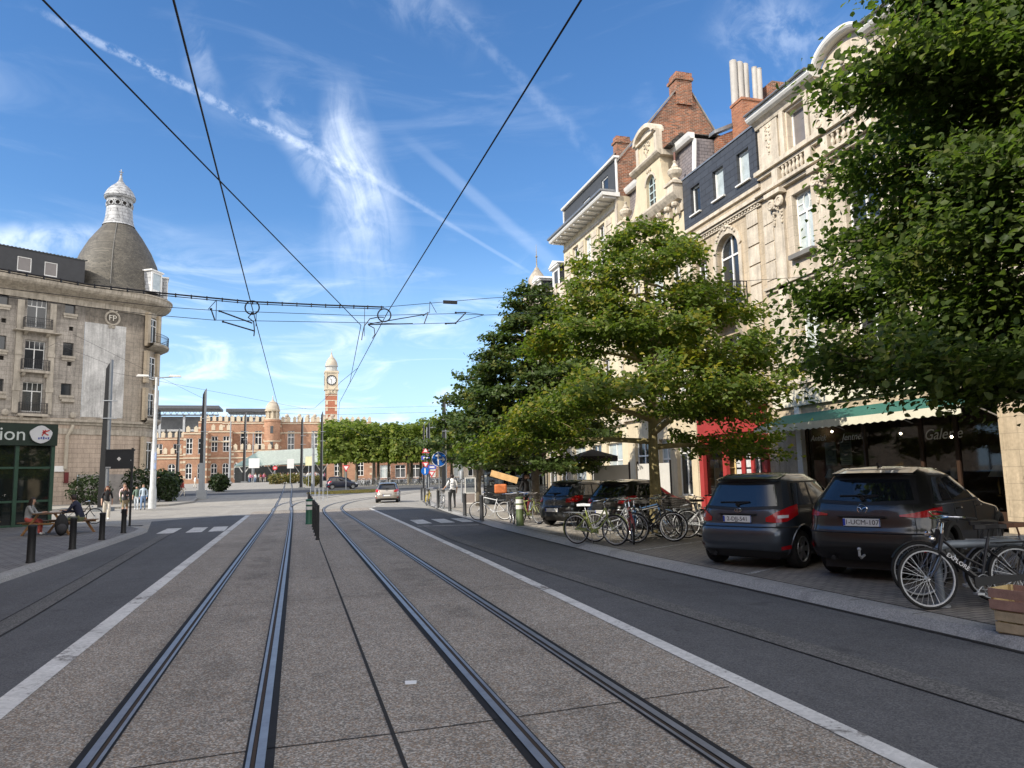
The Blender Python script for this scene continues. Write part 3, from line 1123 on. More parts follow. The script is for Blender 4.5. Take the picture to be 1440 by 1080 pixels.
for x0 in (.62, 3.25, 5.75, 8.8):
    swag(mb, x0 + .1, 14.15, .34, 1.1, -.08, int(x0 * 10))
mb.torus((5.95, -.08, 12.98), (0, 1, 0), .13, .035, 14, 6)
mb.torus((3.4, -.08, 12.98), (0, 1, 0), .13, .035, 14, 6)
for z, h, o in ((11.55, .10, .16), (11.68, .12, .30), (12.36, .1, .14), (12.48, .16, .26), (8.0, .1, .10), (8.12, .09, .18)):
    mb.box(-.04 if o > .2 else .0, -o, z, W5 + .0, -.004, z + h)
for x in (1.45, 1.65, 1.85, 2.05, 2.25, 2.45, 4.0, 4.25, 4.5, 4.75, 5.0, 5.25, 6.9, 7.15, 7.4, 7.65):    # little balusters in the attic band
    mb.lathe([(.05, 0), (.05, .04), (.03, .06), (.075, .2), (.07, .27), (.03, .38), (.055, .44), (.055, .5)], (x, -.09, 11.84), 8)
for x in (1.1, 2.9, 3.7, 5.6, 6.5, 8.1):
    mb.box(x - .16, -.2, 11.82, x + .16, -.005, 12.36)
for x0, x1 in ((.75, 1.3), (3.1, 3.6), (6.2, 6.7), (8.6, 9.1)):              # giant pilasters of the middle storeys
    mb.box(x0, -.10, 4.95, x1, -.003, 10.85)
    mb.box(x0 - .06, -.15, 4.75, x1 + .06, -.004, 4.95)
    cx = (x0 + x1) / 2
    for s_ in (-1, 1):
        mb.torus((cx + s_ * .24, -.2, 11.12), (0, 1, 0), .15, .06, 14, 6)
        mb.torus((cx + s_ * .24, -.2, 11.12), (0, 1, 0), .06, .04, 10, 6)
    swag(mb, cx, 11.2, .55, .5, -.2, int(cx * 10))
    swag(mb, cx - .2, 10.75, .12, .45, -.12, 3)
    swag(mb, cx + .2, 10.75, .12, .45, -.12, 4)
    mb.box(x0 - .16, -.34, 11.38, x1 + .16, -.005, 11.54)
for z in (5.6, 6.3, 7.0, 8.5, 9.2, 9.9, 10.6):                               # joints of the corner blocks
    mb.box(.04, -.03, z, .6, -.002, z + .62)
mb.cornice(.01, 3.5, [(0, 14.3), (.1, 14.3), (.14, 14.42), (.26, 14.535), (0, 14.535)])
mb.cornice(5.85, W5, [(0, 14.3), (.1, 14.3), (.14, 14.42), (.26, 14.535), (0, 14.535)])
mb.box(0, -.08, 4.36, W5, -.003, 4.52)
mb.box(-.03, -.22, 4.52, W5, -.003, 4.7)
for k in range(24):
    mb.box(.2 + k * .4, -.15, 4.40, .36 + k * .4, -.081, 4.515)
mb.prism([(a, -.06, z) for a, z in arch_pts(4.02, 5.3, 14.46, .42)] + [(a, -.06, z) for a, z in reversed(arch_pts(4.16, 5.16, 14.31, .35))], (0, .056, 0))
mb.box(4.02, -.06, 12.72, 4.16, -.002, 14.04)
mb.box(5.16, -.06, 12.72, 5.30, -.002, 14.04)
mb.ball((4.66, -.1, 14.47), .1, .07, .12, 8, 6)
mb.build('stone_trim', m_trim, h5)
mb = MB()
prof = [(0, 14.54), (.30, 14.54), (.40, 14.60), (.46, 14.68), (.47, 14.79), (0, 14.80)]
mb.cornice(-.05, 3.55, prof)
mb.cornice(5.80, W5, prof)
A1 = arch_pts(3.55, 5.80, 15.40, .66, 14)
for (xa, za), (xb, zb) in zip(A1[:-1], A1[1:]):
    va = [(xa, -o * .75, za + (z - 14.74) * .8) for o, z in prof]
    vb = [(xb, -o * .75, zb + (z - 14.74) * .8) for o, z in prof]
    n_ = len(va)
    mb.add(va + vb, [(i, (i + 1) % n_, n_ + (i + 1) % n_, n_ + i) for i in range(n_)])
mb.build('cornice', m_white, h5)
MB().box(0, -.58, 14.805, 3.5, .4, 14.84).build('gutter', m_zinc, h5)
MB().box(5.85, -.58, 14.805, W5, .4, 14.84).build('gutter', m_zinc, h5)
window(h5, ops[0], .22, 1, (), pm=m_blind)
window(h5, ops[1], .22, 1, (.84,), pm=m_blind)
window(h5, ops[2], .22, 1, (.86,), pm=m_blind)
for o in ops[3:]:
    window(h5, o, .2, 2, (.68,), oval=True, pm=m_curtain if o[0] != 4.2 else m_pane, sill=(.22, .16), sill_m=mat('blue_stone_sill', (.17, .165, .155), .7))
# ground floor of the shop
mb = MB()
mb.box(0.0, 0.02, 0, 1.35, .5, 4.05)
mb.box(8.7, 0.02, 0, W5, .5, 4.05)
mb.box(1.35, 0.03, 3.35, 8.7, .5, 3.79)
mb.box(1.35, .03, 0, 6.2, .4, .55)
mb.build('shop_pier', m_stone2, h5)
MB().box(.0, -.10, 3.80, W5, -.006, 4.355).build('lintel_board', mat('cream_lintel', (0.66, 0.62, 0.50), .6, var=.12, streak=.15), h5)
MB().box(1.10, -.06, 0, 1.36, .1, 3.9).build('pilaster', m_white, h5)
mb = MB()
mb.box(1.36, .12, .55, 1.44, .22, 3.35)
mb.box(4.0, .12, .55, 4.08, .22, 3.35)
mb.box(6.14, .12, 0, 6.24, .22, 3.35)
mb.box(7.3, .12, 0, 7.4, .22, 3.35)
mb.box(8.62, .12, 0, 8.7, .22, 3.35)
mb.box(1.36, .12, 3.27, 8.7, .22, 3.35)
mb.box(1.36, .12, .5, 6.2, .24, .6)
mb.box(7.4, .12, .1, 8.62, .22, .5)
fr = mb.build('shop_window', mat('dark_wood_joinery', (.045, .025, .016), .5), h5)
MB().quad((1.4, .17, .55), (8.66, .17, .55), (8.66, .17, 3.3), (1.4, .17, 3.3)).build('pane', glass_mat('shop_glass', clear=.8), fr)
script_m = mat('white_lettering', (.75, .74, .7), .5, var=0)
text_mesh('lettering', 'Galerie', .42, script_m, fr, (6.9, .155, 2.50), (R(90), 0, 0), .003, .35, sx=1.0)
text_mesh('lettering', 'Jentner', .30, script_m, fr, (3.55, .155, 2.62), (R(90), 0, 0), .003, .35, sx=1.1)
text_mesh('lettering', 'Antiek', .28, script_m, fr, (1.95, .155, 2.66), (R(90), 0, 0), .003, .35)
mb = MB()
mb.quad((1.36, 4.0, .1), (8.7, 4.0, .1), (8.7, 4.0, 3.5), (1.36, 4.0, 3.5))
mb.quad((1.36, .3, .1), (1.36, 4, .1), (1.36, 4, 3.5), (1.36, .3, 3.5))
mb.quad((8.7, .3, .1), (8.7, .3, 3.5), (8.7, 4, 3.5), (8.7, 4, .1))
mb.quad((1.36, .3, 3.36), (1.36, 4, 3.36), (8.7, 4, 3.36), (8.7, .3, 3.36))
mb.quad((1.36, .3, .12), (8.7, .3, .12), (8.7, 4, .12), (1.36, 4, .12))
mb.box(1.4, .32, .12, 6.1, 1.4, .85)
mb.build('shop_interior', mat('brown_interior', (.12, .08, .055), .8, var=.4), h5)
mb = MB()
x0, x1, zt, zb, pr = .55, 8.9, 3.52, 3.10, 1.3
mb.prism([(x0, -.08, zt), (x0, -pr, zb), (x0, -pr, zb - .03), (x0, -.08, zt - .03)], (x1 - x0, 0, 0))
aw = mb.build('awning', mat('green_awning_cloth', (0.03, 0.135, 0.105), .8, var=.14, scale=1.2, streak=.2), h5)
mb = MB()
n_ = 60
pts = [(x0 + (x1 - x0) * k / n_, -pr - .006, zb - .20 - .035 * abs(math.sin(k * PI / 2))) for k in range(n_ + 1)]
for a, b in zip(pts[:-1], pts[1:]):
    mb.add([a, b, (b[0], b[1], zb + .005), (a[0], a[1], zb + .005), (a[0], a[1] - .012, a[2]), (b[0], b[1] - .012, b[2]), (b[0], b[1] - .012, zb + .005), (a[0], a[1] - .012, zb + .005)],
           [(0, 3, 2, 1), (4, 5, 6, 7), (0, 1, 5, 4), (3, 7, 6, 2)])
mb.build('valance', mat('cream_valance', (0.62, 0.60, 0.48), .8, var=.1), aw)
mb = MB()
for x in (x0 + .15, x0 + 2.9, x0 + 5.6, x1 - .15):
    mb.tube([(x, -.05, zb - .25), (x + .02, -pr * .55, zb - .02), (x, -pr + .02, zb - .04)], .018, 6)
mb.tube([(x0, -pr + .01, zb - .03), (x1, -pr + .01, zb - .03)], .025, 6)
mb.build('awning_arm', m_alu, aw)

# ---- narrow house with slate storey
h4 = house('slate_top_townhouse', 'narrow stone house with dark slate top storey and tall arched window', 28.4)
W4 = 5.6
ops = [(2.42, 4.0, 7.95, 11.10, .72), (.7, 1.6, 8.3, 10.6), (2.4, 4.0, 4.6, 7.0), (.7, 1.6, 4.6, 7.0)]
mb = MB()
wall_front(mb, 0, W4, 4.0, 12.3, ops, 0, .3)
body(mb, W4, 12.3, 10)
mb.box(0, .02, 0, .3, .5, 4.0)
mb.box(W4 - .55, .02, 0, W4, .5, 4.0)
mb.build('wall', m_stone2, h4)
mb = MB()
for z, h, o in ((11.42, .07, .08), (11.56, .07, .16), (11.66, .14, .24), (12.12, .14, .10)):
    mb.box(0, -o, z, W4, -.004, z + h)
for k in range(28):
    mb.box(.05 + k * .2, -.12, 11.48, .15 + k * .2, -.006, 11.555)
A0, B0 = arch_pts(2.22, 4.2, 11.34, .82), arch_pts(2.42, 4.0, 11.10, .72)
mb.prism([(a, -.07, z) for a, z in A0] + [(a, -.07, z) for a, z in reversed(B0)], (0, .066, 0))
mb.box(2.22, -.07, 7.95, 2.42, -.002, 10.52)
mb.box(4.0, -.07, 7.95, 4.2, -.002, 10.40)
for s_ in (-1, 1):
    for k in range(5):
        mb.ball((3.21 + s_ * (.12 + k * .13), -.1, 11.36 - .02 * k * k), .075, .05, .06, 6, 4)
mb.torus((3.21, -.09, 11.36), (0, 1, 0), .1, .04, 12, 5)
for z in (7.0, 7.85, 8.6, 9.35, 10.1, 10.85):
    mb.box(4.62, -.045, z, 5.32, -.002, z + .68)
    mb.box(.06, -.045, z, .5, -.002, z + .68)
mb.box(2.0, -.75, 7.66, 4.42, -.003, 7.86)
mb.box(2.1, -.6, 7.5, 4.32, -.003, 7.66)
for x in (2.25, 4.0):
    mb.prism([(x, 0, 7.5), (x, -.5, 7.5), (x, -.4, 7.2), (x, -.12, 6.8), (x, 0, 6.75)], (.18, 0, 0))
mb.build('stone_trim', m_trim, h4)
window(h4, ops[0], .2, 2, (.72,))
for o in ops[1:]:
    window(h4, o, .2, 2, (.7,), sill=(.14, .12))
bal = railing(h4, 2.06, 4.36, -.02, -.7, 7.86, 8.85, .13, m_iron, 'balcony_railing', True, True)
mb = MB()
sops = [(.72, 1.46, 12.74, 13.98), (2.5, 3.3, 12.72, 13.98), (4.26, 5.06, 12.70, 13.96)]
wall_front(mb, 0.05, W4 - .05, 12.30, 14.58, sops, -.06, .26)
mb.quad((.05, -.06, 14.58), (W4 - .05, -.06, 14.58), (W4 - .05, 4, 14.62), (.05, 4, 14.62))
mb.quad((.05, -.06, 12.30), (.05, -.06, 14.58), (.05, 4, 14.62), (.05, 4, 12.3))
mb.quad((W4 - .05, -.06, 12.30), (W4 - .05, 4, 12.3), (W4 - .05, 4, 14.62), (W4 - .05, -.06, 14.58))
mb.quad((.05, -.06, 12.301), (.05, 0, 12.301), (W4 - .05, 0, 12.301), (W4 - .05, -.06, 12.301))
mb.build('slate_storey', m_slate, h4)
MB().box(.03, -.10, 14.585, W4 - .02, .3, 14.66).build('roof_edge', m_zinc, h4)
for o, p in zip(sops, (m_pane, m_curtain, m_curtain)):
    w_ = window(h4, o, .08, 1, (), pm=p, fw=.075)
    MB().box(o[0] - .06, -.16, o[2] - .07, o[1] + .06, .08, o[2] - .01).build('sill', m_white, w_)
# brick party wall and chimney with the pipes
mb = MB()
mb.prism([(.02, 1.7, 12.0), (.02, 1.7, 16.75), (.02, 6.4, 19.0), (.02, 9.5, 17.4), (.02, 9.5, 12.0)], (.3, 0, 0))
mb.build('party_wall', m_brick, h4)
mb = MB()
mb.prism([(-.06, 1.5, 16.86), (-.06, 1.5, 17.02), (-.06, 6.4, 19.32), (-.06, 6.4, 19.12)], (.46, 0, 0))
mb.prism([(-.06, 6.4, 19.12), (-.06, 6.4, 19.32), (-.06, 9.9, 17.5), (-.06, 9.9, 17.3)], (.46, 0, 0))
mb.build('coping', m_zinc, h4)
mb = MB()
mb.box(.34, 2.5, 14.5, 1.2, 3.7, 18.2)
mb.box(.30, 2.46, 18.2, 1.24, 3.74, 18.32)
ch = mb.build('chimney', m_brick_o, h4)
mb = MB()
for k, (x, y, h) in enumerate(((.5, 2.62, 20.45), (.52, 2.93, 20.4), (.52, 3.22, 20.35), (.9, 3.45, 20.0), (1.0, 3.62, 19.9))):
    mb.cyl((x, y, 18.32), (x, y + .02, h), .165 if k < 3 else .12, None, 12)
    mb.lathe([(.13, 0), (.13, .03), (0, .06)], (x, y + .02, h), 10)
mb.build('flue_pipe', mat('grey_flue', (.42, .40, .37), .7, metal=0, var=.15, streak=.25), ch, True)
mb = MB()
mb.box(.4, 4.0, 14.5, 1.4, 5.6, 19.2)
mb.build('chimney', m_brick, h4)
# red shopfront
mb = MB()
mb.box(.3, -.12, 3.22, 5.06, .05, 3.95)
mb.box(.24, -.22, 3.95, 5.1, .05, 4.05)
mb.box(.3, -.16, 3.12, 5.06, .04, 3.22)
mb.box(.3, -.10, 0, .62, .1, 3.12)
mb.box(2.0, -.04, 0, 2.26, .12, 3.12)
mb.box(2.75, .32, 0, 2.98, .46, 3.12)
mb.box(3.4, .32, 0, 3.6, .46, 3.12)
mb.box(4.72, -.10, 0, 5.05, .12, 3.12)
mb.box(.62, .0, 0, 2.0, .1, .62)
mb.box(.62, .02, 2.7, 4.72, .12, 3.12)
sf = mb.build('shopfront', m_red, h4)
MB().quad((.62, .06, .62), (2.0, .06, .62), (2.0, .06, 2.7), (.62, .06, 2.7)).build('pane', glass_mat('clear_display_glass', clear=.95), sf)
mb = MB()
mb.box(2.3, .38, .5, 2.75, .42, 2.7).box(2.98, .38, .5, 3.4, .42, 2.7).box(3.6, .38, .1, 4.72, .42, 2.7)
mb.build('door_pane', m_pane, sf)
mb = MB()
for x0_, x1_ in ((2.36, 2.7), (3.04, 3.36)):
    for k in range(5):
        mb.box(x0_, .365, .7 + k * .36, x1_, .378, .98 + k * .36)
mb.build('notice_sheet', mat('pale_paper', (.55, .56, .55), .7, var=.25, scale=6), sf)
mb = MB()
mb.tube([(4.0, .30, .2), (4.0, .30, 2.2), (4.06, .30, 2.4), (4.2, .30, 2.48), (4.34, .30, 2.4), (4.4, .30, 2.2), (4.4, .30, .2)], .035, 8)
mb.build('door_arch_frame', m_white, sf)
mb = MB()
mb.quad((.62, .4, .3), (2.3, .4, .3), (2.3, .4, 3.1), (.62, .4, 3.1))
mb.quad((.64, .1, .3), (.64, .4, .3), (.64, .4, 3.1), (.64, .1, 3.1))
for k in range(6):
    mb.box(.68, .14, .5 + k * .42, 2.2, .39, .53 + k * .42)
mb.box(.62, .12, .30, 2.2, .39, .49)
mb.build('display_shelf', mat('pale_wood_display', (.62, .47, .22), .7, var=.25), sf)
mb = MB()
for k in range(10):
    rg = random.Random(k)
    x, z = rg.uniform(.8, 2.0), .53 + rg.randrange(5) * .42
    mb.lathe([(0, 0), (.08, 0), (.1, .12), (.05, .2), (.06, .26), (0, .27)], (x, .27, z + .002), 8)
mb.build('display_goods', mat('mixed_goods', (.3, .3, .26), .5, var=.6, scale=4), sf)
mb = MB()
mb.quad((2.0, 3, 0.05), (4.9, 3, 0.05), (4.9, 3, 3.3), (2.0, 3, 3.3))
mb.quad((.3, .2, 3.3), (.3, 3, 3.3), (5.0, 3, 3.3), (5.0, .2, 3.3))
mb.build('shop_interior', m_dark_in, sf)
MB().cornice(.2, 5.2, [(0, 4.06), (.42, 4.06), (.44, 4.12), (.1, 4.3), (0, 4.3)]).build('lead_canopy', m_zinc, h4)

# ---- house with the scrolled gable
h3 = house('gabled_townhouse', 'yellowish house with scrolled stone dormer gable, urns and pediment', 35.3)
W3 = 6.9
ops = [(1.2, 2.2, 9.6, 12.0), (3.4, 4.6, 9.4, 12.2), (5.4, 6.3, 9.6, 12.0), (1.2, 2.2, 5.2, 7.8), (3.3, 4.6, 5.0, 8.0), (5.4, 6.3, 5.2, 7.8), (.8, 2.4, .6, 3.3), (3.4, 4.5, .1, 3.2), (5.1, 6.4, .6, 3.3)]
mb = MB()
wall_front(mb, 0, W3, 0, 14.0, ops, 0, .28)
body(mb, W3, 14.0, 10)
mb.build('wall', m_render, h3)
for i, o in enumerate(ops):
    window(h3, o, .18, 2, (.7,), sill=(.14, .12) if i < 6 else None, pm=m_curtain if i % 2 else m_pane)
mb = MB()
mb.cornice(0, W3, [(0, 13.3), (.08, 13.3), (.08, 13.78), (.3, 13.82), (.44, 13.98), (.52, 14.1), (.52, 14.2), (0, 14.2)])
MB().box(0, -.12, 8.6, W3, -.003, 8.8).build('string_course', m_trim, h3)
MB().box(0, -.2, 4.3, W3, -.003, 4.5).build('string_course', m_trim, h3)
for x in (.5, 1.5, 2.5, 4.0, 5.1, 5.9, 6.6):
    mb.ball((x, -.28, 13.62), .16, .2, .15, 8, 6)
    mb.box(x - .1, -.24, 13.2, x + .1, -.09, 13.6)
mb.build('cornice', m_trim, h3)
mb = MB()
gops = [(3.46, 4.42, 14.46, 16.12, .45)]
wall_front(mb, 2.45, 5.0, 14.2, 16.62, gops, -.05, .3)
mb.quad((5.0, -.05, 14.2), (5.0, 1.4, 14.2), (5.0, 1.4, 16.62), (5.0, -.05, 16.62))
mb.quad((2.45, -.05, 14.2), (2.45, -.05, 16.62), (2.45, 1.4, 16.62), (2.45, 1.4, 14.2))
for s_, x0_ in ((1, 5.0), (-1, 2.45)):
    P = [(x0_, 16.3)]
    for k in range(11):
        t_ = k / 10
        P.append((x0_ + s_ * (.08 + .95 * (1 - math.cos(t_ * PI / 2))), 16.3 - 1.65 * math.sin(t_ * PI / 2)))
    P += [(x0_ + s_ * 1.05, 14.2), (x0_, 14.2)]
    mb.prism([(a, -.05, z) for a, z in (P if s_ < 0 else P[::-1])], (0, .38, 0))
mb.box(2.85, -.05, 16.86, 4.62, .3, 18.1)
mb.build('dormer_gable', m_render, h3)
mb = MB()
mb.cornice(2.2, 5.25, [(0, 16.62), (.06, 16.62), (.22, 16.72), (.28, 16.8), (.28, 16.88), (0, 16.88)], y=-.05)
mb.prism([(2.15, -.05, 16.62), (2.15, -.05, 16.88), (2.15, 1.2, 16.88), (2.15, 1.2, 16.62)], (.3, 0, 0))
mb.box(5.0, -.05, 16.62, 5.28, 1.3, 16.88)
A0 = arch_pts(2.6, 4.85, 18.70, .64)
B0 = arch_pts(2.84, 4.62, 18.50, .44)
for k in range(len(A0) - 1):
    mb.prism([(A0[k][0], -.3, A0[k][1]), (A0[k + 1][0], -.3, A0[k + 1][1]), (B0[k + 1][0], -.3, B0[k + 1][1]), (B0[k][0], -.3, B0[k][1])], (0, .62, 0))
mb.prism([(a, -.08, z) for a, z in B0], (0, .38, 0))
mb.box(2.6, -.22, 18.0, 4.85, .3, 18.1)
for x in (2.75, 4.72):
    mb.box(x - .13, -.12, 16.88, x + .13, .2, 18.0)
swag(mb, 3.75, 17.75, .7, .7, -.08, 5)
for x in (3.62, 3.8, 3.98):
    mb.box(x, -.12, 16.32, x + .09, -.052, 16.42)
P0, P1 = arch_pts(3.34, 4.54, 16.24, .55), arch_pts(3.46, 4.42, 16.12, .45)
mb.prism([(a, -.09, z) for a, z in P0] + [(a, -.09, z) for a, z in reversed(P1)], (0, .038, 0))
for x in (6.3, 1.0):
    mb.box(x - .34, -.36, 14.2, x + .34, .3, 14.62)
    mb.box(x - .42, -.44, 14.62, x + .42, .38, 14.74)
    urn(mb, (x, -.03, 14.74), .82)
mb.build('gable_trim', m_trim, h3)
window(h3, gops[0], .1, 2, (.28, .5, .72), fm=mat('pale_green_frame', (.42, .5, .5), .5), fw=.05)
mb = MB()
mb.prism([(.02, .55, 14.2), (.02, .75, 16.75), (.02, 4.0, 16.8), (.02, 4.0, 14.2)], (W3 - .04, 0, 0))
mb.build('mansard', m_slate_l, h3)
mb = MB()
mb.cornice(4.8, W3 + .05, [(-.7, 16.7), (-.5, 16.7), (-.42, 16.82), (-.36, 16.98), (-.7, 16.98)])
mb.build('mansard_cornice', m_white, h3)
mb = MB()
mb.cornice(.0, 2.6, [(-.7, 16.7), (-.5, 16.7), (-.42, 16.82), (-.36, 16.98), (-.7, 16.98)])
mb.build('mansard_cornice', m_white, h3)
mb = MB()
mb.prism([(W3 - .1, .62, 14.2), (W3 - .1, .5, 14.2), (W3 - .1, .66, 16.7), (W3 - .1, .78, 16.7)], (.16, 0, 0))
mb.build('corner_board', m_white, h3)
mb = MB()
mb.prism([(2.3, .4, 16.9), (2.3, .6, 17.15), (2.3, 3.2, 17.2), (2.3, 3.2, 16.9)], (2.4, 0, 0))
mb.prism([(4.7, .0, 16.9), (4.7, .7, 17.55), (4.7, 2.4, 17.5), (4.7, 3.4, 16.9)], (1.0, 0, 0))
mb.prism([(.1, .6, 16.98), (.1, 4.2, 17.2), (.1, 8, 16.9)], (W3 - .2, 0, 0))
mb.build('roof', m_tile, h3)
mb = MB()
mb.tube([(5.55, .42, 14.3), (5.55, .42, 16.6)], .05, 8)
mb.build('downpipe', mat('rusty_red_pipe', (.2, .1, .08), .6), h3)

# ---- tall house with mansard and big brick gable
h2 = house('mansard_townhouse', 'tall cream house with wide eaves, dark mansard and exposed brick side gable', 43.8)
W2 = 8.5
ops = []
for z0_, z1_ in ((13.0, 15.75), (9.0, 11.8), (5.0, 8.0)):
    for x0_ in (1.55, 3.6, 5.65):
        ops.append((x0_, x0_ + .95, z0_, z1_))
ops += [(.6, 2.6, .2, 3.3), (3.2, 5.0, .2, 3.3), (5.7, 7.8, .2, 3.3)]
mb = MB()
wall_front(mb, 0, W2, 0, 16.6, ops, 0, .25)
body(mb, W2, 16.6, 8.7)
mb.build('wall', mat('pale_yellow_render', (.62, .54, .39), .85, var=.1, streak=.12), h2)
for i, o in enumerate(ops):
    window(h2, o, .16, 2, (.7,), sill=(.12, .1) if i < 9 else None, pm=m_curtain if i in (1, 5, 9, 11) else m_pane)
mb = MB()
for z0_ in (13.0, 9.0):
    for x0_ in (.25, 2.6, 4.65, 6.75):
        for k in range(7):
            mb.box(x0_ + .04, -.035, z0_ + .1 + k * .38, x0_ + .84, -.002, z0_ + .42 + k * .38)
mb.box(0, -.06, 15.95, W2, -.002, 16.1)
mb.box(0, -.10, 12.4, W2, -.002, 12.6)
mb.box(0, -.2, 4.2, W2, -.002, 4.45)
mb.box(W2 - .3, -.08, 4.5, W2 - .02, -.003, 16.5)
mb.build('stone_trim', m_trim, h2)
mb = MB()
mb.prism([(-.2, .1, 16.5), (-.2, -.90, 16.54), (-.2, -.95, 16.62), (-.2, -.97, 16.72), (-.2, .1, 16.74)], (W2 + .3, 0, 0))
for k in range(12):
    mb.box(.1 + k * .75, -.8, 16.42, .22 + k * .75, -.003, 16.5)
mb.build('eaves', m_white, h2)
MB().box(-.22, -1.06, 16.745, W2 + .12, -.2, 16.86).build('gutter', m_zinc, h2)
m_dgrey = mat('dark_grey_cladding', (.055, .057, .06), .6, var=.15)
mb = MB()
mops = [(3.4, 4.5, 17.0, 18.1), (6.3, 7.2, 17.1, 18.3)]
wall_front(mb, .1, W2 - .12, 16.74, 18.75, mops, .06, .2)
mb.quad((.1, .06, 16.75), (.1, .06, 18.75), (.1, 4, 18.75), (.1, 4, 16.75))
mb.quad((W2 - .12, .06, 16.75), (W2 - .12, 1.0, 16.75), (W2 - .12, 1.0, 18.75), (W2 - .12, .06, 18.75))
mb.build('mansard', m_dgrey, h2)
for o in mops:
    window(h2, o, .12, 1, (), fw=.07)
mb = MB()
mb.prism([(0, .2, 18.75), (0, -.10, 18.76), (0, -.13, 18.82), (0, -.13, 18.88), (0, .2, 18.88)], (W2 - .0, 0, 0))
mb.box(W2 - .18, .0, 16.75, W2 - .06, .09, 18.75)
mb.box(.05, .0, 16.75, .14, .09, 18.75)
mb.build('mansard_cornice', m_white, h2)
for k, (x0_, x1_, lab) in enumerate(((W2 - .28, W2 - .006, ''), (.006, .28, ''))):
    mb = MB()
    mb.prism([(x0_, .12, 13.5), (x0_, .12, 18.5), (x0_, 3.75, 22.9), (x0_, 4.95, 22.9), (x0_, 8.69, 16.9), (x0_, 8.69, 13.5)], (x1_ - x0_, 0, 0))
    mb.build('brick_gable', m_brick, h2)
    mb = MB()
    for (ya, za), (yb, zb) in (((.05, 18.5), (3.78, 23.0)), ((4.92, 23.0), (8.8, 16.9))):
        mb.prism([(x0_ - .05, ya, za), (x0_ - .05, yb, zb), (x0_ - .05, yb + (.02 if yb < 5 else .02), zb + .12), (x0_ - .05, ya, za + .14)], (x1_ - x0_ + .1, 0, 0))
    mb.build('gable_coping', mat('grey_coping', (.22, .2, .18), .8, var=.3), h2)
    mb = MB()
    mb.box(x0_ - .45 + (.3 if k else 0), 3.86, 22.3, x0_ + .4, 4.84, 23.75)
    mb.box(x0_ - .55 + (.3 if k else 0), 3.78, 23.75, x0_ + .48, 4.92, 23.92)
    mb.box(x0_ - .40 + (.3 if k else 0), 3.85, 23.92, x0_ + .45, 4.85, 24.2)
    mb.build('chimney', m_brick, h2)
mb = MB()
mb.quad((.28, .3, 17.0), (W2 - .28, .3, 17.0), (W2 - .28, 4.3, 22.8), (.28, 4.3, 22.8))
mb.quad((.28, 4.3, 22.8), (W2 - .28, 4.3, 22.8), (W2 - .28, 8.6, 16.8), (.28, 8.6, 16.8))
mb.build('roof', m_tile, h2)

# ---- last house with white dormers and the corner turret
h1 = house('dormered_townhouse', 'farthest cream house with white roof dormers and a stone corner turret', 51.6)
W1 = 7.8
ops = []
for z0_, z1_ in ((9.0, 11.4), (5.0, 7.6)):
    for x0_ in (1.0, 2.5, 4.2, 5.9):
        ops.append((x0_, x0_ + .95, z0_, z1_))
ops += [(.6, 2.8, .2, 3.2), (3.4, 5.2, .2, 3.2), (5.7, 7.4, .2, 3.2)]
mb = MB()
wall_front(mb, 0, W1, 0, 12.7, ops, 0, .25)
body(mb, W1, 12.7, 9)
mb.build('wall', m_stone2, h1)
for i, o in enumerate(ops):
    window(h1, o, .16, 2, (.7,), sill=(.12, .1) if i < 8 else None)
mb = MB()
mb.cornice(-.1, W1, [(0, 12.5), (.15, 12.5), (.5, 12.75), (.55, 12.95), (0, 12.95)])
mb.box(0, -.1, 12.95, W1, .25, 13.9)
mb.box(0, -.18, 13.9, W1, .3, 14.02)
for x in (.2, 2.2, 4.2, 6.2):
    mb.box(x, -.16, 12.95, x + .35, .3, 14.25)
mb.box(0, -.1, 8.2, W1, -.002, 8.4)
mb.box(0, -.16, 4.2, W1, -.002, 4.4)
mb.build('parapet', m_trim, h1)
for x in (1.5, 5.4):
    d_ = MB().box(x - .7, .3, 13.9, x + .7, 3.2, 15.6).build('dormer', m_slate, h1)
    mb = MB()
    wall_front(mb, x - .72, x + .72, 13.9, 15.62, [(x - .38, x + .38, 14.2, 15.4)], .28, .1)
    mb.box(x - .85, .1, 15.62, x + .85, 3.2, 15.76)
    mb.prism([(x - .95, .05, 15.76), (x + .95, .05, 15.76), (x, .05, 16.15)], (0, 3.0, 0))
    mb.build('dormer_front', m_white, d_)
    MB().box(x - .38, .34, 14.2, x + .38, .36, 15.4).build('pane', m_pane, d_)
mb = MB()
mb.prism([(.1, .35, 13.5), (.1, 2.2, 16.2), (.1, 7, 16.2), (.1, 9, 13.5)], (W1 - .2, 0, 0))
mb.build('roof', m_slate, h1)
mb = MB()
mb.lathe([(.95, 0), (.95, 14.4), (1.1, 14.5), (1.1, 14.7), (.8, 14.9), (.72, 15.3), (.85, 15.35), (.85, 15.5), (.68, 15.6), (.66, 16.2), (.5, 16.5), (.25, 16.85), (.12, 17.1), (0, 17.12)], (.35, .6, 0), 16)
mb.cyl((.35, .6, 17.0), (.35, .6, 17.9), .06, .035, 8)
mb.ball((.35, .6, 17.95), .09)
mb.cyl((.35, .6, 18), (.35, .6, 18.9), .03, .01, 6)
mb.build('turret', m_trim_d, h1, True)

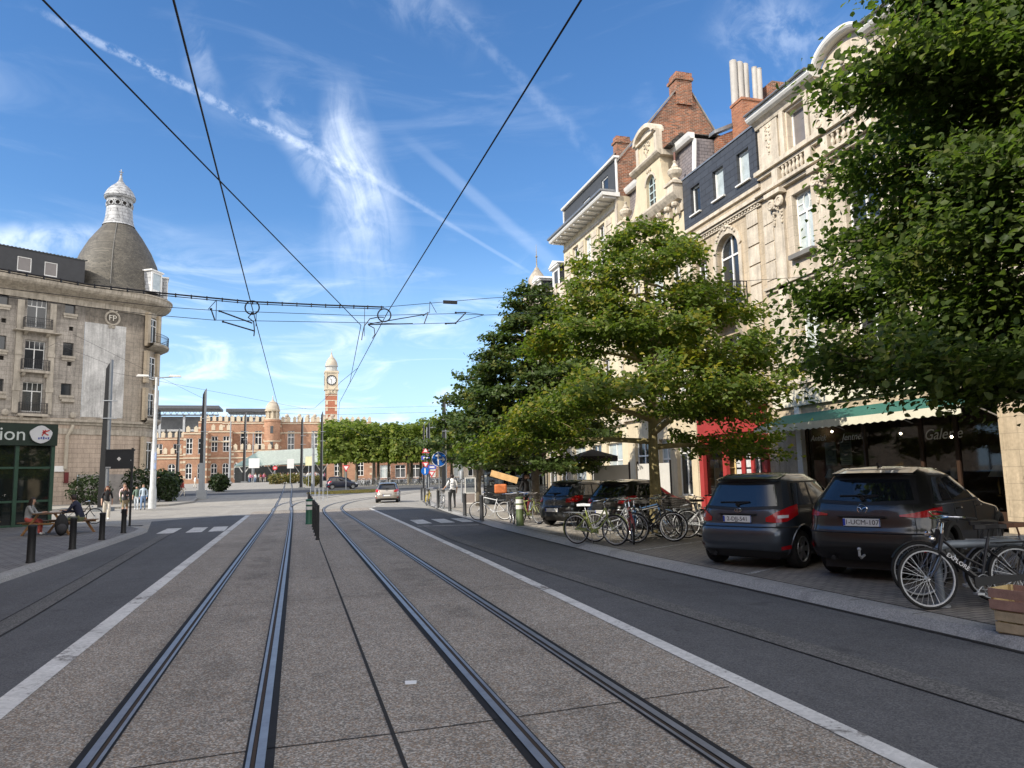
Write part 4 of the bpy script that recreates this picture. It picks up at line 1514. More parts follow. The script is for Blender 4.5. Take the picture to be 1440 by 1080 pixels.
# ---- house to the right, mostly behind the nearest tree
h6 = house('plain_townhouse', 'cream stone house behind the nearest tree at the right edge', 13.0)
W6 = 12.0
ops = []
for z0_, z1_ in ((12.0, 13.9), (8.8, 11.2), (5.2, 7.6)):
    for x0_ in (1.2, 4.0, 6.8, 9.6):
        ops.append((x0_, x0_ + 1.1, z0_, z1_))
ops += [(1.1, 2.4, .15, 3.1), (3.8, 6.0, .9, 3.1), (7.2, 10.8, .6, 3.1)]
mb = MB()
wall_front(mb, 0, W6, 0, 14.45, ops, 0, .3)
body(mb, W6, 14.45, 11)
mb.build('wall', m_stone, h6)
for i, o in enumerate(ops):
    window(h6, o, .2, 2, (.7,), sill=(.16, .14) if i < 12 else None, pm=m_curtain if i % 3 else m_pane)
mb = MB()
mb.cornice(.02, W6, [(0, 14.3), (.2, 14.3), (.5, 14.55), (.55, 14.75), (0, 14.75)])
mb.box(.0, -.12, 4.0, W6, -.003, 4.3)
mb.box(.0, -.1, 8.2, W6, -.003, 8.4)
for x in (.2, 2.7, 3.1, 6.3, 11.2):
    mb.box(x, -.14, .0, x + .42, -.002, 4.0)
mb.build('stone_trim', mat('white_painted_stone', (.68, .66, .60), .7, var=.1, streak=.12), h6)
MB().box(1.15, .15, .15, 2.35, .25, 2.5).build('door', mat('pale_wood_door', (.42, .27, .12), .5, var=.2), h6)

# ------------------------------------------------------------------ corner hotel building on the left
LB = thing('corner_building', 'grey stone corner building with a bell shaped tower dome and iron balconies', 'building', (-18.4, 74.71, 0.0), math.atan2(.552, .834))
RC, CX = 3.8, 3.6                    # radius and local x of the rounded corner
CY = 3.8
L0 = -22.0
ops = []
cols_ = [(-5.05 - 4.2 * k) for k in range(0, 4)]
small = []
for k in range(4):
    xb = -5.05 - k * 5.2
    for zb, zt in ((15.5, 18.2), (11.85, 14.35), (8.15, 10.7)):
        ops.append((xb, xb + 1.55, zb, zt))
    for zb, zt in ((17.15, 18.4), (13.3, 14.5), (9.75, 10.8)):
        ops.append((xb + 2.95, xb + 3.8, zb, zt))
    for zb in (15.6, 12.4):
        ops.append((xb + 3.35, xb + 3.7, zb, zb + .38))
m_lb = tiled('soot_grey_stone', (0.43, 0.39, 0.34), (0.36, 0.325, 0.285), (0.17, 0.15, 0.125), 0.7, 0.36, 0.009, var=.32, vscale=.5, bump=.4, streak=.55, dirt=.4, soot=(16.2, 17.6))
m_lb_low = tiled('pinkish_stone', (0.50, 0.40, 0.315), (0.45, 0.36, 0.285), (0.15, 0.13, 0.11), 1.0, 0.42, 0.012, var=.22, vscale=.6, bump=.45, streak=.35)
mb = MB()
wall_front(mb, L0, -.4, 7.7, 18.9, ops, 0, .3)
mb.quad((L0, 0, 0), (L0, 0, 18.9), (L0, 14, 18.9), (L0, 14, 0))
mb.quad((L0, 14, 0), (L0, 14, 18.9), (CX, 14, 18.9), (CX, 14, 0))
mb.quad((L0, 0, 18.9), (CX, 0, 18.9), (CX, 14, 18.9), (L0, 14, 18.9))
mb.build('wall', m_lb, LB)
mb = MB()
mb.quad((L0, 0, .0), (-.4, 0, .0), (-.4, 0, 7.7), (L0, 0, 7.7))
mb.quad((-.4, 0, 2.7), (CX, 0, 2.7), (CX, 0, 6.3), (-.4, 0, 6.3))
NA = 26
mb.lathe([(RC, 2.7), (RC, 6.3)], (CX, CY, 0), NA, -PI / 2, R(80))
mb.build('ground_floor_wall', m_lb_low, LB)
mb = MB()
mb.quad((-.4, -.06, 0), (CX, -.06, 0), (CX, -.06, 2.7), (-.4, -.06, 2.7))
mb.quad((-.4, -.06, 2.7), (CX, -.06, 2.7), (CX, 0, 2.72), (-.4, 0, 2.72))
mb.lathe([(RC + .06, 0), (RC + .06, 2.7), (RC, 2.72)], (CX, CY, 0), NA, -PI / 2, R(80))
mb.build('plinth', mat('rough_grey_plinth', (.25, .23, .21), .85, var=.3, scale=1.2, bump=.4, bscale=12), LB)
m_plast = mat('bare_grey_plaster', (0.53, 0.52, 0.50), .9, var=.34, scale=.7, bump=.3, bscale=10, streak=.45)
mb = MB()
mb.quad((-.4, -.02, 7.9), (3.2, -.02, 7.9), (3.2, -.02, 16.6), (-.4, -.02, 16.6))
mb.build('plaster_panel', m_plast, LB)
mb = MB()
mb.quad((3.2, 0, 6.3), (CX, 0, 6.3), (CX, 0, 18.9), (3.2, 0, 18.9))
mb.quad((-.4, 0.0, 16.6), (3.2, 0.0, 16.6), (3.2, 0.0, 18.9), (-.4, 0.0, 18.9))
mb.quad((-.4, 0.0, 6.3), (3.2, 0.0, 6.3), (3.2, 0.0, 7.9), (-.4, 0.0, 7.9))
mb.lathe([(RC, 6.3), (RC, 18.9)], (CX, CY, 0), NA, -PI / 2, R(80))
mb.build('tower_wall', tiled('sooty_tower_stone', (0.40, 0.345, 0.28), (0.35, 0.305, 0.25), (0.16, 0.145, 0.12), 0.8, 0.4, 0.008, var=.3, vscale=.5, streak=.4, dirt=.35, soot=(15.9, 17.2)), LB)
# bands and main cornice
mb = MB()
prof = [(0, 18.0), (.12, 18.0), (.14, 18.5), (.5, 18.75), (1.1, 19.1), (1.25, 19.3), (1.3, 19.62), (1.38, 19.7), (1.38, 19.82), (0, 19.95)]
mb.cornice(L0, CX, prof)
mb.lathe([(RC + o, z) for o, z in prof[1:-1]] + [(RC - .3, 19.95)], (CX, CY, 0), NA, -PI / 2, R(80))
for k in range(24):
    x = L0 + .4 + k * 1.05
    if x < 3.3:
        mb.prism([(x, -.13, 18.5), (x, -1.0, 19.02), (x, -1.0, 19.1), (x, -.13, 18.75)], (.32, 0, 0))
for z, h, o in ((7.15, .25, .12), (7.4, .22, .3), (6.3, .5, .08)):
    mb.box(L0, -o, z, CX, -.003, z + h)
    mb.lathe([(RC, z), (RC + o, z), (RC + o, z + h), (RC, z + h)], (CX, CY, 0), NA, -PI / 2, R(80))
mb.build('cornice', m_trim_d, LB)
mb = MB()
for k in range(4):
    xb = -5.05 - k * 5.2
    for x in (xb - .75, xb + 1.75):
        mb.box(x, -.14, 8.0, x + .5, -.003, 17.8)
        mb.box(x - .06, -.2, 9.9, x + .56, -.004, 10.3)
        mb.box(x - .04, -.2, 13.0, x + .54, -.004, 13.35)
    for zb, dp in ((15.32, .75), (11.7, .6), (7.95, .6)):
        mb.box(xb - .35, -dp, zb - .22, xb + 1.9, -.005, zb)
        mb.prism([(xb - .2, -.02, zb - .6), (xb - .2, -.3, zb - .5), (xb - .2, -dp + .1, zb - .22), (xb - .2, -.02, zb - .22)], (.25, 0, 0))
        mb.prism([(xb + 1.5, -.02, zb - .6), (xb + 1.5, -.3, zb - .5), (xb + 1.5, -dp + .1, zb - .22), (xb + 1.5, -.02, zb - .22)], (.25, 0, 0))
    mb.box(xb - 1.0, -.8, 15.02, xb + 2.6, -.006, 15.1)
    for zb in (13.3, 9.75, 17.15):
        mb.box(xb + 2.8, -.2, zb - .22, xb + 3.95, -.004, zb - .02)
        mb.box(xb + 2.85, -.12, zb - .42, xb + 3.9, -.004, zb - .22)
    mb.ball((xb + 4.0, -.1, 8.0), .3, .15, .3, 10, 6)
    mb.prism([(xb + 3.0, -.004, 9.05), (xb + 3.0, -.3, 9.15), (xb + 3.0, -.3, 9.4), (xb + 3.0, -.004, 9.4)], (1.0, 0, 0))
# monogram wreath on the tower
mb.torus((1.92, -.06, 17.25), (0, 1, 0), .62, .1, 22, 6)
for k in range(9):
    mb.ball((1.92 + random.uniform(-.35, .35), -.06, 18.05 + random.uniform(-.1, .3)), .12, .08, .12, 6, 5)
    mb.ball((1.92 + random.uniform(-.25, .25), -.06, 16.5 + random.uniform(-.15, .1)), .12, .08, .12, 6, 5)
mb.build('stone_trim', mat('pale_weathered_trim', (.42, .375, .31), .85, var=.28, scale=1.2, streak=.4), LB)
text_mesh('monogram', 'FP', .75, mat('cream_monogram', (.62, .58, .5), .7), LB, (1.92, -.06, 17.25), (R(90), 0, 0), .05)
m_wf = mat('aged_white_joinery', (.68, .68, .66), .5, var=.1)
for i, o in enumerate(ops):
    if o[1] - o[0] > 1.2:
        window(LB, o, .2, 2, (.70,), fm=m_wf, lights=4, pm=m_pane)
    elif o[1] - o[0] > .6:
        window(LB, o, .2, 1, (), fm=mat('dark_joinery', (.09, .085, .08), .6), fw=.05)
    else:
        MB().box(o[0], .18, o[2], o[1], .26, o[3]).build('vent', m_dark_in, LB)
for k in range(4):
    xb = -5.05 - k * 5.2
    for zb, dp in ((15.32, .7), (11.7, .55), (7.95, .55)):
        railing(LB, xb - .28, xb + 1.83, -.02, -dp, zb, zb + .92, .13, m_iron, 'balcony_railing', True, k < 1)
# dark roof storey with two skylight windows
mb = MB()
rops = [(-5.85, -4.75, 20.45, 21.75), (-3.75, -2.7, 20.4, 21.7), (-9.4, -8.3, 20.45, 21.75), (-13, -11.9, 20.45, 21.75)]
wall_front(mb, L0, -.45, 19.9, 22.4, rops, .55, .2)
mb.quad((L0, .55, 22.4), (-.45, .55, 22.4), (-.45, 10, 22.4), (L0, 10, 22.4))
mb.quad((-.45, .55, 19.9), (-.45, 10, 19.9), (-.45, 10, 22.4), (-.45, .55, 22.4))
mb.build('roof_storey', mat('anthracite_sheet', (.035, .037, .042), .55, var=.18), LB)
mb = MB()
mb.box(L0, .48, 22.4, -.40, .75, 22.47)
for k in range(int((0 - L0) / .3)):
    mb.box(L0 + k * .3, .47, 22.47, L0 + k * .3 + .14, .76, 22.51)
mb.build('roof_edge', mat('dark_ridge', (.05, .055, .055), .6), LB)
for o in rops:
    window(LB, o, .6, 1, (), pm=m_blind, fw=.08)
# tower dome, lantern, dormers
TC = (CX, CY, 0)
mb = MB()
mb.lathe([(4.25, 19.9), (4.15, 20.1), (4.02, 20.6), (3.95, 21.3), (3.87, 22.0), (3.75, 22.7), (3.56, 23.5), (3.3, 24.2), (2.98, 24.9), (2.58, 25.7), (2.12, 26.4), (1.7, 27.0), (1.4, 27.45), (1.3, 27.7)], TC, 40)
m_dome = tiled('grey_slate_scales', (0.155, 0.14, 0.115), (0.095, 0.088, 0.075), (0.07, 0.066, 0.058), 0.22, 0.13, 0.012, rough=.6, var=.34, vscale=.8, bump=.7, dirt=.2)
dm = mb.build('dome', m_dome, LB, True)
mb = MB()
for a in (R(-118), R(-28), R(62), R(152)):
    pts = []
    for r_, z in ((4.04, 20.6), (3.89, 22.0), (3.58, 23.5), (3.0, 24.9), (2.14, 26.4), (1.42, 27.45)):
        pts.append((CX + math.cos(a) * (r_ + .02), CY + math.sin(a) * (r_ + .02), z))
    mb.tube(pts, .035, 6)
mb.build('dome_rib', mat('lead_grey', (.2, .195, .18), .5, metal=.4, var=.25), dm)
m_lead = tiled('weathered_lead', (.50, .51, .52), (.38, .39, .40), (.16, .16, .17), .5, .35, .02, rough=.5, var=.4, vscale=1.6, bump=.3, streak=.5)
mb = MB()
mb.lathe([(1.5, 27.45), (1.36, 27.8), (1.25, 28.4), (1.2, 29.1), (1.18, 29.35)], TC, 30)
mb.lathe([(1.18, 29.95), (1.2, 30.2), (1.32, 30.25), (1.43, 30.35), (1.43, 30.5), (1.28, 30.55)], TC, 30)
mb.lathe([(0.924, 29.2), (0.924, 30.1)], TC, 20)
ln = mb.build('lantern', m_lead, LB, 50)
mb = MB()
for k in range(12):
    a = 2 * PI * k / 12
    c = (CX + 1.18 * math.cos(a), CY + 1.18 * math.sin(a), 29.65)
    mb.torus(c, (math.cos(a), math.sin(a), 0), .24, .055, 16, 6)
    a2 = a + PI / 12
    mb.box(CX + 1.14 * math.cos(a2) - .05, CY + 1.14 * math.sin(a2) - .05, 29.35, CX + 1.14 * math.cos(a2) + .05, CY + 1.14 * math.sin(a2) + .05, 29.98)
mb.build('porthole_ring', m_lead, ln)
mb = MB()
for k in range(12):
    a = 2 * PI * k / 12
    ax = Vector((math.cos(a), math.sin(a), 0))
    side = Vector((-ax.y, ax.x, 0))
    c = Vector((CX, CY, 29.65)) + ax * 1.11
    mb.poly([c + side * math.cos(t_) * .21 + Vector((0, 0, 1)) * math.sin(t_) * .21 for t_ in np.linspace(0, 2 * PI, 15)[:-1]])
mb.build('porthole', m_dark_in, ln)
mb = MB()
mb.lathe([(1.46, 30.5), (1.36, 30.8), (1.16, 31.2), (0.836, 31.6), (0.44, 31.95), (0.211, 32.3), (0.123, 32.7), (0.088, 32.9), (0.141, 33.0), (0.0528, 33.1), (0.0352, 33.5), (0, 33.55)], TC, 28)
mb.box(CX - .2, CY - .03, 33.2, CX + .2, CY + .03, 33.28)
mb.build('lantern_cap', m_lead, LB, True)
for a in (R(-62), R(-22), R(18)):
    e = Vector((math.cos(a), math.sin(a), 0))
    sd_ = Vector((-e.y, e.x, 0))
    c = Vector((CX, CY, 0)) + e * 3.75 + Vector((0, 0, 21.35))
    d_ = MB().obox(c, sd_, e, (0, 0, 1), 1.5, 1.6, 2.1).build('dome_dormer', m_lead, LB)
    mb = MB()
    f0 = c + e * .84
    for dx, dz, wx, wz in ((-.65, 0, .2, 2.1), (.65, 0, .2, 2.1), (0, .95, 1.1, .2), (0, -.9, 1.1, .3)):
        mb.obox(f0 + sd_ * dx + Vector((0, 0, dz)), sd_, e, (0, 0, 1), wx, .1, wz)
    mb.obox(c + Vector((0, 0, 1.12)), sd_, e, (0, 0, 1), 1.8, 1.95, .14)
    mb.build('dormer_frame', m_white, d_)
    MB().obox(f0 - e * .02 + Vector((0, 0, .02)), sd_, e, (0, 0, 1), 1.1, .04, 1.7).build('pane', m_curtain, d_)
# bays and balconies on the rounded corner
for zb, zt, balc in ((15.5, 17.9, True), (11.9, 14.1, False), (8.3, 10.5, True), (3.0, 5.8, False)):
    for a in (R(-52), R(-18), R(16)):
        e = Vector((math.cos(a), math.sin(a), 0))
        sd_ = Vector((-e.y, e.x, 0))
        c = Vector((CX, CY, (zb + zt) / 2)) + e * (RC + .02)
        mb = MB()
        H_ = zt - zb
        for dx, dz, wx, wz in ((-.62, 0, .1, H_), (.62, 0, .1, H_), (0, H_ / 2 - .05, 1.2, .1), (0, -H_ / 2 + .05, 1.2, .1), (0, 0, .08, H_), (0, H_ * .2, 1.2, .08)):
            mb.obox(c + sd_ * dx + Vector((0, 0, dz)), sd_, e, (0, 0, 1), wx, .12, wz)
        w_ = mb.build('window', m_wf, LB)
        MB().obox(c - e * .01, sd_, e, (0, 0, 1), 1.2, .05, H_ - .1).build('pane', m_pane, w_)
        if not balc or True:
            mb = MB()
            for s_ in (-1, 1):
                mb.obox(c + sd_ * s_ * .95 + e * .1, sd_, e, (0, 0, 1), .5, .34, H_ + .9)
            mb.build('bay_pier', m_stone2 if a < R(-40) else m_trim_d, LB)
mb = MB()
mb.lathe([(RC + .0, 14.75), (RC + .6, 14.8), (RC + 1.15, 15.1), (RC + 1.2, 15.3), (RC, 15.32)], TC, NA, R(-68), R(60))
mb.build('balcony', m_trim_d, LB, 30)
mb = MB()
mb.lathe([(RC + .0, 7.5), (RC + .5, 7.55), (RC + .7, 7.8), (RC + .7, 8.0), (RC, 8.02)], TC, NA, R(-68), R(60))
mb.build('balcony', m_trim_d, LB, 30)
for rr, z0_ in ((RC + 1.12, 15.32), (RC + .62, 8.02)):
    mb = MB()
    n_ = 34
    for z in (z0_ + .1, z0_ + .95, z0_ + .7):
        mb.tube([(CX + rr * math.cos(a), CY + rr * math.sin(a), z) for a in np.linspace(R(-66), R(58), n_)], .022, 5)
    for a in np.linspace(R(-66), R(58), n_ * 2):
        mb.cyl((CX + rr * math.cos(a), CY + rr * math.sin(a), z0_), (CX + rr * math.cos(a), CY + rr * math.sin(a), z0_ + .95), .012, None, 4)
    mb.build('balcony_railing', m_iron, LB)
# pipe and meter box on the lower wall, plaque
mb = MB()
mb.tube([(-1.45, -.12, 3.2), (-1.45, -.12, 6.1), (-1.2, -.2, 6.6), (-1.0, -.1, 7.1)], .16, 8)
mb.build('downpipe', mat('cream_pipe', (.42, .37, .29), .7, var=.2, streak=.3), LB)
MB().box(-2.3, -.12, 3.0, -1.55, -.02, 3.5).build('plaque', m_white, LB)
MB().box(-1.5, -.25, 2.0, -1.2, -.02, 2.95).build('letter_box', mat('dark_red_box', (.12, .015, .015), .5), LB)
mb = MB()
for k in range(22):
    a = L0 + k * .9
    if a < -2.6:
        mb.box(a, -.04, .4, a + .8, -.002, 2.2)
mb.build('stone_panel', m_lb_low, LB)

# ------------------------------------------------------------------ the row on the near left, just outside the picture: it shades the street
for nm, lab, y0_, w_, z_ in (('apartment_block', 'tall brick apartment block beside the street, left of the tracks', -32.0, 39.0, 18.6),
                             ('street_house', 'plain brick street house before the cafe on the left', 7.02, 12.4, 15.2),
                             ('street_house', 'plain rendered street house next to the cafe corner on the left', 19.44, 15.4, 14.9)):
    b_ = thing(nm, lab, 'building', (-13.2, y0_, 0.1), R(90))
    ops = [(x, x + 1.1, z, z + 1.9) for x in np.arange(1.2, w_ - 1.5, 2.6) for z in np.arange(4.6, z_ - 2.5, 3.3)]
    ops += [(x, x + 1.9, .5, 3.3) for x in np.arange(1.0, w_ - 2.2, 2.6)]
    mb = MB()
    wall_front(mb, 0, w_, 0, z_, ops, 0, .25)
    body(mb, w_, z_, 10)
    mb.build('wall', m_stone2 if 'rendered' in lab else m_brick_o, b_)
    MB().cornice(0, w_, [(0, z_ - .4), (.2, z_ - .4), (.4, z_ - .1), (.4, z_), (0, z_)]).build('cornice', m_trim, b_)
    for o in ops:
        window(b_, o, .15, 2, (.7,))

# ------------------------------------------------------------------ trees
def bark_mat(name, c, c2):
    return mat(name, c, .9, var=.35, scale=5, bump=.6, bscale=18)


m_bark = bark_mat('grey_bark', (.15, .13, .10), None)
m_bark_y = bark_mat('yellowish_bark', (.30, .25, .12), None)
LEAF_SHAPE = [(-.5, 0), (-.28, .34), (.05, .40), (.34, .2), (.62, 0), (.34, -.2), (.05, -.40), (-.28, -.34)]


def leaf_mesh(name, P, N, size, rng, fold=0.25, simple=False):
    """one small leaf blade per point, facing roughly N"""
    n = len(P)
    up = N + rng.normal(0, .58, (n, 3))
    up /= np.linalg.norm(up, axis=1, keepdims=True) + 1e-9
    ax = np.cross(up, rng.normal(0, 1, (n, 3)))
    ax /= np.linalg.norm(ax, axis=1, keepdims=True) + 1e-9
    bx = np.cross(up, ax)
    s = size * rng.uniform(.6, 1.3, (n, 1))
    if simple:
        sh = [(-.5, -.32), (.5, -.28), (.55, .3), (-.45, .34)]
        faces = [(0, 1, 2, 3)]
    else:
        sh = [(-.5, 0), (-.15, .42), (.3, .3), (.65, 0), (.3, -.3), (-.15, -.42)]
        faces = [(0, 3, 2, 1), (0, 5, 4, 3)]
    k = len(sh)
    V = np.empty((n, k, 3))
    for i, (u, w) in enumerate(sh):
        V[:, i] = P + ax * (u * s) + bx * (w * s) + up * (abs(w) * fold * s - (0.12 * s if u > .6 else 0))
    base = np.arange(n) * k
    F = np.concatenate([np.array(f)[None, :] + base[:, None] for f in faces])
    me = bpy.data.meshes.new(name)
    me.vertices.add(n * k)
    me.vertices.foreach_set('co', V.reshape(-1))
    me.loops.add(F.size)
    me.loops.foreach_set('vertex_index', F.reshape(-1))
    me.polygons.add(len(F))
    me.polygons.foreach_set('loop_start', np.arange(len(F)) * F.shape[1])
    me.update(calc_edges=True)
    return me


def grow(rng, H, trunk_r, z_first, envelope, n_main, up_angle, spray, droop=0.0, lean=(0, 0), flat=.5, keep=None):
    """skeleton: trunk + main limbs + twigs; returns MB of wood and leaf seat points"""
    wood = MB()
    tp = []
    for k in range(9):
        t_ = k / 8
        tp.append((lean[0] * t_ + rng.normal(0, .035) * t_ * 2, lean[1] * t_ + rng.normal(0, .035) * t_ * 2, t_ * H * .94))
    wood.tube(tp, [trunk_r * (1.25 if k == 0 else (1 - .9 * (k / 8) ** .9)) + .01 for k in range(9)], 10)
    P, N = [], []
    for m in range(n_main):
        f = (m + .5) / n_main
        z = z_first + (H * .95 - z_first) * f ** .92
        az = m * 2.39996 + rng.uniform(-.4, .4)
        ln = envelope(z / H, az) * rng.uniform(.82, 1.12)
        if ln < .15:
            ln = .15
        st = np.array([np.interp(z / H, [0, 1], [0, lean[0]]), np.interp(z / H, [0, 1], [0, lean[1]]), z - .25 * ln * math.tan(up_angle)])
        dirv = np.array([math.cos(az), math.sin(az), 0.0])
        up_a = up_angle + rng.normal(0, R(9))
        pts = []
        steps = 7
        for k in range(steps + 1):
            t_ = k / steps
            p = st + dirv * ln * t_ + np.array([0, 0, ln * (math.tan(up_a) * t_ * (1 - .35 * t_) - droop * t_ * t_)])
            p = p + rng.normal(0, .05, 3) * t_
            pts.append(p)
        r0 = max(.018, trunk_r * .42 * (1 - f) + .02)
        wood.tube([tuple(p) for p in pts], [r0 * (1 - .85 * k / steps) + .004 for k in range(steps + 1)], 6)
        nt = max(4, int(ln * spray[0]))
        for j in range(nt):
            t_ = rng.uniform(.16, 1.0) ** .75
            i0 = min(int(t_ * steps), steps - 1)
            p = pts[i0] + (pts[i0 + 1] - pts[i0]) * (t_ * steps - i0)
            a2 = az + rng.choice([-1, 1]) * rng.uniform(.5, 1.35)
            tl = ln * (.18 + .30 * (1 - t_)) * rng.uniform(.7, 1.2) + .15
            d2 = np.array([math.cos(a2), math.sin(a2), rng.uniform(-.15, .4)])
            q = p + d2 * tl
            if rng.uniform() < .6:
                wood.tube([tuple(p), tuple((p + q) / 2 + np.array([0, 0, .04])), tuple(q)], [.011, .008, .003], 4, cap=False)
            nl = int(spray[1] * (tl + .25))
            tt = rng.uniform(.12, 1.08, nl)[:, None]
            pp = p + (q - p) * tt + rng.normal(0, 1, (nl, 3)) * np.array([spray[2], spray[2], spray[2] * flat])
            P.append(pp)
            nn = np.tile(np.array([0, 0, 1.0]) + .45 * np.array([math.cos(az), math.sin(az), 0]), (nl, 1))
            N.append(nn)
        # leaves along the limb end itself
        nl = int(spray[1] * .9)
        tt = rng.uniform(.5, 1.05, nl)
        idx = np.clip((tt * steps).astype(int), 0, steps - 1)
        A_ = np.array(pts)
        pp = A_[idx] + (A_[idx + 1] - A_[idx]) * (tt * steps - idx)[:, None] + rng.normal(0, spray[2] * .7, (nl, 3))
        P.append(pp)
        N.append(np.tile(np.array([0, 0, 1.0]), (nl, 1)))
    return wood, np.concatenate(P), np.concatenate(N)


def tree(name, label, loc, H, trunk_r, z_first, env, n_main, up, spray, leaf, lm, bark, seed, droop=0, lean=(0, 0), flat=.5, simple=False, group='street trees along the parking bays', cull=None):
    rng = np.random.default_rng(seed)
    root = thing(name, label, 'tree', loc, 0, group)
    wood, P, N = grow(rng, H, trunk_r, z_first, env, n_main, up, spray, droop, lean, flat)
    if cull is not None:
        k = cull(P)
        P, N = P[k], N[k]
    wood.build('trunk', bark, root, 'all')
    me = leaf_mesh('crown', P, N, leaf, rng, simple=simple)
    me.materials.append(lm)
    o = bpy.data.objects.new('crown', me)
    COL.objects.link(o)
    o.parent = root
    return root, len(P)


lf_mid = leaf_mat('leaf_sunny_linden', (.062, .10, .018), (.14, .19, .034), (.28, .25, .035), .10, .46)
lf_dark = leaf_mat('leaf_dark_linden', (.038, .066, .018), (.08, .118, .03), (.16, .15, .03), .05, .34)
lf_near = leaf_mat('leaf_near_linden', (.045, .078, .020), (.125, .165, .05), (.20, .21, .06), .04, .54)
lf_plane = leaf_mat('leaf_clipped_plane', (.10, .14, .026), (.21, .26, .055), (.30, .27, .06), .05, .5)

e_mid = lambda t_, a: 4.4 * max(.05, math.sin(min(1, (1 - t_) / .78) * PI * .5)) ** .8 * (1 if t_ > .3 else .92) * (1 + .14 * math.sin(3 * a + 1))
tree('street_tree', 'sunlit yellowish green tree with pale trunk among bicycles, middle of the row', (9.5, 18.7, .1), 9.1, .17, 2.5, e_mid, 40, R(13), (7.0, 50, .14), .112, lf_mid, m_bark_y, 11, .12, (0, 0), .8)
e_con = lambda t_, a: 3.75 * max(.04, (1 - t_) / .80) ** .72 * (1 if t_ > .25 else .9) * (1 + .1 * math.sin(4 * a))
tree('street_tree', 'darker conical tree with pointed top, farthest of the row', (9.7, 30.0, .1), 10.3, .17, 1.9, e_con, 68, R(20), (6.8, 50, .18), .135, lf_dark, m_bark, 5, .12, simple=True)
e_near = lambda t_, a: 3.8 * (.72 if t_ < .24 else 1) * max(.05, math.sin(min(1, (1 - t_) / .70) * PI * .5)) ** .6 * (1 + .06 * math.sin(3 * a))
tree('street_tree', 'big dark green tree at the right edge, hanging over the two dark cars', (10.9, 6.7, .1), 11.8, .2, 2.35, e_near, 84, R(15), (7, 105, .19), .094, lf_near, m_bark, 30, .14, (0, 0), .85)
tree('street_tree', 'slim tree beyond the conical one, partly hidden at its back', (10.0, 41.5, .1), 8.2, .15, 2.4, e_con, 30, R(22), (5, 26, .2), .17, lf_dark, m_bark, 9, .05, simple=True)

# clipped plane trees on the square: one built, the rest copied and turned
rng = np.random.default_rng(77)
protos = []
for q in range(3):
    root = thing('plane_tree', 'clipped plane tree', 'tree', (0, 0, 0), 0, 'clipped plane trees on the station square')
    wood = MB()
    wood.tube([(0, 0, 0), (.05, .03, 2.0), (.02, .0, 4.2)], [.30, .22, .2], 8)
    for k in range(9):
        a = k * .7 + q
        wood.tube([(0, 0, 3.4 + .12 * k), (math.cos(a) * 1.2, math.sin(a) * 1.2, 4.6 + .3 * k), (math.cos(a) * 2.2, math.sin(a) * 2.2, 5.6 + .4 * k)], [.11, .07, .03], 5)
    wood.build('trunk', m_bark, root)
    n = 5200
    P = np.stack([rng.uniform(-3.1, 3.1, n), rng.uniform(-3.1, 3.1, n), rng.uniform(3.4, 9.6, n)], 1)
    lump = np.sin(P[:, 0] * 1.9 + q) * np.sin(P[:, 1] * 1.7) * np.sin(P[:, 2] * 1.5 + q) + rng.normal(0, .22, n)
    edge = np.maximum(np.abs(P[:, 0]) / 2.9, np.abs(P[:, 1]) / 2.9)
    edge = np.maximum(edge, np.abs(P[:, 2] - 6.5) / 2.9)
    keep = (lump > -.28) & (edge < 1 + .1 * lump)
    P = P[keep]
    N = P - np.array([0, 0, 6.0])
    N = N / (np.linalg.norm(N, axis=1, keepdims=True) + 1e-6) + np.array([0, 0, .7])
    me = leaf_mesh('crown', P, N, .42, rng, simple=True)
    me.materials.append(lf_plane)
    o = bpy.data.objects.new('crown', me)
    COL.objects.link(o)
    o.parent = root
    protos.append(root)
spots = []
for k in range(7):
    spots.append((6.2 + k * 4.9, 113.0 + (k % 2) * .8 - k * .9))
for k in range(7):
    spots.append((7.5 + k * 5.2, 122.5 - k * .9))
for k in range(6):
    spots.append((10.0 + k * 5.6, 132.0))
names1 = ['leftmost clipped plane tree of the front row by the dark blue car', 'second clipped plane tree of the front row, counted from the left', 'third clipped plane tree of the front row, counted from the left', 'clipped plane tree in the middle of the front row', 'fifth clipped plane tree of the front row, just left of the blue arrow sign', 'sixth clipped plane tree of the front row, behind the blue arrow sign', 'rightmost clipped plane tree of the front row, beside the conical street tree']
for i, (x, y) in enumerate(spots):
    lab = names1[i] if i < 7 else ('clipped plane tree of the middle row behind the front row' if i < 14 else 'clipped plane tree of the back row on the square')
    grp = 'clipped plane trees of the front row' if i < 7 else ('clipped plane trees of the middle row' if i < 14 else 'clipped plane trees of the back row')
    p = protos[i % 3]
    if i < 3:
        p.location = (x, y, hgt(y))
        p['label'] = lab
        p['group'] = grp
        t_ = p
    else:
        t_ = copy_tree(p, (x, y, hgt(y)), rng.choice([0, PI / 2, PI, -PI / 2]) + rng.uniform(-.1, .1), lab, group=grp)
    t_.scale = (rng.uniform(.96, 1.10), rng.uniform(.95, 1.06), rng.uniform(.90, 1.08))


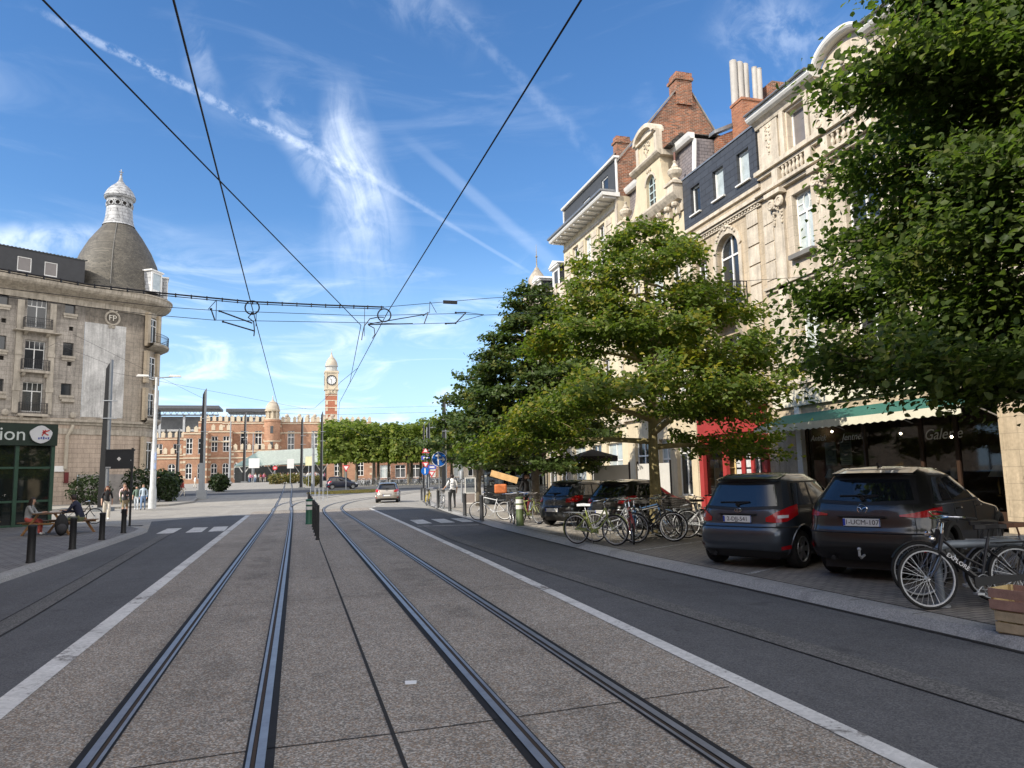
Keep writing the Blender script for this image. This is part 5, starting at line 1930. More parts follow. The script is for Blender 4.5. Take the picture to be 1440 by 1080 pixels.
def bush(name, label, loc, size, n, leaf, lm, seed, group=None):
    rng = np.random.default_rng(seed)
    d = rng.normal(0, 1, (n, 3))
    d /= np.linalg.norm(d, axis=1, keepdims=True)
    r = rng.uniform(.45, 1, (n, 1)) ** .5 * (1 + .22 * np.sin(d[:, :1] * 5 + seed) * np.sin(d[:, 1:2] * 6))
    P = d * r * np.array(size) / 2
    P[:, 2] += size[2] * .48
    P = P[P[:, 2] > .02]
    N = d[:len(P)] + np.array([0, 0, .5])
    root = thing(name, label, 'shrub', loc, 0, group)
    st = MB()
    for k in range(7):
        a = k * .9
        st.tube([(math.cos(a) * .1, math.sin(a) * .1, 0), (math.cos(a) * size[0] * .25, math.sin(a) * size[1] * .25, size[2] * .6)], [.03, .01], 5)
    st.build('stem', m_bark, root)
    me = leaf_mesh('foliage', P, N[:len(P)], leaf, rng, simple=True)
    me.materials.append(lm)
    o = bpy.data.objects.new('foliage', me)
    COL.objects.link(o)
    o.parent = root
    return root


lf_hedge = leaf_mat('leaf_dark_hedge', (.018, .032, .012), (.035, .055, .018), (.05, .07, .02), .0, .2)
bush('dark_hedge', 'dark round bush beside the white lamp post, left of the walker in red', (-15.2, 93.5, hgt(93)), (5.0, 4, 2.9), 2600, .3, lf_hedge, 1, 'dark bushes on the square')
bush('dark_hedge', 'low dark bush between the lamp post and the round bush', (-17.6, 90.5, hgt(90)), (3.4, 3, 2.4), 1800, .28, lf_hedge, 2, 'dark bushes on the square')
bush('dark_hedge', 'small dark bush right behind the grey and black tram pole', (-9.3, 100, hgt(100)), (2.4, 2, 2.2), 1200, .28, lf_hedge, 3, 'dark bushes on the square')
lf_shrub = leaf_mat('leaf_dry_shrub', (.09, .10, .03), (.16, .16, .05), (.25, .2, .08), .2, .3)
for i, (x, y, w, lab) in enumerate(((-3.0, 128, 3.2, 'pale dry shrub before the crowd, left of the tall black pole'), (-.6, 131, 3.4, 'olive green shrub before the crowd, next to the tall black pole'), (2.3, 112, 2.4, 'pale green shrub around the foot of the grey poles'))):
    bush('low_shrub', lab, (x, y, hgt(y)), (w, 2, 1.7), 900, .24, lf_shrub, 30 + i, 'low shrubs before the tram stop')
# bushes at the foot of the corner building
for i, (x, y, w, h) in enumerate(((-16.6, 69.5, 3.2, 2.6), (-13.4, 72.5, 2.8, 3.2), (-11.4, 74.5, 2.2, 2.4))):
    bush('wall_shrub', ['dark shrub at the foot of the corner building, leftmost', 'tallest dark shrub at the foot of the corner building, behind the walking women', 'dark shrub near the right corner of the corner building'][i], (x, y, .13), (w, 2, h), 1200, .2, lf_hedge, 50 + i, 'shrubs along the corner building')

# ------------------------------------------------------------------ station, clock tower, canopy
m_ob = tiled('station_brick', (0.39, 0.215, 0.135), (0.31, 0.165, 0.105), (0.42, 0.30, 0.21), 0.5, 0.18, 0.012, var=.34, vscale=.5, bump=.2)
m_rb = tiled('tower_red_brick', (0.40, 0.145, 0.085), (0.34, 0.12, 0.07), (0.40, 0.22, 0.14), 0.5, 0.18, 0.012, var=.15, vscale=.5, bump=.2)
m_cream = mat('cream_stone_band', (0.54, 0.465, 0.35), .8, var=.15, scale=1)
m_dull = mat('dull_stone', (0.42, 0.37, 0.30), .8, var=.25, scale=.8)
st = thing('railway_station', 'orange brick station building with cream battlements and round corner turret', 'building', (0, 185, 1.6))


def crenels(mb, x0, x1, y, z, d=.5, w=.8, h=.9):
    n = max(1, int((x1 - x0) / (w * 1.7)))
    for k in range(n):
        x = x0 + (k + .3) * (x1 - x0) / n
        mb.box(x, y - .1, z, x + w, y + d, z + h)
        mb.prism([(x - .1, y - .1, z + h), (x + w + .1, y - .1, z + h), (x + w / 2, y - .1, z + h + .55)], (0, d, 0))


blocks = [(-36, -24.6, 0, 10.6, 3), (-34, -24.8, -2.5, 6.8, 2), (-24.6, -19.6, -4, 11.6, 2), (-19.6, -14.6, -1, 12.2, 2), (-17.0, -7.3, 2, 14.4, 3), (-4.2, 18, 3, 14.4, 4), (-14.6, -4, -1.5, 7.6, 4), (-23, -12, 8, 15.0, 3)]
wallm = MB()
wins = []
for x0, x1, y, z1, nw in blocks:
    n = nw
    trim = MB()
    ops = []
    for k in range(n):
        cx = x0 + (k + .5) * (x1 - x0) / n
        ww = min(1.6, (x1 - x0) / n * .55)
        ops.append((cx - ww / 2, cx + ww / 2, .8 if z1 < 8 else 1.0, 4.6, ww * .4))
        if z1 > 9:
            ops.append((cx - ww / 2, cx + ww / 2, 6.6 if z1 < 12 else 7.2, (z1 - 1.4) if z1 < 13 else 12.2))
    wall_front(wallm, x0, x1, 0, z1, ops, y, .4)
    wallm.quad((x0, y, 0), (x0, y, z1), (x0, y + 14, z1), (x0, y + 14, 0))
    wallm.quad((x1, y, 0), (x1, y + 14, 0), (x1, y + 14, z1), (x1, y, z1))
    wallm.quad((x0, y, z1), (x1, y, z1), (x1, y + 14, z1), (x0, y + 14, z1))
    crenels(trim, x0, x1, y, z1)
    for z in (5.6, z1 - .5) + ((z1 - 2.8,) if z1 > 12 else ()):
        trim.box(x0 - .02, y - .12, z, x1 + .02, y - .004, z + .28)
    for z in np.arange(1.2, z1 - 1, 1.7):
        trim.box(x0 - .05, y - .06, z, x0 + .55, y - .003, z + .5)
        trim.box(x1 - .55, y - .06, z, x1 + .05, y - .003, z + .5)
        trim.box(x0 - .06, y - .06, z, x0 - .003, y + .8, z + .5)
    wins += [(o, y) for o in ops]
    trim.build('battlement_trim', m_cream, st)
wallm.build('wall', m_ob, st)
for o, y in wins[:96]:
    window(st, o, y + .15, 2, (.35, .7) if o[3] - o[2] > 3 else (.5,), fw=.12, depth=.12)
mb = MB()
mb.lathe([(1.85, 0), (1.85, 14.2), (2.0, 14.3), (2.0, 14.8)], (-5.75, 1.5, 0), 24)
tu = mb.build('turret', m_ob, st, 40)
mb = MB()
mb.lathe([(2.02, 5.5), (2.02, 5.8)], (-5.75, 1.5, 0), 24)
mb.lathe([(1.95, 9.5), (1.95, 9.75)], (-5.75, 1.5, 0), 24)
for k in range(8):
    a = 2 * PI * k / 8
    mb.box(-5.75 + 1.35 * math.cos(a) - .22, 1.5 + 1.35 * math.sin(a) - .22, 14.8, -5.75 + 1.35 * math.cos(a) + .22, 1.5 + 1.35 * math.sin(a) + .22, 16.9)
mb.lathe([(1.7, 14.8), (1.7, 15.1), (1.1, 15.1), (1.1, 16.8), (1.75, 16.85), (1.8, 17.2), (1.6, 17.3)], (-5.75, 1.5, 0), 20)
mb.build('belfry', m_cream, tu)
mb = MB()
mb.lathe([(1.62, 17.3), (1.55, 17.9), (1.3, 18.5), (.9, 19.0), (.4, 19.35), (.15, 19.7), (.08, 20.6), (0, 20.7)], (-5.75, 1.5, 0), 20)
mb.build('dome', m_dull, tu, True)
for z0 in (8.0, 11.5):
    MB().box(-6.15, -.40, z0, -5.5, -.2, z0 + 1.7).build('turret_window', m_pane, tu)
for x, y, z in ((.5, 6, 14.6), (2.5, 7, 14.6), (4.2, 6, 14.6), (6.2, 7, 14.6), (8.5, 6.5, 14.6), (-2.5, 6, 14.6)):
    MB().box(x - .5, y, z - .3, x + .5, y + 1, z + 1.0).box(x - .62, y - .1, z + 1.0, x + .62, y + 1.1, z + 1.2).ball((x, y + .5, z + 1.6), .5, .5, .5, 8, 6).build('roof_pinnacle', m_dull, st)

tw = thing('clock_tower', 'slender red brick clock tower with cream clock storey and small dome', 'tower', (12.8, 300, 1.6))
w_ = 2.25
mb = MB()
mb.box(-w_, -w_, 0, w_, w_, 33.6)
mb.box(-w_ - .5, -w_ - .5, 0, w_ + .5, w_ + .5, 20.5)
sh = mb.build('shaft', m_rb, tw)
mb = MB()
for z in (9, 12, 15, 18, 20.4, 23.2, 25.5, 28.2, 31.0, 33.0):
    e = .58 if z < 20.5 else .08
    mb.box(-w_ - e, -w_ - e, z, w_ + e, w_ + e, z + .3)
for z in (21, 24, 27.0, 29.5):
    for sx in (-1, 1):
        mb.box(sx * (w_ - .5) - .4, -w_ - .07, z, sx * (w_ - .5) + .4, -w_ - .003, z + 1.7)
    mb.box(-w_ - .07, -w_ + .1, z, -w_ - .003, -w_ + .9, z + 1.7)
mb.build('stone_band', m_cream, sh)
mb = MB()
mb.box(-2.35, -2.35, 33.6, 2.35, 2.35, 35.4)
mb.box(-2.75, -2.75, 35.4, 2.75, 2.75, 35.9)
mb.box(-2.5, -2.5, 35.9, 2.5, 2.5, 42.2)
mb.box(-2.8, -2.8, 42.2, 2.8, 2.8, 42.9)
for sx in (-1, 1):
    mb.box(sx * 2.2 - .35, -2.68, 35.9, sx * 2.2 + .35, -2.51, 42.2)
    mb.box(-2.68, sx * 2.2 - .35, 35.9, -2.51, sx * 2.2 + .35, 42.2)
for k in (-1.2, 0, 1.2):
    mb.box(k - .35, -2.6, 34.0, k + .35, -2.36, 35.2)
cs = mb.build('clock_storey', m_cream, tw)
for rx in (0, -PI / 2):
    Rm = Matrix.Rotation(rx, 3, 'Z')
    def P3(x, y, z):
        return Rm @ Vector((x, y, z))
    mb = MB()
    mb.poly([P3(1.75 * math.cos(t_), -2.55, 39.2 + 1.75 * math.sin(t_)) for t_ in np.linspace(0, 2 * PI, 33)[:-1]])
    f_ = mb.build('clock_face', mat('white_clock_face', (.7, .71, .7), .5, var=.1), cs)
    mb = MB()
    mb.torus(P3(0, -2.57, 39.2), P3(0, 1, 0), 1.85, .2, 30, 6)
    for k in range(12):
        a = PI * k / 6
        c = P3(1.38 * math.sin(a), -2.59, 39.2 + 1.38 * math.cos(a))
        mb.obox(c, P3(math.cos(a), 0, -math.sin(a)), P3(0, 1, 0), P3(math.sin(a), 0, math.cos(a)), .12, .04, .36)
    for a, l_, w2 in ((R(318), .85, .2), (R(180), 1.25, .13)):
        c = P3(math.sin(a) * l_ * .45, -2.62, 39.2 + math.cos(a) * l_ * .45)
        mb.obox(c, P3(math.cos(a), 0, -math.sin(a)), P3(0, 1, 0), P3(math.sin(a), 0, math.cos(a)), w2, .05, l_)
    mb.build('clock_hand_ring', m_iron, f_)
mb = MB()
mb.lathe([(2.5, 42.9), (2.5, 43.6), (2.2, 43.7), (2.2, 44.8), (2.6, 44.9), (2.6, 45.2)], (0, 0, 0), 12)
mb.build('drum', mat('grey_drum', (.42, .42, .40), .7, var=.2), tw)
mb = MB()
mb.lathe([(2.45, 45.2), (2.3, 46.3), (1.9, 47.3), (1.3, 48.2), (.7, 48.9), (.4, 49.6), (.2, 50.2), (.3, 50.5), (.08, 50.8), (.06, 52.2), (0, 52.3)], (0, 0, 0), 16)
mb.build('dome', m_dull, tw, True)

for x, y, h, lab in ((40, 330, 23.5, 'small pale turret above the plane trees, left one of three'), (51, 332, 20.0, 'dark domed turret above the plane trees, middle one of three'), (71, 335, 21.5, 'round dark turret above the plane trees, right one of three')):
    t_ = thing('station_turret', lab, 'tower', (x - 10, y, 1.6), 0, 'turrets beyond the plane trees')
    MB().lathe([(1.9, 0), (1.9, h - 5), (2.3, h - 4.9), (2.3, h - 4.5), (1.6, h - 4.4), (1.6, h - 2)], (0, 0, 0), 12).build('turret_wall', m_dull, t_)
    MB().lathe([(2.0, h - 2), (1.8, h - 1), (1.2, h - .1), (.4, h + .6), (.1, h + 1.4), (0, h + 3)], (0, 0, 0), 12).build('turret_dome', m_dull, t_)

tr = thing('platform_roof', 'long dark steel truss roof over the platforms behind the station', 'roof', (0, 235, 1.6))
mb = MB()
for k in range(2):
    x0, x1, z = ((-60, -22.5, 20.2), (-20.5, -6.5, 19.3))[k]
    mb.box(x0, 0, z + 2.0, x1, 14, z + 2.7)
    mb.tube([(x0, -.2, z + 1.8), (x1, -.2, z + 1.8)], .18, 5)
    mb.tube([(x0, -.2, z - .2), (x1, -.2, z - .2)], .22, 5)
    n = int((x1 - x0) / 1.6)
    for j in range(n):
        xa, xb = x0 + j * (x1 - x0) / n, x0 + (j + 1) * (x1 - x0) / n
        mb.tube([(xa, -.2, z - .2), ((xa + xb) / 2, -.2, z + 1.8), (xb, -.2, z - .2)], .09, 4)
tr_m = mb.build('truss', mat('dark_grey_steel', (.10, .105, .115), .5, metal=.3, var=.2), tr)
mb = MB()
for x in np.arange(-58, -6, 6.5):
    mb.box(x - .3, .2, 0, x + .3, .8, 20)
mb.build('column', m_alu, tr)
mb = MB()
mb.box(-60, 5, 0, -7, 5.4, 20.0)
mb.build('back_wall', mat('grey_wall', (.17, .175, .18), .8, var=.3, scale=.15), tr)
mb = MB()
for x in (-52, -47, -42, -37, -31):
    mb.box(x, 3.5, 15.5, x + 4.4, 4.5, 16.1)
    mb.box(x + 1, 3.4, 11.0, x + 4.0, 4.4, 11.5)
mb.build('catwalk', m_white, tr)

cp = thing('tram_canopy', 'pale slatted tram stop canopy on white forked posts before the station', 'canopy', (0, 152, 1.6))
mb = MB()
for k in range(24):
    t_ = k / 23
    z = 3.4 + 3.0 * t_
    x0 = -11.5 + 4.0 * t_
    mb.obox(((x0 + 5.5) / 2, 6 * t_ - 1, z), (1, 0, .05), (0, 1, .3), (0, -.3, 1), 5.5 - x0, .17, .12)
mb.build('slat', mat('pale_green_slat', (.55, .60, .54), .5, var=.15), cp)
MB().prism([(-11.5, -1.1, 3.25), (5.5, -1.1, 3.25), (5.5, 5.2, 6.2), (-7.5, 5.2, 6.2)], (0, .02, -.06)).build('canopy_glass', mat('green_canopy_glass', (.16, .21, .19), .2, var=.3, scale=.5), cp)
mb = MB()
for x in (-9.8, -4.5, .6, 4.8):
    mb.cyl((x, 1, 0), (x, 1, 1.6), .12, None, 8)
    for s_ in (-1, 1):
        mb.tube([(x, 1, 1.6), (x + s_ * 1.5, 1, 3.9)], .09, 6)
mb.build('forked_post', m_white, cp)
MB().box(-12, 8, 0, 6, 8.2, 3.2).build('back_screen', mat('dark_screen', (.03, .033, .035), .4, var=.5, scale=.6), cp)

# ------------------------------------------------------------------ poles, lamps, signs
m_pole_g = mat('grey_painted_steel', (.28, .295, .31), .5, metal=.1, var=.1, streak=.1)


def tram_pole(label, x, y, h, w=.34, black=True, half=False):
    z = hgt(y)
    root = thing('tram_pole', label, 'pole', (x, y, z), 0, 'poles carrying the tram wires')
    mb = MB()
    d = w * .8
    if black:
        z0 = h * .33 if half else 0
        mb.prism([(-w / 2, -d / 2, z0), (w * .1, -d / 2, z0), (w * .14, -d / 2, h - .3), (-w * .12, -d / 2, h)] if False else
                 [(-w * .55, -d / 2, z0), (w * .12, -d / 2, z0), (w * .05, -d / 2, h), (-w * .28, -d / 2, h - .4)], (0, d, 0))
        mb.build('dark_shaft', m_black, root)
    mb = MB()
    if black:
        mb.prism([(w * .13, -d / 2 + .01, 0), (w * (.5 if half else .34), -d / 2 + .01, 0), (w * (.38 if half else .26), -d / 2 + .01, h + .25), (w * .06, -d / 2 + .01, h)], (0, d - .02, 0))
        if half:
            mb.box(-w * .6, -d * .6, 0, w * .12, d * .6, h * .33)
    else:
        mb.tube([(0, 0, 0), (0, 0, h * .35), (0, 0, h)], [w * .55, w * .42, w * .26], 10)
    mb.box(-w * .9, -w * .9, 0, w * .9, w * .9, .25 if not half else .9)
    mb.build('steel_shaft', m_pole_g if (half or not black) else mat('dull_grey_steel', (.17, .18, .19), .6, var=.15), root)
    for zz in (h * .74, h * .62):
        MB().tube([(-w * .5, -d * .55, zz), (w * .6, -d * .55, zz), (w * .95, -d * .3, zz)], .035, 6).build('wire_clamp', m_galv, root)
    return root


tram_pole('tall black tram pole with slanted top on the left, before the corner building', -12.5, 56.3, 10.1, .62)
tram_pole('grey tram pole with a black upper half, left of the tram tracks', -9.1, 80.5, 10.9, .5, True, True)
tram_pole('slim dark pole before the station, seen left of the grey and black pole', -16.1, 113.8, 8.4, .5)
tram_pole('slender grey pole among the far poles, left of the thick black one', -12.0, 148, 11.5, .42, False)
tram_pole('thick black pole before the station, left of the turret', -9.2, 144.5, 12.6, .62)
tram_pole('thin grey pole just right of the thick black pole', -8.6, 160, 10.0, .36, False)
tram_pole('thick black pole on the square, just right of the canopy posts', .64, 101.2, 9.4, .5)
tram_pole('pale grey pole on the square between two dark ones', 1.95, 95.2, 7.2, .42, False)
tram_pole('dark pole with grey flank just left of the plane trees', 3.1, 99.3, 10.0, .45)
tram_pole('slim dark pole, left of the pair before the plane trees', 14.25, 86.2, 7.7, .28)
tram_pole('dark rounded pole, right of the pair before the plane trees', 14.9, 86.5, 7.9, .4)
tram_pole('tallest dark pole with grey flank behind the blue arrow sign', 16.4, 84.6, 11.0, .62)

lp = thing('street_lamp', 'tall white lamp post with two lamp arms beside the corner building', 'lamp post', (-9.2, 54.5, .13))
mb = MB()
mb.tube([(0, 0, 0), (0, 0, 1.2), (0, 0, 1.5), (0, 0, 3.8), (0, 0, 3.95), (0, 0, 8.8)], [.25, .24, .19, .17, .13, .09], 12)
mb.build('post', mat('white_grey_post', (.55, .57, .58), .5, var=.15, streak=.2), lp, True)
mb = MB()
mb.tube([(-.75, 0, 8.85), (0, 0, 8.75), (1.0, 0, 8.85)], .04, 6)
ar = mb.build('lamp_arm', m_pole_g, lp)
for x in (-.85, 1.15):
    MB().prism([(x - .42, -.14, 8.84), (x + .38, -.14, 8.84), (x + .32, -.14, 8.96), (x - .3, -.14, 8.98)], (0, .28, 0)).build('lamp_head', m_white, ar)
mb = MB()
mb.box(.12, -.3, 2.6, .16, .1, 3.0)
mb.box(.12, -.3, 3.2, .16, .1, 3.7)
mb.build('small_sign', mat('blue_white_sign', (.35, .45, .7), .5, var=.5, scale=6), lp)

lp2 = thing('street_lamp', 'thin grey lamp post with one arm beyond the bollards, before the plane trees', 'lamp post', (15.6, 92, hgt(92)))
MB().tube([(0, 0, 0), (0, 0, 7.6)], [.09, .05], 8).build('post', m_pole_g, lp2)
MB().tube([(0, 0, 7.5), (1.0, 0, 7.6)], .04, 6).box(.6, -.12, 7.56, 1.3, .12, 7.66).build('lamp_arm', m_pole_g, lp2)

ib = thing('information_board', 'black information board with a white diamond mark on a thin post', 'sign', (-6.75, 35.0, 0), R(3))
MB().box(-.04, -.04, 0, .04, .04, 3.3).box(-.25, -.2, 0, .5, .2, .02).build('post', m_black, ib)
bd = MB().box(-1.02, -.06, 2.42, .06, .04, 3.18).box(-1.04, -.08, 3.18, .1, .06, 3.24).build('board', mat('black_panel', (.012, .013, .016), .35, var=.2), ib)
MB().prism([(-.58, -.068, 2.84), (-.5, -.068, 2.75), (-.42, -.068, 2.84), (-.5, -.068, 2.93)], (0, .006, 0)).build('diamond_mark', m_white, bd)
MB().box(-1.0, -.068, 2.44, -.8, -.062, 2.51).build('data_label', m_alu, bd)
MB().box(-.06, -.065, 2.75, -.03, -.062, 2.8).build('keyhole', m_alu, bd)

m_blue = mat('traffic_blue', (.01, .13, .52), .4, var=.05)
m_tred = mat('traffic_red', (.62, .04, .05), .4, var=.08)
m_swhite = mat('sign_white', (.78, .78, .78), .4, var=.03)


def disc(mb, cx, cz, r, y, n=28, mi=0, th=.01):
    mb.prism([(cx + r * math.cos(t_), y, cz + r * math.sin(t_)) for t_ in np.linspace(0, 2 * PI, n + 1)[:-1]], (0, th, 0), mi)


def tri(mb, cx, cz, r, y, inv=False, mi=0, th=.01):
    s_ = -1 if inv else 1
    mb.prism([(cx + r * math.cos(a), y, cz + s_ * r * math.sin(a)) for a in (PI / 2, PI / 2 + 2 * PI / 3, PI / 2 + 4 * PI / 3)], (0, th, 0), mi)


ts = thing('traffic_sign', 'round blue sign with white arrows straight on and right', 'road sign', (7.75, 41.6, .1), R(-8))
MB().cyl((0, .04, 0), (0, .04, 3.1), .035, None, 8).build('post', m_galv, ts)
mb = MB()
disc(mb, 0, 2.68, .43, -.005)
fc = mb.build('sign_plate', m_swhite, ts)
mb = MB()
disc(mb, 0, 2.68, .39, -.012)
mb.build('blue_field', m_blue, fc)
mb = MB()
mb.box(-.10, -.02, 2.34, -.02, -.013, 2.88)
mb.prism([(-.24, -.02, 2.84), (.12, -.02, 2.84), (-.06, -.02, 3.02)], (0, .007, 0))
mb.box(-.02, -.02, 2.63, .2, -.013, 2.71)
mb.prism([(.18, -.02, 2.52), (.34, -.02, 2.67), (.18, -.02, 2.82)], (0, .007, 0))
mb.build('white_arrow', m_swhite, fc)

ts2 = thing('traffic_sign', 'post with a stack of small red triangle and blue round signs', 'road sign', (8.5, 49.5, .1), R(-6))
MB().cyl((0, .05, 0), (0, .05, 3.6), .04, None, 8).build('post', m_galv, ts2)
for k, (dx, z, kind) in enumerate(((-.2, 3.45, 't'), (-.2, 2.98, 'b'), (-.2, 2.55, 'i'), (.22, 2.85, 't'), (.22, 2.35, 'b'), (.2, 1.95, 'i'), (-.25, 2.1, 'c'))):
    mb = MB()
    if kind in 'ti':
        tri(mb, dx, z, .3, -.01 - .012 * k, kind == 'i')
        p_ = mb.build('warning_plate', m_tred, ts2)
        mb = MB()
        tri(mb, dx, z, .17, -.018 - .012 * k, kind == 'i', th=.005)
        mb.build('white_field', m_swhite, p_)
    elif kind == 'b':
        p_ = MB().box(dx - .28, -.012 - .012 * k, z - .13, dx + .28, -.003 - .012 * k, z + .13).build('blue_plate', mat('violet_blue_plate', (.08, .1, .45), .4, var=.1), ts2)
        MB().box(dx - .16, -.018 - .012 * k, z - .05, dx + .16, -.013 - .012 * k, z + .05).build('white_symbol', m_swhite, p_)
    else:
        disc(mb, dx, z, .26, -.01 - .012 * k)
        p_ = mb.build('round_plate', m_blue, ts2)
        MB().box(dx - .04, -.02 - .012 * k, z - .17, dx + .04, -.014 - .012 * k, z + .17).build('white_symbol', m_swhite, p_)
ys = thing('traffic_sign', 'red and white give way triangle on a thin post by the dark blue car', 'road sign', (5.95, 95.5, hgt(95.5)))
MB().cyl((0, .04, 0), (0, .04, 3.1), .04, None, 8).build('post', m_galv, ys)
mb = MB()
tri(mb, 0, 2.75, .55, 0, True)
p_ = mb.build('warning_plate', m_tred, ys)
mb = MB()
tri(mb, 0, 2.75, .33, -.008, True, th=.005)
mb.build('white_field', m_swhite, p_)
for x, y, w, h, z, m_, lab in ((-.9, 118, 1.0, 1.4, 2.6, m_swhite, 'white stop panel left of the thick black pole on the square'), (1.65, 110, .95, 1.3, 3.0, mat('pale_yellow_panel', (.75, .72, .45), .5), 'pale yellow stop panel between the thick black pole and the pale pole'), (-7.3, 140, 1.8, 1.7, 2.6, m_swhite, 'white notice panel under the left end of the canopy')):
    s_ = thing('stop_panel', lab, 'sign', (x, y, hgt(y)), 0, 'panels at the tram stop')
    MB().cyl((0, .03, 0), (0, .03, z + h), .05, None, 8).build('post', m_galv, s_)
    MB().box(-w / 2, -.03, z, w / 2, .0, z + h).build('panel', m_, s_)
rs = thing('traffic_sign', 'small round red sign in front of the canopy fork', 'road sign', (-3.9, 146, 1.6))
MB().cyl((0, .03, 0), (0, .03, 3), .05, None, 8).build('post', m_galv, rs)
mb = MB()
disc(mb, 0, 2.6, .42, -.01)
p_ = mb.build('round_plate', m_tred, rs)
MB().box(-.25, -.02, 2.53, .25, -.012, 2.67).build('white_bar', m_swhite, p_)

# ------------------------------------------------------------------ bollards
def bollard(label, x, y, h, r, m_, z=0.0, bands=None, group=None, name='bollard'):
    root = thing(name, label, 'bollard', (x, y, z), 0, group)
    MB().lathe([(r * 1.12, 0), (r * 1.12, .03), (r, .05), (r * .96, h - .08), (r * 1.04, h - .07), (r * 1.04, h - .02), (r * .8, h), (0, h + .005)], (0, 0, 0), 14).build('post', m_, root, True)
    if bands:
        mb = MB()
        for b in bands:
            mb.lathe([(r * 1.015, b), (r * 1.015, b + .13)], (0, 0, 0), 14)
        mb.build('white_band', m_white, root, True)
    return root


for (x, y), lab in zip(((-5.56, 18.8), (-5.62, 22.2), (-5.65, 25.4), (-5.68, 28.5)), ('nearest black bollard on the left kerb, at the picture edge', 'second nearest black bollard on the left kerb, below the picnic table', 'third black bollard on the left kerb, below the woman in white trousers', 'farthest black bollard on the left kerb, near the information board')):
    bollard(lab, x, y, .82, .085, m_black, .1, None, 'black bollards along the left kerb')
m_gb = mat('dark_grey_bollard', (.05, .052, .056), .5, var=.2)
for i, (x, y) in enumerate(((8.9, 55.0), (8.55, 51.5), (8.1, 47.2), (7.4, 40.2), (7.25, 36.2), (6.98, 31.6), (6.75, 27.6))):
    bollard(['farthest grey bollard on the right corner, beside the silver car', 'second farthest grey bollard on the right corner', 'grey bollard on the right kerb left of the blue arrow sign', 'grey bollard on the right kerb at the feet of the man in white', 'grey bollard on the right kerb just right of the man in white', 'second nearest grey bollard on the right kerb', 'nearest grey bollard on the right kerb, beside the white wheeled bicycle'][i], x, y, .95, .08, m_gb, .1, None, 'grey bollards along the right kerb')
m_green = mat('bottle_green_paint', (.02, .10, .06), .45, var=.15)
bollard('short green bollard with white bands beside the parked grey hatchback', 7.15, 23.9, .95, .13, mat('moss_green_paint', (.10, .14, .055), .5, var=.2), .1, (.55, .74), None)
# barrier posts between the tracks
cpost = [(.62, 23.0), (.62, 24.6), (.62, 26.2), (.62, 27.8), (.63, 29.4), (.64, 33.5), (.66, 37), (.68, 41), (.7, 45), (.74, 50)]
gl = ['nearest flat black post between the tracks', 'second flat black post between the tracks', 'third flat black post between the tracks', 'fourth flat black post between the tracks', 'fifth flat black post, in front of the green bollard between the tracks']
for i, (x, y) in enumerate(cpost):
    t_ = thing('track_post', gl[i] if i < 5 else 'flat black post of the row beyond the green bollard between the tracks', 'post', (x, y, 0), 0, 'flat black posts between the tracks' if i < 5 else 'far flat black posts between the tracks')
    MB().box(-.045, -.08, 0, .045, .08, 1.02).box(-.06, -.1, 0, .06, .1, .05).build('post', m_black, t_, bevel=.012)
    MB().box(-.047, -.03, .86, -.0455, .03, .95).build('reflector', m_alu, t_)
bollard('green bollard with two white bands standing in the post row between the tracks', .5, 31.3, 1.0, .13, m_green, 0.0, (.58, .78), None)
bar = thing('guard_rail', 'thin grey hoop rails at the far end of the post row', 'barrier', (1.6, 62, 0))
mb = MB()
for k in range(4):
    mb.tube([(k * .35 - .5, k * 1.2, 0), (k * .35 - .5, k * 1.2, 1.1), (k * .35 - .1, k * 1.2, 1.1), (k * .35 - .1, k * 1.2, 0)], .025, 6)
mb.build('hoop', m_galv, bar)

# ------------------------------------------------------------------ overhead wires
m_wire = mat('dark_wire', (.012, .012, .014), .5, var=.1)


def wire(name, label, pts, r, cat='wire', group='tram wires over the street'):
    mb = MB()
    mb.tube(pts, r * .66, 6)
    o = mb.build(name, m_wire)
    tag(o, label, cat, group)
    return o


wire('contact_wire', 'contact wire over the left track', [(-1.0, -8, 5.62), (-1.0, 17, 5.6), (-.97, 38, 5.58), (-1.05, 60, 5.6), (-1.2, 105, 6.0)], .016)
wire('contact_wire', 'contact wire over the right track, rising to the top right', [(2.25, -8, 5.62), (2.19, 5, 5.6), (1.99, 17, 5.6), (2.02, 38, 5.6), (2.6, 50, 5.6), (5.6, 67, 5.65), (14, 88, 6)], .016)
wire('contact_wire', 'diagonal wire crossing from the left over to the right track', [(-5.9, -8, 5.62), (-1.99, 6.28, 5.6), (1.45, 17.9, 5.45), (2.0, 30, 5.6), (2.02, 36, 5.6)], .014)
Yc = 17.5
sp = thing('span_wire', 'thick beaded span cable across the street, from the corner building', 'wire', (0, Yc, 0), 0, 'tram wires over the street')
pts = [(-30, 2, 9.2), (-12, 0, 7.2), (-6.05, 0, 6.31), (-4.37, 0, 6.06), (-2.95, 0, 5.94), (-1.1, 0, 5.83), (.5, 0, 5.82), (1.96, 0, 5.83)]
MB().tube(pts, .018, 6).tube([(p[0], p[1] + .02, p[2] - .045) for p in pts], .010, 5).build('cable', m_wire, sp)
mb = MB()
for k in range(26):
    t_ = k / 25
    x = -6.2 + 8.1 * t_
    z = np.interp(x, [p[0] for p in pts], [p[2] for p in pts])
    mb.box(x - .012, -.02, z - .06, x + .012, .035, z + .025)
mb.build('cable_bead', m_wire, sp)
MB().tube([(1.96, 0, 5.83), (4.42, 0, 6.15), (6.5, 0, 6.39), (16.4, 0, 7.5)], .007, 5).build('thin_cable', m_wire, sp)
MB().box(3.4, -.02, 5.98, 3.75, .02, 6.06).build('insulator', m_wire, sp)
s2 = thing('span_wire', 'upper thin span wire just below the beaded cable', 'wire', (0, Yc, 0), 0, 'tram wires over the street')
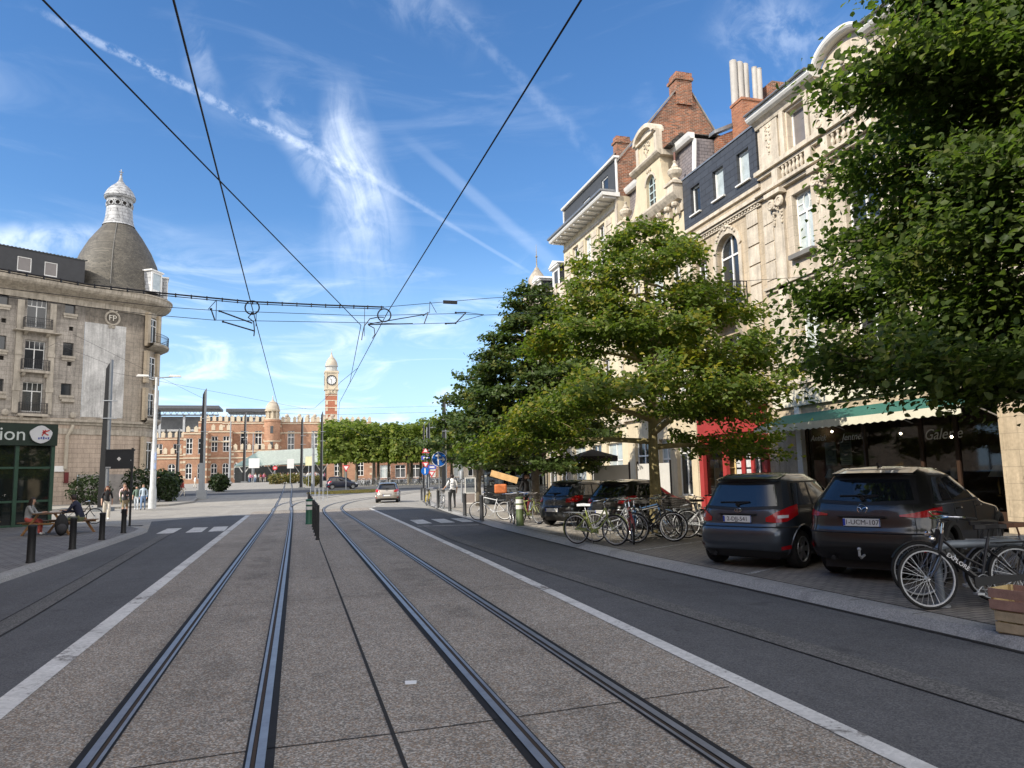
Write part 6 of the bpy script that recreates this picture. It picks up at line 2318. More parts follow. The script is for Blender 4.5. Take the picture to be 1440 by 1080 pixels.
MB().tube([(-30, 1, 7.6), (-6.0, 0, 5.90), (-2.94, 0, 5.63), (-1.77, 0, 5.59), (1.5, 0, 5.60), (3.69, 0, 5.74), (4.41, 0, 5.73), (16.4, 0, 6.6)], .007, 5).build('cable', m_wire, s2)
s3 = thing('span_wire', 'lowest thin span wire carrying the arms of the tram wires', 'wire', (0, Yc, 0), 0, 'tram wires over the street')
MB().tube([(-30, 1, 7.2), (-6.0, 0, 5.72), (-3.08, 0, 5.44), (-1.84, 0, 5.37), (1.5, 0, 5.43), (2.64, 0, 5.44), (3.69, 0, 5.51), (4.41, 0, 5.73)], .007, 5).build('cable', m_wire, s3)
for nm, lab, ring, parts_ in (
    ('wire_hanger', 'left wire hanger with ring and two slanted arms', (-1.02, 5.68), [([(-1.89, 0, 5.61), (-1.80, 0, 5.35)], .016), ([(-1.78, 0, 5.8), (-1.78, 0, 5.36)], .008), ([(-1.78, 0, 5.82), (-1.95, 0, 5.6)], .008), ([(-1.71, 0, 5.57), (-1.01, 0, 5.32)], .017), ([(-1.63, 0, 5.33), (-.96, 0, 5.14)], .017), ([(-1.02, 0, 5.55), (-1.1, 0, 5.45), (-.98, 0, 5.35), (-.96, 0, 5.15), (-.97, 0, 5.02)], .014), ([(-.93, 0, 5.6), (-.93, 0, 5.25)], .008)]),
    ('wire_hanger', 'right wire hanger with ring, hooks and long arms', (1.96, 5.62), [([(1.5, 0, 5.8), (1.49, 0, 5.1)], .007), ([(1.49, 0, 5.34), (1.62, 0, 5.52), (1.82, 0, 5.57), (1.95, 0, 5.57)], .013), ([(1.49, 0, 5.34), (1.45, 0, 5.15), (1.43, 0, 5.0)], .012), ([(1.6, 0, 5.36), (1.72, 0, 5.3), (1.74, 0, 5.15), (1.68, 0, 5.05)], .012), ([(1.62, 0, 5.40), (2.95, 0, 5.68)], .012), ([(1.6, 0, 5.38), (2.64, 0, 5.44)], .014), ([(2.9, 0, 5.66), (3.02, 0, 5.74), (2.92, 0, 5.46)], .014), ([(3.06, 0, 6.0), (3.05, 0, 5.72)], .007), ([(3.07, 0, 6.0), (3.22, 0, 5.73)], .007), ([(3.69, 0, 5.49), (3.96, 0, 5.77)], .016), ([(3.45, 0, 5.47), (3.69, 0, 5.49)], .014), ([(3.7, 0, 5.755), (3.96, 0, 5.77)], .014), ([(4.41, 0, 5.73), (3.96, 0, 5.77)], .007)])):
    t_ = thing(nm, lab, 'wire hanger', (0, Yc - .05, 0), 0, 'hangers of the tram wires')
    mb = MB()
    mb.torus((ring[0], 0, ring[1]), (0.15, 1, 0), .155, .016, 24, 6)
    mb.build('ring', m_wire, t_)
    mb = MB()
    for pp, r_ in parts_:
        mb.tube(pp, r_, 6)
        if r_ > .013:
            mb.ball(pp[0], .03, .03, .025, 6, 5)
    mb.build('arm', m_wire, t_)
wire('contact_wire', 'curved pull off wire beside the right hanger', [(2.0, 26, 5.6), (1.7, 31, 5.75), (1.4, 36, 5.72), (.9, 42, 5.7), (-3, 62, 7.4)], .012)
wire('span_wire', 'far thin span wire from the grey and black pole to the tallest dark pole', [(-9.1, 80.5, 9.2), (2.0, 82, 8.7), (16.4, 84.6, 9.3)], .02)
wire('span_wire', 'far span wire sloping down from the corner building', [(-18.5, 70, 14.6), (-9.1, 80.5, 10.2)], .016)
wire('span_wire', 'far span wire between the black pole and the poles before the trees', [(-12.5, 56.3, 9.5), (1.0, 72, 8.4), (16.4, 84.6, 10.0)], .014)
wire('span_wire', 'wire from the tall black pole up to the corner building', [(-12.5, 56.3, 10.0), (-17.5, 62, 12.4), (-21.5, 72.6, 13.6)], .014)

# ------------------------------------------------------------------ buildings seen under the plane trees
for nm, lab, x, y, w, z_, m_ in (('far_house', 'brown brick house glimpsed under the clipped trees, left of the bollards', 16, 158, 16, 7.6, m_brick), ('far_house', 'dull stone house glimpsed under the clipped trees behind the blue arrow sign', 32.2, 160, 18, 7.8, m_dull), ('far_house', 'dark brick house beyond the kiosk, glimpsed past the conical street tree', 38.0, 118, 26, 9.0, m_brick)):
    b_ = thing(nm, lab, 'house', (x, y, hgt(y)), R(0) if y > 150 else R(-20), 'far houses behind the plane trees')
    ops = [(a, a + 2.2, .3, 3.0) for a in np.arange(.8, w - 2.4, 3.2)] + [(a, a + 1.2, 4.4, 6.4) for a in np.arange(1.2, w - 1.6, 3.2)]
    mb = MB()
    wall_front(mb, 0, w, 0, z_, ops, 0, .3)
    body(mb, w, z_, 8)
    mb.build('wall', m_, b_)
    for k, o in enumerate(ops):
        window(b_, o, .15, 2, (.7,), pm=m_pane if k % 3 else m_curtain, fw=.1)
    mb = MB()
    mb.prism([(-.3, -.3, z_), (-.3, 4, z_ + 2.2), (-.3, 8.2, z_)], (w + .6, 0, 0))
    mb.build('roof', m_tile, b_)

# ------------------------------------------------------------------ cars
m_glass_car = mat('tinted_car_glass', (.010, .012, .015), .04, var=0, spec=.9)
m_trimblk = mat('black_plastic_trim', (.016, .016, .017), .55, var=.15)
m_tyre = mat('tyre_rubber', (.018, .018, .018), .8, var=.2, scale=6)
m_lamp_r = mat('red_tail_lamp', (.42, .008, .012), .12, var=.1, scale=5, spec=.7)
m_lamp_w = mat('clear_lamp', (.62, .62, .62), .15, var=.1, spec=.7)
m_chrome = mat('chrome', (.7, .7, .72), .12, metal=1.0, var=0)
m_alloy = mat('alloy_rim', (.42, .43, .44), .3, metal=.8, var=.1)
m_plate = mat('number_plate_white', (.72, .72, .70), .4, var=.04)
m_plate_t = mat('number_plate_red', (.25, .02, .03), .5, var=0)
m_plate_d = mat('number_plate_dark', (.05, .04, .05), .5, var=0)


def paint(name, c, metal=.55, rough=.32):
    return mat(name, c, rough, metal=metal, var=.05, scale=1.2, spec=.5, coat=1.0)


class Shell:
    """car skin given by horizontal slices: rear and front ends, half width per height"""
    def __init__(s, L, rear, front, half, wb, ro, R, Rr=.62, Rf=.95, q=4.4, p=2.3):
        s.L, s.wb, s.ro, s.R = L, wb, ro, R
        s.Rr0, s.Rf, s.q, s.p = Rr, Rf, q, p
        s.zr, s.xr_ = zip(*rear)
        s.zf, s.xf_ = zip(*front)
        s.zh, s.hw_ = zip(*half)
        s.z0, s.z1 = max(s.zr[0], s.zh[0]), min(s.zr[-1], s.zh[-1])

    def sm(s, z, zs, vs):
        w = .022
        return sum(np.interp(z + d * w, zs, vs) * k for d, k in ((-1, .25), (0, .5), (1, .25)))

    def xr(s, z):
        return s.sm(z, s.zr, s.xr_) - s.ro

    def xf(s, z):
        return s.sm(z, s.zf, s.xf_) - s.ro

    def hw(s, z):
        return s.sm(z, s.zh, s.hw_)

    def Rr(s, z):
        return s.Rr0

    def rear(s, th, z, off=0.0):
        """point on the rear wrap, th from -90 to 90 degrees (0 = middle)"""
        a = R(abs(th))
        x = s.xr(z) + s.Rr(z) * (1 - max(0, math.cos(a)) ** (2 / s.p)) - off * math.cos(a)
        y = (s.hw(z)) * max(0, math.sin(a)) ** (2 / s.q) + off * math.sin(a)
        return (x, -y if th > 0 else y, z)

    def rear_y(s, y, z, off=0.0):
        k = min(1, abs(y) / s.hw(z))
        x = s.xr(z) + s.Rr(z) * (1 - max(0.0, 1 - k ** s.q) ** (1 / s.p)) - off
        return (x, y, z)

    def front_y(s, y, z, off=0.0):
        k = min(1, abs(y) / s.hw(z))
        x = s.xf(z) - s.Rf * (1 - max(0.0, 1 - k ** 3.0) ** (1 / 2.0)) + off
        return (x, y, z)

    def side(s, x, z, sgn, off=0.0):
        h = s.hw(z)
        a, b = s.xr(z) + s.Rr(z), s.xf(z) - s.Rf
        if x < a:
            t_ = min(1, (a - x) / s.Rr(z))
            h *= max(0, 1 - t_ ** s.p) ** (1 / s.q)
        elif x > b:
            t_ = min(1, (x - b) / s.Rf)
            h *= max(0, 1 - t_ ** 2.0) ** (1 / 3.0)
        return (x, sgn * (h + off), z)

    def ring(s, z, n1=14, n2=10, shrink=1.0):
        out = []
        for k in range(n1 + 1):                    # rear middle to the left side
            out.append(s.rear(-90 * k / n1, z))
        a, b = s.xr(z) + s.Rr(z), s.xf(z) - s.Rf
        b = max(b, a + .05)
        for k in range(1, n2):
            out.append((a + (b - a) * k / n2, s.hw(z), z))
        for k in range(n1 + 1):
            t_ = PI / 2 * (1 - k / n1)
            out.append((b + s.Rf * math.cos(t_) ** (2 / 2.0), s.hw(z) * math.sin(t_) ** (2 / 3.0), z))
        half = out
        return half + [(x, -y, zz) for x, y, zz in reversed(half[1:-1])]

    def body(s, roof=.045, levels=44):
        zs = list(np.linspace(s.z0, s.z1, levels))
        rings = [s.ring(z) for z in zs]
        n = len(rings[0])
        mb = MB()
        v = [p for r_ in rings for p in r_]
        f = []
        for i in range(levels - 1):
            for k in range(n):
                k2 = (k + 1) % n
                f.append((i * n + k, i * n + k2, (i + 1) * n + k2, (i + 1) * n + k))
        top = rings[-1]
        cx = sum(p[0] for p in top) / n
        for j, sc in enumerate((.82, .55, .25)):
            base = len(v)
            for p in top:
                v.append((cx + (p[0] - cx) * (1 - (1 - sc) * .9), p[1] * sc, s.z1 + roof * (1 - sc ** 2)))
            for k in range(n):
                k2 = (k + 1) % n
                f.append((base - n + k, base - n + k2, base + k2, base + k))
        f.append(tuple(range(len(v) - n, len(v))))
        f.append(tuple(range(n - 1, -1, -1)))
        return mb.add(v, f)


def patch(fn, rows):
    """rows: lists of argument tuples (same count per row) mapped through fn"""
    mb = MB()
    n = len(rows[0])
    v = [fn(*a) for r_ in rows for a in r_]
    f = [(i * n + k, i * n + k + 1, (i + 1) * n + k + 1, (i + 1) * n + k) for i in range(len(rows) - 1) for k in range(n - 1)]
    return mb.add(v, f)


def rows(lo, hi, nz, nx):
    """rows between two 2-D curves given as (a, z) point lists"""
    la, lz = zip(*lo)
    ha, hz = zip(*hi)
    out = []
    for j in range(nz + 1):
        w = j / nz
        r_ = []
        for k in range(nx + 1):
            t_ = k / nx
            u = np.linspace(0, 1, len(la))
            u2 = np.linspace(0, 1, len(ha))
            a = np.interp(t_, u, la) * (1 - w) + np.interp(t_, u2, ha) * w
            z = np.interp(t_, u, lz) * (1 - w) + np.interp(t_, u2, hz) * w
            r_.append((a, z))
        out.append(r_)
    return out


def wheel(parent, x, y, R_, w, sgn, spokes, rim_m):
    mb = MB()
    prof = [(R_ * .64, -w / 2 + .01), (R_ * .8, -w / 2), (R_ * .95, -w / 2 + .01), (R_, -w / 2 + .045), (R_, w / 2 - .045), (R_ * .95, w / 2 - .01), (R_ * .8, w / 2), (R_ * .64, w / 2 - .01)]
    n = 32
    v = []
    for r_, yy in prof:
        for k in range(n):
            a = 2 * PI * k / n
            v.append((r_ * math.cos(a), yy * sgn, r_ * math.sin(a)))
    f = [(i * n + k, i * n + (k + 1) % n, (i + 1) * n + (k + 1) % n, (i + 1) * n + k) for i in range(len(prof) - 1) for k in range(n)]
    o = mb.add(v, f).build('wheel', m_tyre, parent, True)
    o.location = (x, y, R_)
    mb = MB()
    yo = sgn * (w / 2 - .015)
    mb.torus((0, yo, 0), (0, 1, 0), R_ * .65, .014, 32, 6)
    mb.lathe([(0, 0)], (0, 0, 0), 3)
    for k in range(spokes):
        a = 2 * PI * k / spokes
        d = Vector((math.cos(a), 0, math.sin(a)))
        t_ = Vector((-d.z, 0, d.x))
        c0 = Vector((0, yo - sgn * .005, 0))
        wd = R_ * (1.9 / spokes)
        mb.prism([c0 + d * R_ * .10 - t_ * wd * .32, c0 + d * R_ * .10 + t_ * wd * .32, c0 + d * R_ * .64 + t_ * wd * .5, c0 + d * R_ * .64 - t_ * wd * .5], (0, -sgn * .03, 0))
    mb.cyl((0, yo + sgn * .006, 0), (0, yo - sgn * .04, 0), R_ * .16, None, 14)
    rim = mb.build('rim', rim_m, o)
    MB().cyl((0, yo - sgn * .06, 0), (0, yo - sgn * .07, 0), R_ * .64, None, 28).build('brake_disc', m_trimblk, o)
    return o


def emblem(parent, kind, x, z, s_=1.0):
    mb = MB()
    c = (x, 0, z)
    if kind == 'wing':
        mb.torus(c, (1, 0, 0), .055 * s_, .008, 22, 5)
        mb.tube([(x - .006, .05 * s_, z + .02 * s_), (x - .008, .018 * s_, z + .012 * s_), (x - .008, 0, z - .018 * s_), (x - .008, -.018 * s_, z + .012 * s_), (x - .006, -.05 * s_, z + .02 * s_)], .007, 5)
    elif kind == 'oval':
        mb.tube([(x - .004, .065 * s_ * math.cos(a), z + .032 * s_ * math.sin(a)) for a in np.linspace(0, 2 * PI, 21)[:-1]], .006, 5, closed=True)
        for dy in (-.025, 0, .025):
            mb.box(x - .008, dy * s_ - .006, z - .014, x - .002, dy * s_ + .006, z + .014)
    else:
        mb.torus(c, (1, 0, 0), .05 * s_, .008, 20, 5)
        mb.tube([(x - .004, .04 * s_, z + .01), (x - .005, 0, z - .012), (x - .004, -.04 * s_, z + .01)], .007, 5)
    return mb.build('emblem', m_chrome, parent)


def car(name, label, loc, heading, sp, pm, kind, plate=None, cat='car', group='cars at the street', wheels_m=None):
    root = thing(name, label, cat, loc, heading, group)
    s = sp['shell']
    b = s.body(sp.get('roof', .045))
    me = bpy.data.meshes.new('body')
    me.from_pydata(b.v, [], b.f)
    me.update()
    bm = bmesh.new()
    bm.from_mesh(me)
    bmesh.ops.recalc_face_normals(bm, faces=bm.faces)
    bm.to_mesh(me)
    bm.free()
    tmp = bpy.data.objects.new('body', me)
    COL.objects.link(tmp)
    tw = s.hw(.5)
    cut = MB()
    for xa in (0, s.wb):
        for sg in (-1, 1):
            cut.cyl((xa, sg * (tw - .26), s.R + .02), (xa, sg * (tw + .3), s.R + .02), s.R + .055, None, 36)
    cme = bpy.data.meshes.new('cut')
    cme.from_pydata(cut.v, [], cut.f)
    bm = bmesh.new()
    bm.from_mesh(cme)
    bmesh.ops.recalc_face_normals(bm, faces=bm.faces)
    bm.to_mesh(cme)
    bm.free()
    co = bpy.data.objects.new('cut', cme)
    COL.objects.link(co)
    mod = tmp.modifiers.new('b', 'BOOLEAN')
    mod.operation = 'DIFFERENCE'
    mod.object = co
    mod.solver = 'EXACT'
    dg = bpy.context.evaluated_depsgraph_get()
    nm = bpy.data.meshes.new_from_object(tmp.evaluated_get(dg))
    bpy.data.objects.remove(tmp)
    bpy.data.objects.remove(co)
    nm.name = 'body'
    nm.materials.clear()
    nm.materials.append(pm)
    nm.polygons.foreach_set('material_index', [0] * len(nm.polygons))
    nm.polygons.foreach_set('use_smooth', [True] * len(nm.polygons))
    nm.set_sharp_from_angle(angle=R(32))
    bo = bpy.data.objects.new('body', nm)
    COL.objects.link(bo)
    bo.parent = root
    # glass
    wz0, wz1 = sp['rw']                           # rear window heights
    rw0, rw1 = sp['rww']                          # half widths bottom/top
    f = lambda y, z: s.rear_y(y, z, .006)
    blk = patch(f, rows([(-rw0 - .07, wz0 - .05), (0, wz0 - .075), (rw0 + .07, wz0 - .05)], [(-rw1 - .06, wz1 + .02), (0, wz1 + .03), (rw1 + .06, wz1 + .02)], 10, 18))
    patch(lambda y, z: s.rear_y(y, z, .010), rows([(-rw0, wz0), (0, wz0 - .03), (rw0, wz0)], [(-rw1, wz1 - .02), (0, wz1 - .01), (rw1, wz1 - .02)], 10, 18)).build('rear_window', m_glass_car, root, True)
    blk.build('window_surround', m_trimblk, root, True)
    z0w, z1w, xs = sp['sw']                       # side windows: bottom, top, list of (x0b, x0t, x1b, x1t)
    for sg in (-1, 1):
        fb = lambda x, z, sg=sg: s.side(x, z, sg, .004)
        xa, xb = xs[0], xs[-1]
        patch(fb, rows([(xa[0] - .07, z0w - .04), (xb[2] + .06, z0w - .05)], [(xa[1] - .05, z1w + .035), (xb[3] + .04, z1w + .03)], 8, 26)).build('window_surround', m_trimblk, root, True)
        for (x0b, x0t, x1b, x1t) in xs:
            patch(lambda x, z, sg=sg: s.side(x, z, sg, .009), rows([(x0b, z0w), (x1b, z0w)], [(x0t, z1w), (x1t, z1w)], 8, 10)).build('side_window', m_glass_car, root, True)
        patch(lambda x, z, sg=sg: s.side(x, z, sg, .011), rows([(xa[0] - .05, z0w - .05), (xb[2] + .06, z0w - .055)], [(xa[0] - .05, z0w - .03), (xb[2] + .06, z0w - .035)], 1, 26)).build('chrome_strip', m_chrome if sp.get('chrome') else m_trimblk, root, True)
        # shut lines and handles
        mb = MB()
        for x in sp['doors']:
            pts = [s.side(x + .02 * math.sin((z - .3) * 4), z, sg, .0035) for z in np.linspace(.34, z0w - .06, 12)]
            mb.tube(pts, .008, 4)
        mb.tube([s.side(x, .335, sg, .003) for x in np.linspace(sp['doors'][0], sp['doors'][-1], 12)], .006, 4)
        mb.build('door_gap', m_trimblk, root)
        for x in sp['handles']:
            MB().tube([s.side(x, z0w - .13, sg, .01), s.side(x + .06, z0w - .125, sg, .035), s.side(x + .17, z0w - .125, sg, .035), s.side(x + .22, z0w - .13, sg, .01)], .014, 6).build('door_handle', pm, root, True)
        # mirror
        c = s.side(xb[2] - .02, z0w + .05, sg, .13)
        mr = MB().ball(c, .07, .11, .085, 12, 8).cyl(c, (c[0] + .02, c[1] - sg * .14, c[2] - .04), .025, None, 6).build('mirror', pm, root, True)
        MB().box(c[0] - .073, c[1] - .085, c[2] - .06, c[0] - .06, c[1] + .085, c[2] + .06).build('mirror_glass', m_chrome, mr)
        # wheel arch lips
        for xa_ in (0, s.wb):
            mb = MB()
            pts = []
            for a in np.linspace(R(-12), R(192), 26):
                x, z = xa_ + (s.R + .07) * math.cos(a), s.R + .02 + (s.R + .07) * math.sin(a)
                z = max(z, s.z0 + .01)
                pts.append(s.side(x, z, sg, .002))
            mb.tube(pts, .05 if sp.get('clad') else .016, 6)
            mb.build('arch_trim', mat('grey_cladding', (.045, .044, .042), .6, var=.1) if sp.get('clad') else pm, root, True)
        # sill
        patch(lambda x, z, sg=sg: s.side(x, z, sg, .012), rows([(s.R + .1, s.z0), (s.wb - s.R - .1, s.z0)], [(s.R + .1, .33), (s.wb - s.R - .1, .33)], 2, 12)).build('sill_trim', m_trimblk, root, True)
    # windscreen
    fw0, fw1 = sp['fw']
    patch(lambda y, z: s.front_y(y, z, .008), rows([(-.66, fw0), (.66, fw0)], [(-.52, fw1), (.52, fw1)], 10, 14)).build('windscreen', m_glass_car, root, True)
    # rear details
    tl = sp['lamp']
    for sg in (-1, 1):
        lamp = patch(lambda th, z, sg=sg: s.rear(th * sg, z, .012), rows(tl[0], tl[1], 8, 18)).build('tail_light', m_lamp_r, root, True)
        if sp.get('lamp_strip'):
            a, z, w_ = sp['lamp_strip']
            patch(lambda th, zz, sg=sg: s.rear(th * sg, zz, .016), rows([(a, z), (a + w_, z + .01)], [(a, z + .05), (a + w_, z + .055)], 1, 6)).build('clear_lens', m_lamp_w, lamp, True)
        rz = sp['refl']
        patch(lambda th, z, sg=sg: s.rear(th * sg, z, .02), rows([(42, rz), (62, rz + .02)], [(42, rz + .055), (62, rz + .085)], 2, 6)).build('reflector', m_lamp_r, root, True)
    zb = sp['bump']
    mb = MB()
    mb.tube([s.rear(th, zb + .012 * math.cos(R(th)), .002) for th in np.linspace(-80, 80, 41)], .011, 4)
    gy = sp['gate']
    for sg in (-1, 1):
        mb.tube([s.rear_y(sg * (gy + .06 * (1 - (z - zb) / (wz0 - zb))), z, .003) for z in np.linspace(zb + .02, wz0 - .06, 10)], .006, 4)
    mb.build('tailgate_gap', m_trimblk, root)
    patch(lambda th, z: s.rear(th, z, .010), rows([(-82, s.z0), (82, s.z0)], [(-82, sp['skirt']), (0, sp['skirt'] + .05), (82, sp['skirt'])], 4, 40)).build('lower_bumper', m_trimblk, root, True)
    # spoiler
    sy = rw1 + .05
    mb = MB()
    n = 14
    up_, lo_, ba_ = [], [], []
    for k in range(n + 1):
        y = -sy + 2 * sy * k / n
        x = s.rear_y(y, wz1 + .03)[0]
        bow = .02 * (1 - (y / sy) ** 2)
        ba_.append((x + .32, y * .98, s.z1 + .02 + bow * .4))
        up_.append((x - .10 - bow, y, wz1 + .075 + bow * .5))
        lo_.append((x + .02, y, wz1 + .035))
    v = ba_ + up_ + lo_
    m_ = n + 1
    fcs = []
    for k in range(n):
        fcs += [(k, k + 1, m_ + k + 1, m_ + k), (m_ + k, m_ + k + 1, 2 * m_ + k + 1, 2 * m_ + k)]
    mb.add(v, fcs)
    mb.build('spoiler', pm, root, True)
    # plate
    zp = sp['plate_z']
    xp = s.rear_y(.0, zp)[0]
    if plate is not None:
        pl_ = MB().box(xp - .035, -.26, zp - .056, xp - .012, .26, zp + .056).build('number_plate', m_plate, root, bevel=.004)
        MB().box(xp - .0365, -.262, zp - .058, xp - .030, -.255, zp + .058).box(xp - .037, .225, zp - .05, xp - .0345, .258, zp + .05).build('plate_band', mat('plate_blue', (.02, .06, .4), .5), pl_)
        if plate:
            text_mesh('plate_lettering', plate, .098, m_plate_d, pl_, (xp - .037, -.01, zp), (R(90), 0, R(-90)), .001, sx=1.02)
    mb = MB()
    mb.box(xp - .03, -.34, zp + .07, xp + .02, .34, zp + .092)
    mb.build('tailgate_handle', m_trimblk if not sp.get('chrome') else m_trimblk, root)
    emblem(root, kind, s.rear_y(0, sp['emb_z'])[0] - .012, sp['emb_z'], sp.get('emb_s', 1.0))
    # wiper
    mb = MB()
    z_ = wz0 + .02
    a0 = s.rear_y(.02, z_, .02)
    mb.tube([a0, s.rear_y(-.2, z_ + .045, .03), s.rear_y(.36, z_ + .035, .022)], .012, 5)
    mb.cyl(a0, (a0[0] - .03, a0[1], a0[2]), .03, None, 10)
    mb.build('rear_wiper', m_trimblk, root)
    mb = MB()
    mb.cyl((-s.ro + .06, .45, s.z0 + .03), (-s.ro + .3, .45, s.z0 + .04), .035, None, 10)
    mb.build('exhaust', m_trimblk, root, True)
    MB().box(-s.ro + .25, -s.hw(.3) + .2, .17, s.L - s.ro - .3, s.hw(.3) - .2, s.z0 + .03).build('underbody', m_trimblk, root)
    # front lamps, grille
    for sg in (-1, 1):
        patch(lambda y, z: s.front_y(y, z, .01), rows([(sg * .48, .62), (sg * .74, .64)], [(sg * .5, .74), (sg * .76, .80)], 4, 6)).build('headlight', m_lamp_w, root, True)
    patch(lambda y, z: s.front_y(y, z, .01), rows([(-.42, .38), (.42, .38)], [(-.44, .66), (.44, .66)], 4, 8)).build('grille', m_trimblk, root, True)
    tw2 = tw - .02
    for xa in (0, s.wb):
        for sg in (-1, 1):
            wheel(root, xa, sg * (tw2 - .11), s.R, .215, sg, sp.get('spokes', 5), wheels_m or m_alloy)
    if sp.get('antenna'):
        xa = s.xr(s.z1) + .25
        MB().prism([(xa, -.02, s.z1 + .03), (xa + .16, -.02, s.z1 + .035), (xa + .02, -.005, s.z1 + .10), (xa - .01, -.005, s.z1 + .10)], (0, .03, 0)).build('antenna_fin', pm, root)
    return root


MPV = dict(shell=Shell(4.07, [(.2, .14), (.3, .05), (.42, .0), (.60, .0), (.68, .03), (.74, .085), (.86, .105), (.98, .14), (1.46, .40), (1.53, .44), (1.565, .50)],
                       [(.2, 3.95), (.35, 4.05), (.6, 4.06), (.8, 3.92), (.95, 3.25), (1.1, 2.95), (1.45, 2.3), (1.565, 1.98)],
                       [(.2, .80), (.32, .86), (.5, .882), (.75, .882), (.92, .872), (1.0, .855), (1.46, .69), (1.53, .64), (1.565, .57)], 2.6, .70, .315),
           rw=(1.05, 1.42), rww=(.66, .54), sw=(1.05, 1.42, [(-.18, .02, .42, .50), (.50, .56, 1.32, 1.30), (1.42, 1.40, 2.40, 2.0)]), fw=(1.0, 1.42), doors=(.40, 1.37, 2.40), handles=(.44, 1.42),
           lamp=([(17, .79), (30, .775), (50, .79), (76, .90)], [(17, .86), (32, .95), (55, 1.03), (76, 1.07)]), refl=.33, bump=.69, gate=.62, skirt=.27, plate_z=.83, emb_z=.975, roof=.045, spokes=6, lamp_strip=(34, .845, 20))
SUV = dict(shell=Shell(4.55, [(.3, .16), (.42, .05), (.55, .0), (.72, .005), (.80, .05), (.92, .07), (1.06, .12), (1.14, .17), (1.52, .50), (1.585, .55), (1.625, .63)],
                       [(.28, 4.4), (.45, 4.53), (.7, 4.53), (.95, 4.35), (1.06, 3.5), (1.18, 3.2), (1.52, 2.5), (1.625, 2.15)],
                       [(.28, .84), (.4, .90), (.6, .92), (.9, .92), (1.05, .905), (1.14, .88), (1.52, .70), (1.585, .655), (1.625, .58)], 2.7, .93, .365),
           rw=(1.18, 1.49), rww=(.66, .54), sw=(1.15, 1.49, [(-.42, .0, .28, .36), (.38, .44, 1.28, 1.24), (1.38, 1.34, 2.50, 2.0)]), fw=(1.13, 1.49), doors=(.30, 1.33, 2.45), handles=(.36, 1.40),
           lamp=([(16, .95), (35, .935), (62, .945), (84, .985)], [(16, .975), (35, 1.01), (62, 1.06), (84, 1.075)]), lamp_strip=None, refl=.46, bump=.70, gate=.66, skirt=.44, plate_z=.86, emb_z=1.05, emb_s=1.25, roof=.05, spokes=10, chrome=True, clad=True, antenna=True)
HATCH = dict(shell=Shell(4.02, [(.2, .14), (.3, .04), (.45, .0), (.6, .005), (.68, .05), (.82, .08), (.95, .14), (1.34, .48), (1.40, .50), (1.43, .56)],
                         [(.2, 3.9), (.4, 4.01), (.6, 4.0), (.75, 3.8), (.9, 3.1), (1.0, 2.85), (1.36, 2.2), (1.43, 1.9)],
                         [(.2, .78), (.32, .84), (.5, .865), (.75, .862), (.9, .845), (.97, .82), (1.34, .66), (1.40, .62), (1.43, .56)], 2.5, .68, .30),
             rw=(1.0, 1.32), rww=(.60, .50), sw=(.99, 1.31, [(-.2, .06, .36, .46), (.44, .52, 1.26, 1.22), (1.34, 1.3, 2.3, 1.88)]), fw=(.95, 1.31), doors=(.35, 1.3, 2.3), handles=(.40, 1.35),
             lamp=([(18, .78), (34, .77), (55, .79), (76, .86)], [(18, .88), (36, .95), (58, 1.0), (76, .99)]), refl=.34, bump=.64, gate=.58, skirt=.28, plate_z=.53, emb_z=.88, roof=.04, spokes=5)

kia = car('parked_mpv', 'dark blue grey compact car with big red tail lights left of the larger one', (7.83, 11.62, .1), math.atan2(.47, .88), MPV, paint('blue_grey_paint', (.055, .066, .082)), 'oval', '2-DJJ-541', group='cars parked on the right')
maz = car('parked_suv', 'large dark brown grey car with a winged emblem, parked nearest under the tree', (8.72, 9.55, .1), math.atan2(.47, .88), SUV, paint('brown_grey_paint', (.035, .034, .034)), 'wing', '1-UCM-107', group='cars parked on the right')
mb = MB()
s_ = SUV['shell']
mb.tube([(-s_.ro + .10, 0, .40), (-s_.ro - .06, 0, .36), (-s_.ro - .12, 0, .40), (-s_.ro - .12, 0, .47)], .018, 8)
mb.ball((-s_.ro - .12, 0, .49), .027)
mb.build('tow_hook', m_alu, maz, True)
for sg in (-1, 1):
    patch(lambda th, z: s_.rear(th * sg, z, .016), rows([(60, .735), (80, .74)], [(56, .775), (78, .815)], 2, 6)).build('silver_bumper_trim', m_alu, maz, True)
opel = car('parked_hatchback', 'dark grey small hatchback with red tail lights beside the green banded bollard', (8.5, 23.1, .1), math.atan2(.47, .88), HATCH, paint('graphite_paint', (.05, .052, .053)), 'bolt', '', group='cars parked on the right')
blk = car('parked_hatchback', 'black hatchback behind the bicycles at the sunlit tree', (9.25, 20.75, .1), math.atan2(.47, .88), HATCH, paint('black_paint', (.010, .010, .012), .2), 'oval', '', group='cars parked on the right')
vw = car('driving_hatchback', 'beige silver hatchback driving away on the right lane in the sun', (6.45, 55.6, .004), R(80), HATCH, paint('beige_silver_paint', (.40, .36, .31), .5), 'bolt', '', group='cars driving on the square')
dk = car('driving_hatchback', 'dark blue car seen from the side behind the dry grass', (4.3, 98.0, hgt(98)), R(4), MPV, paint('dark_blue_paint', (.008, .012, .03), .3), 'oval', '', group='cars driving on the square')

# ------------------------------------------------------------------ bicycles
m_spoke = mat('spoke_steel', (.45, .46, .47), .35, metal=.8, var=0)
m_leather = mat('black_saddle', (.02, .019, .018), .6, var=.2)


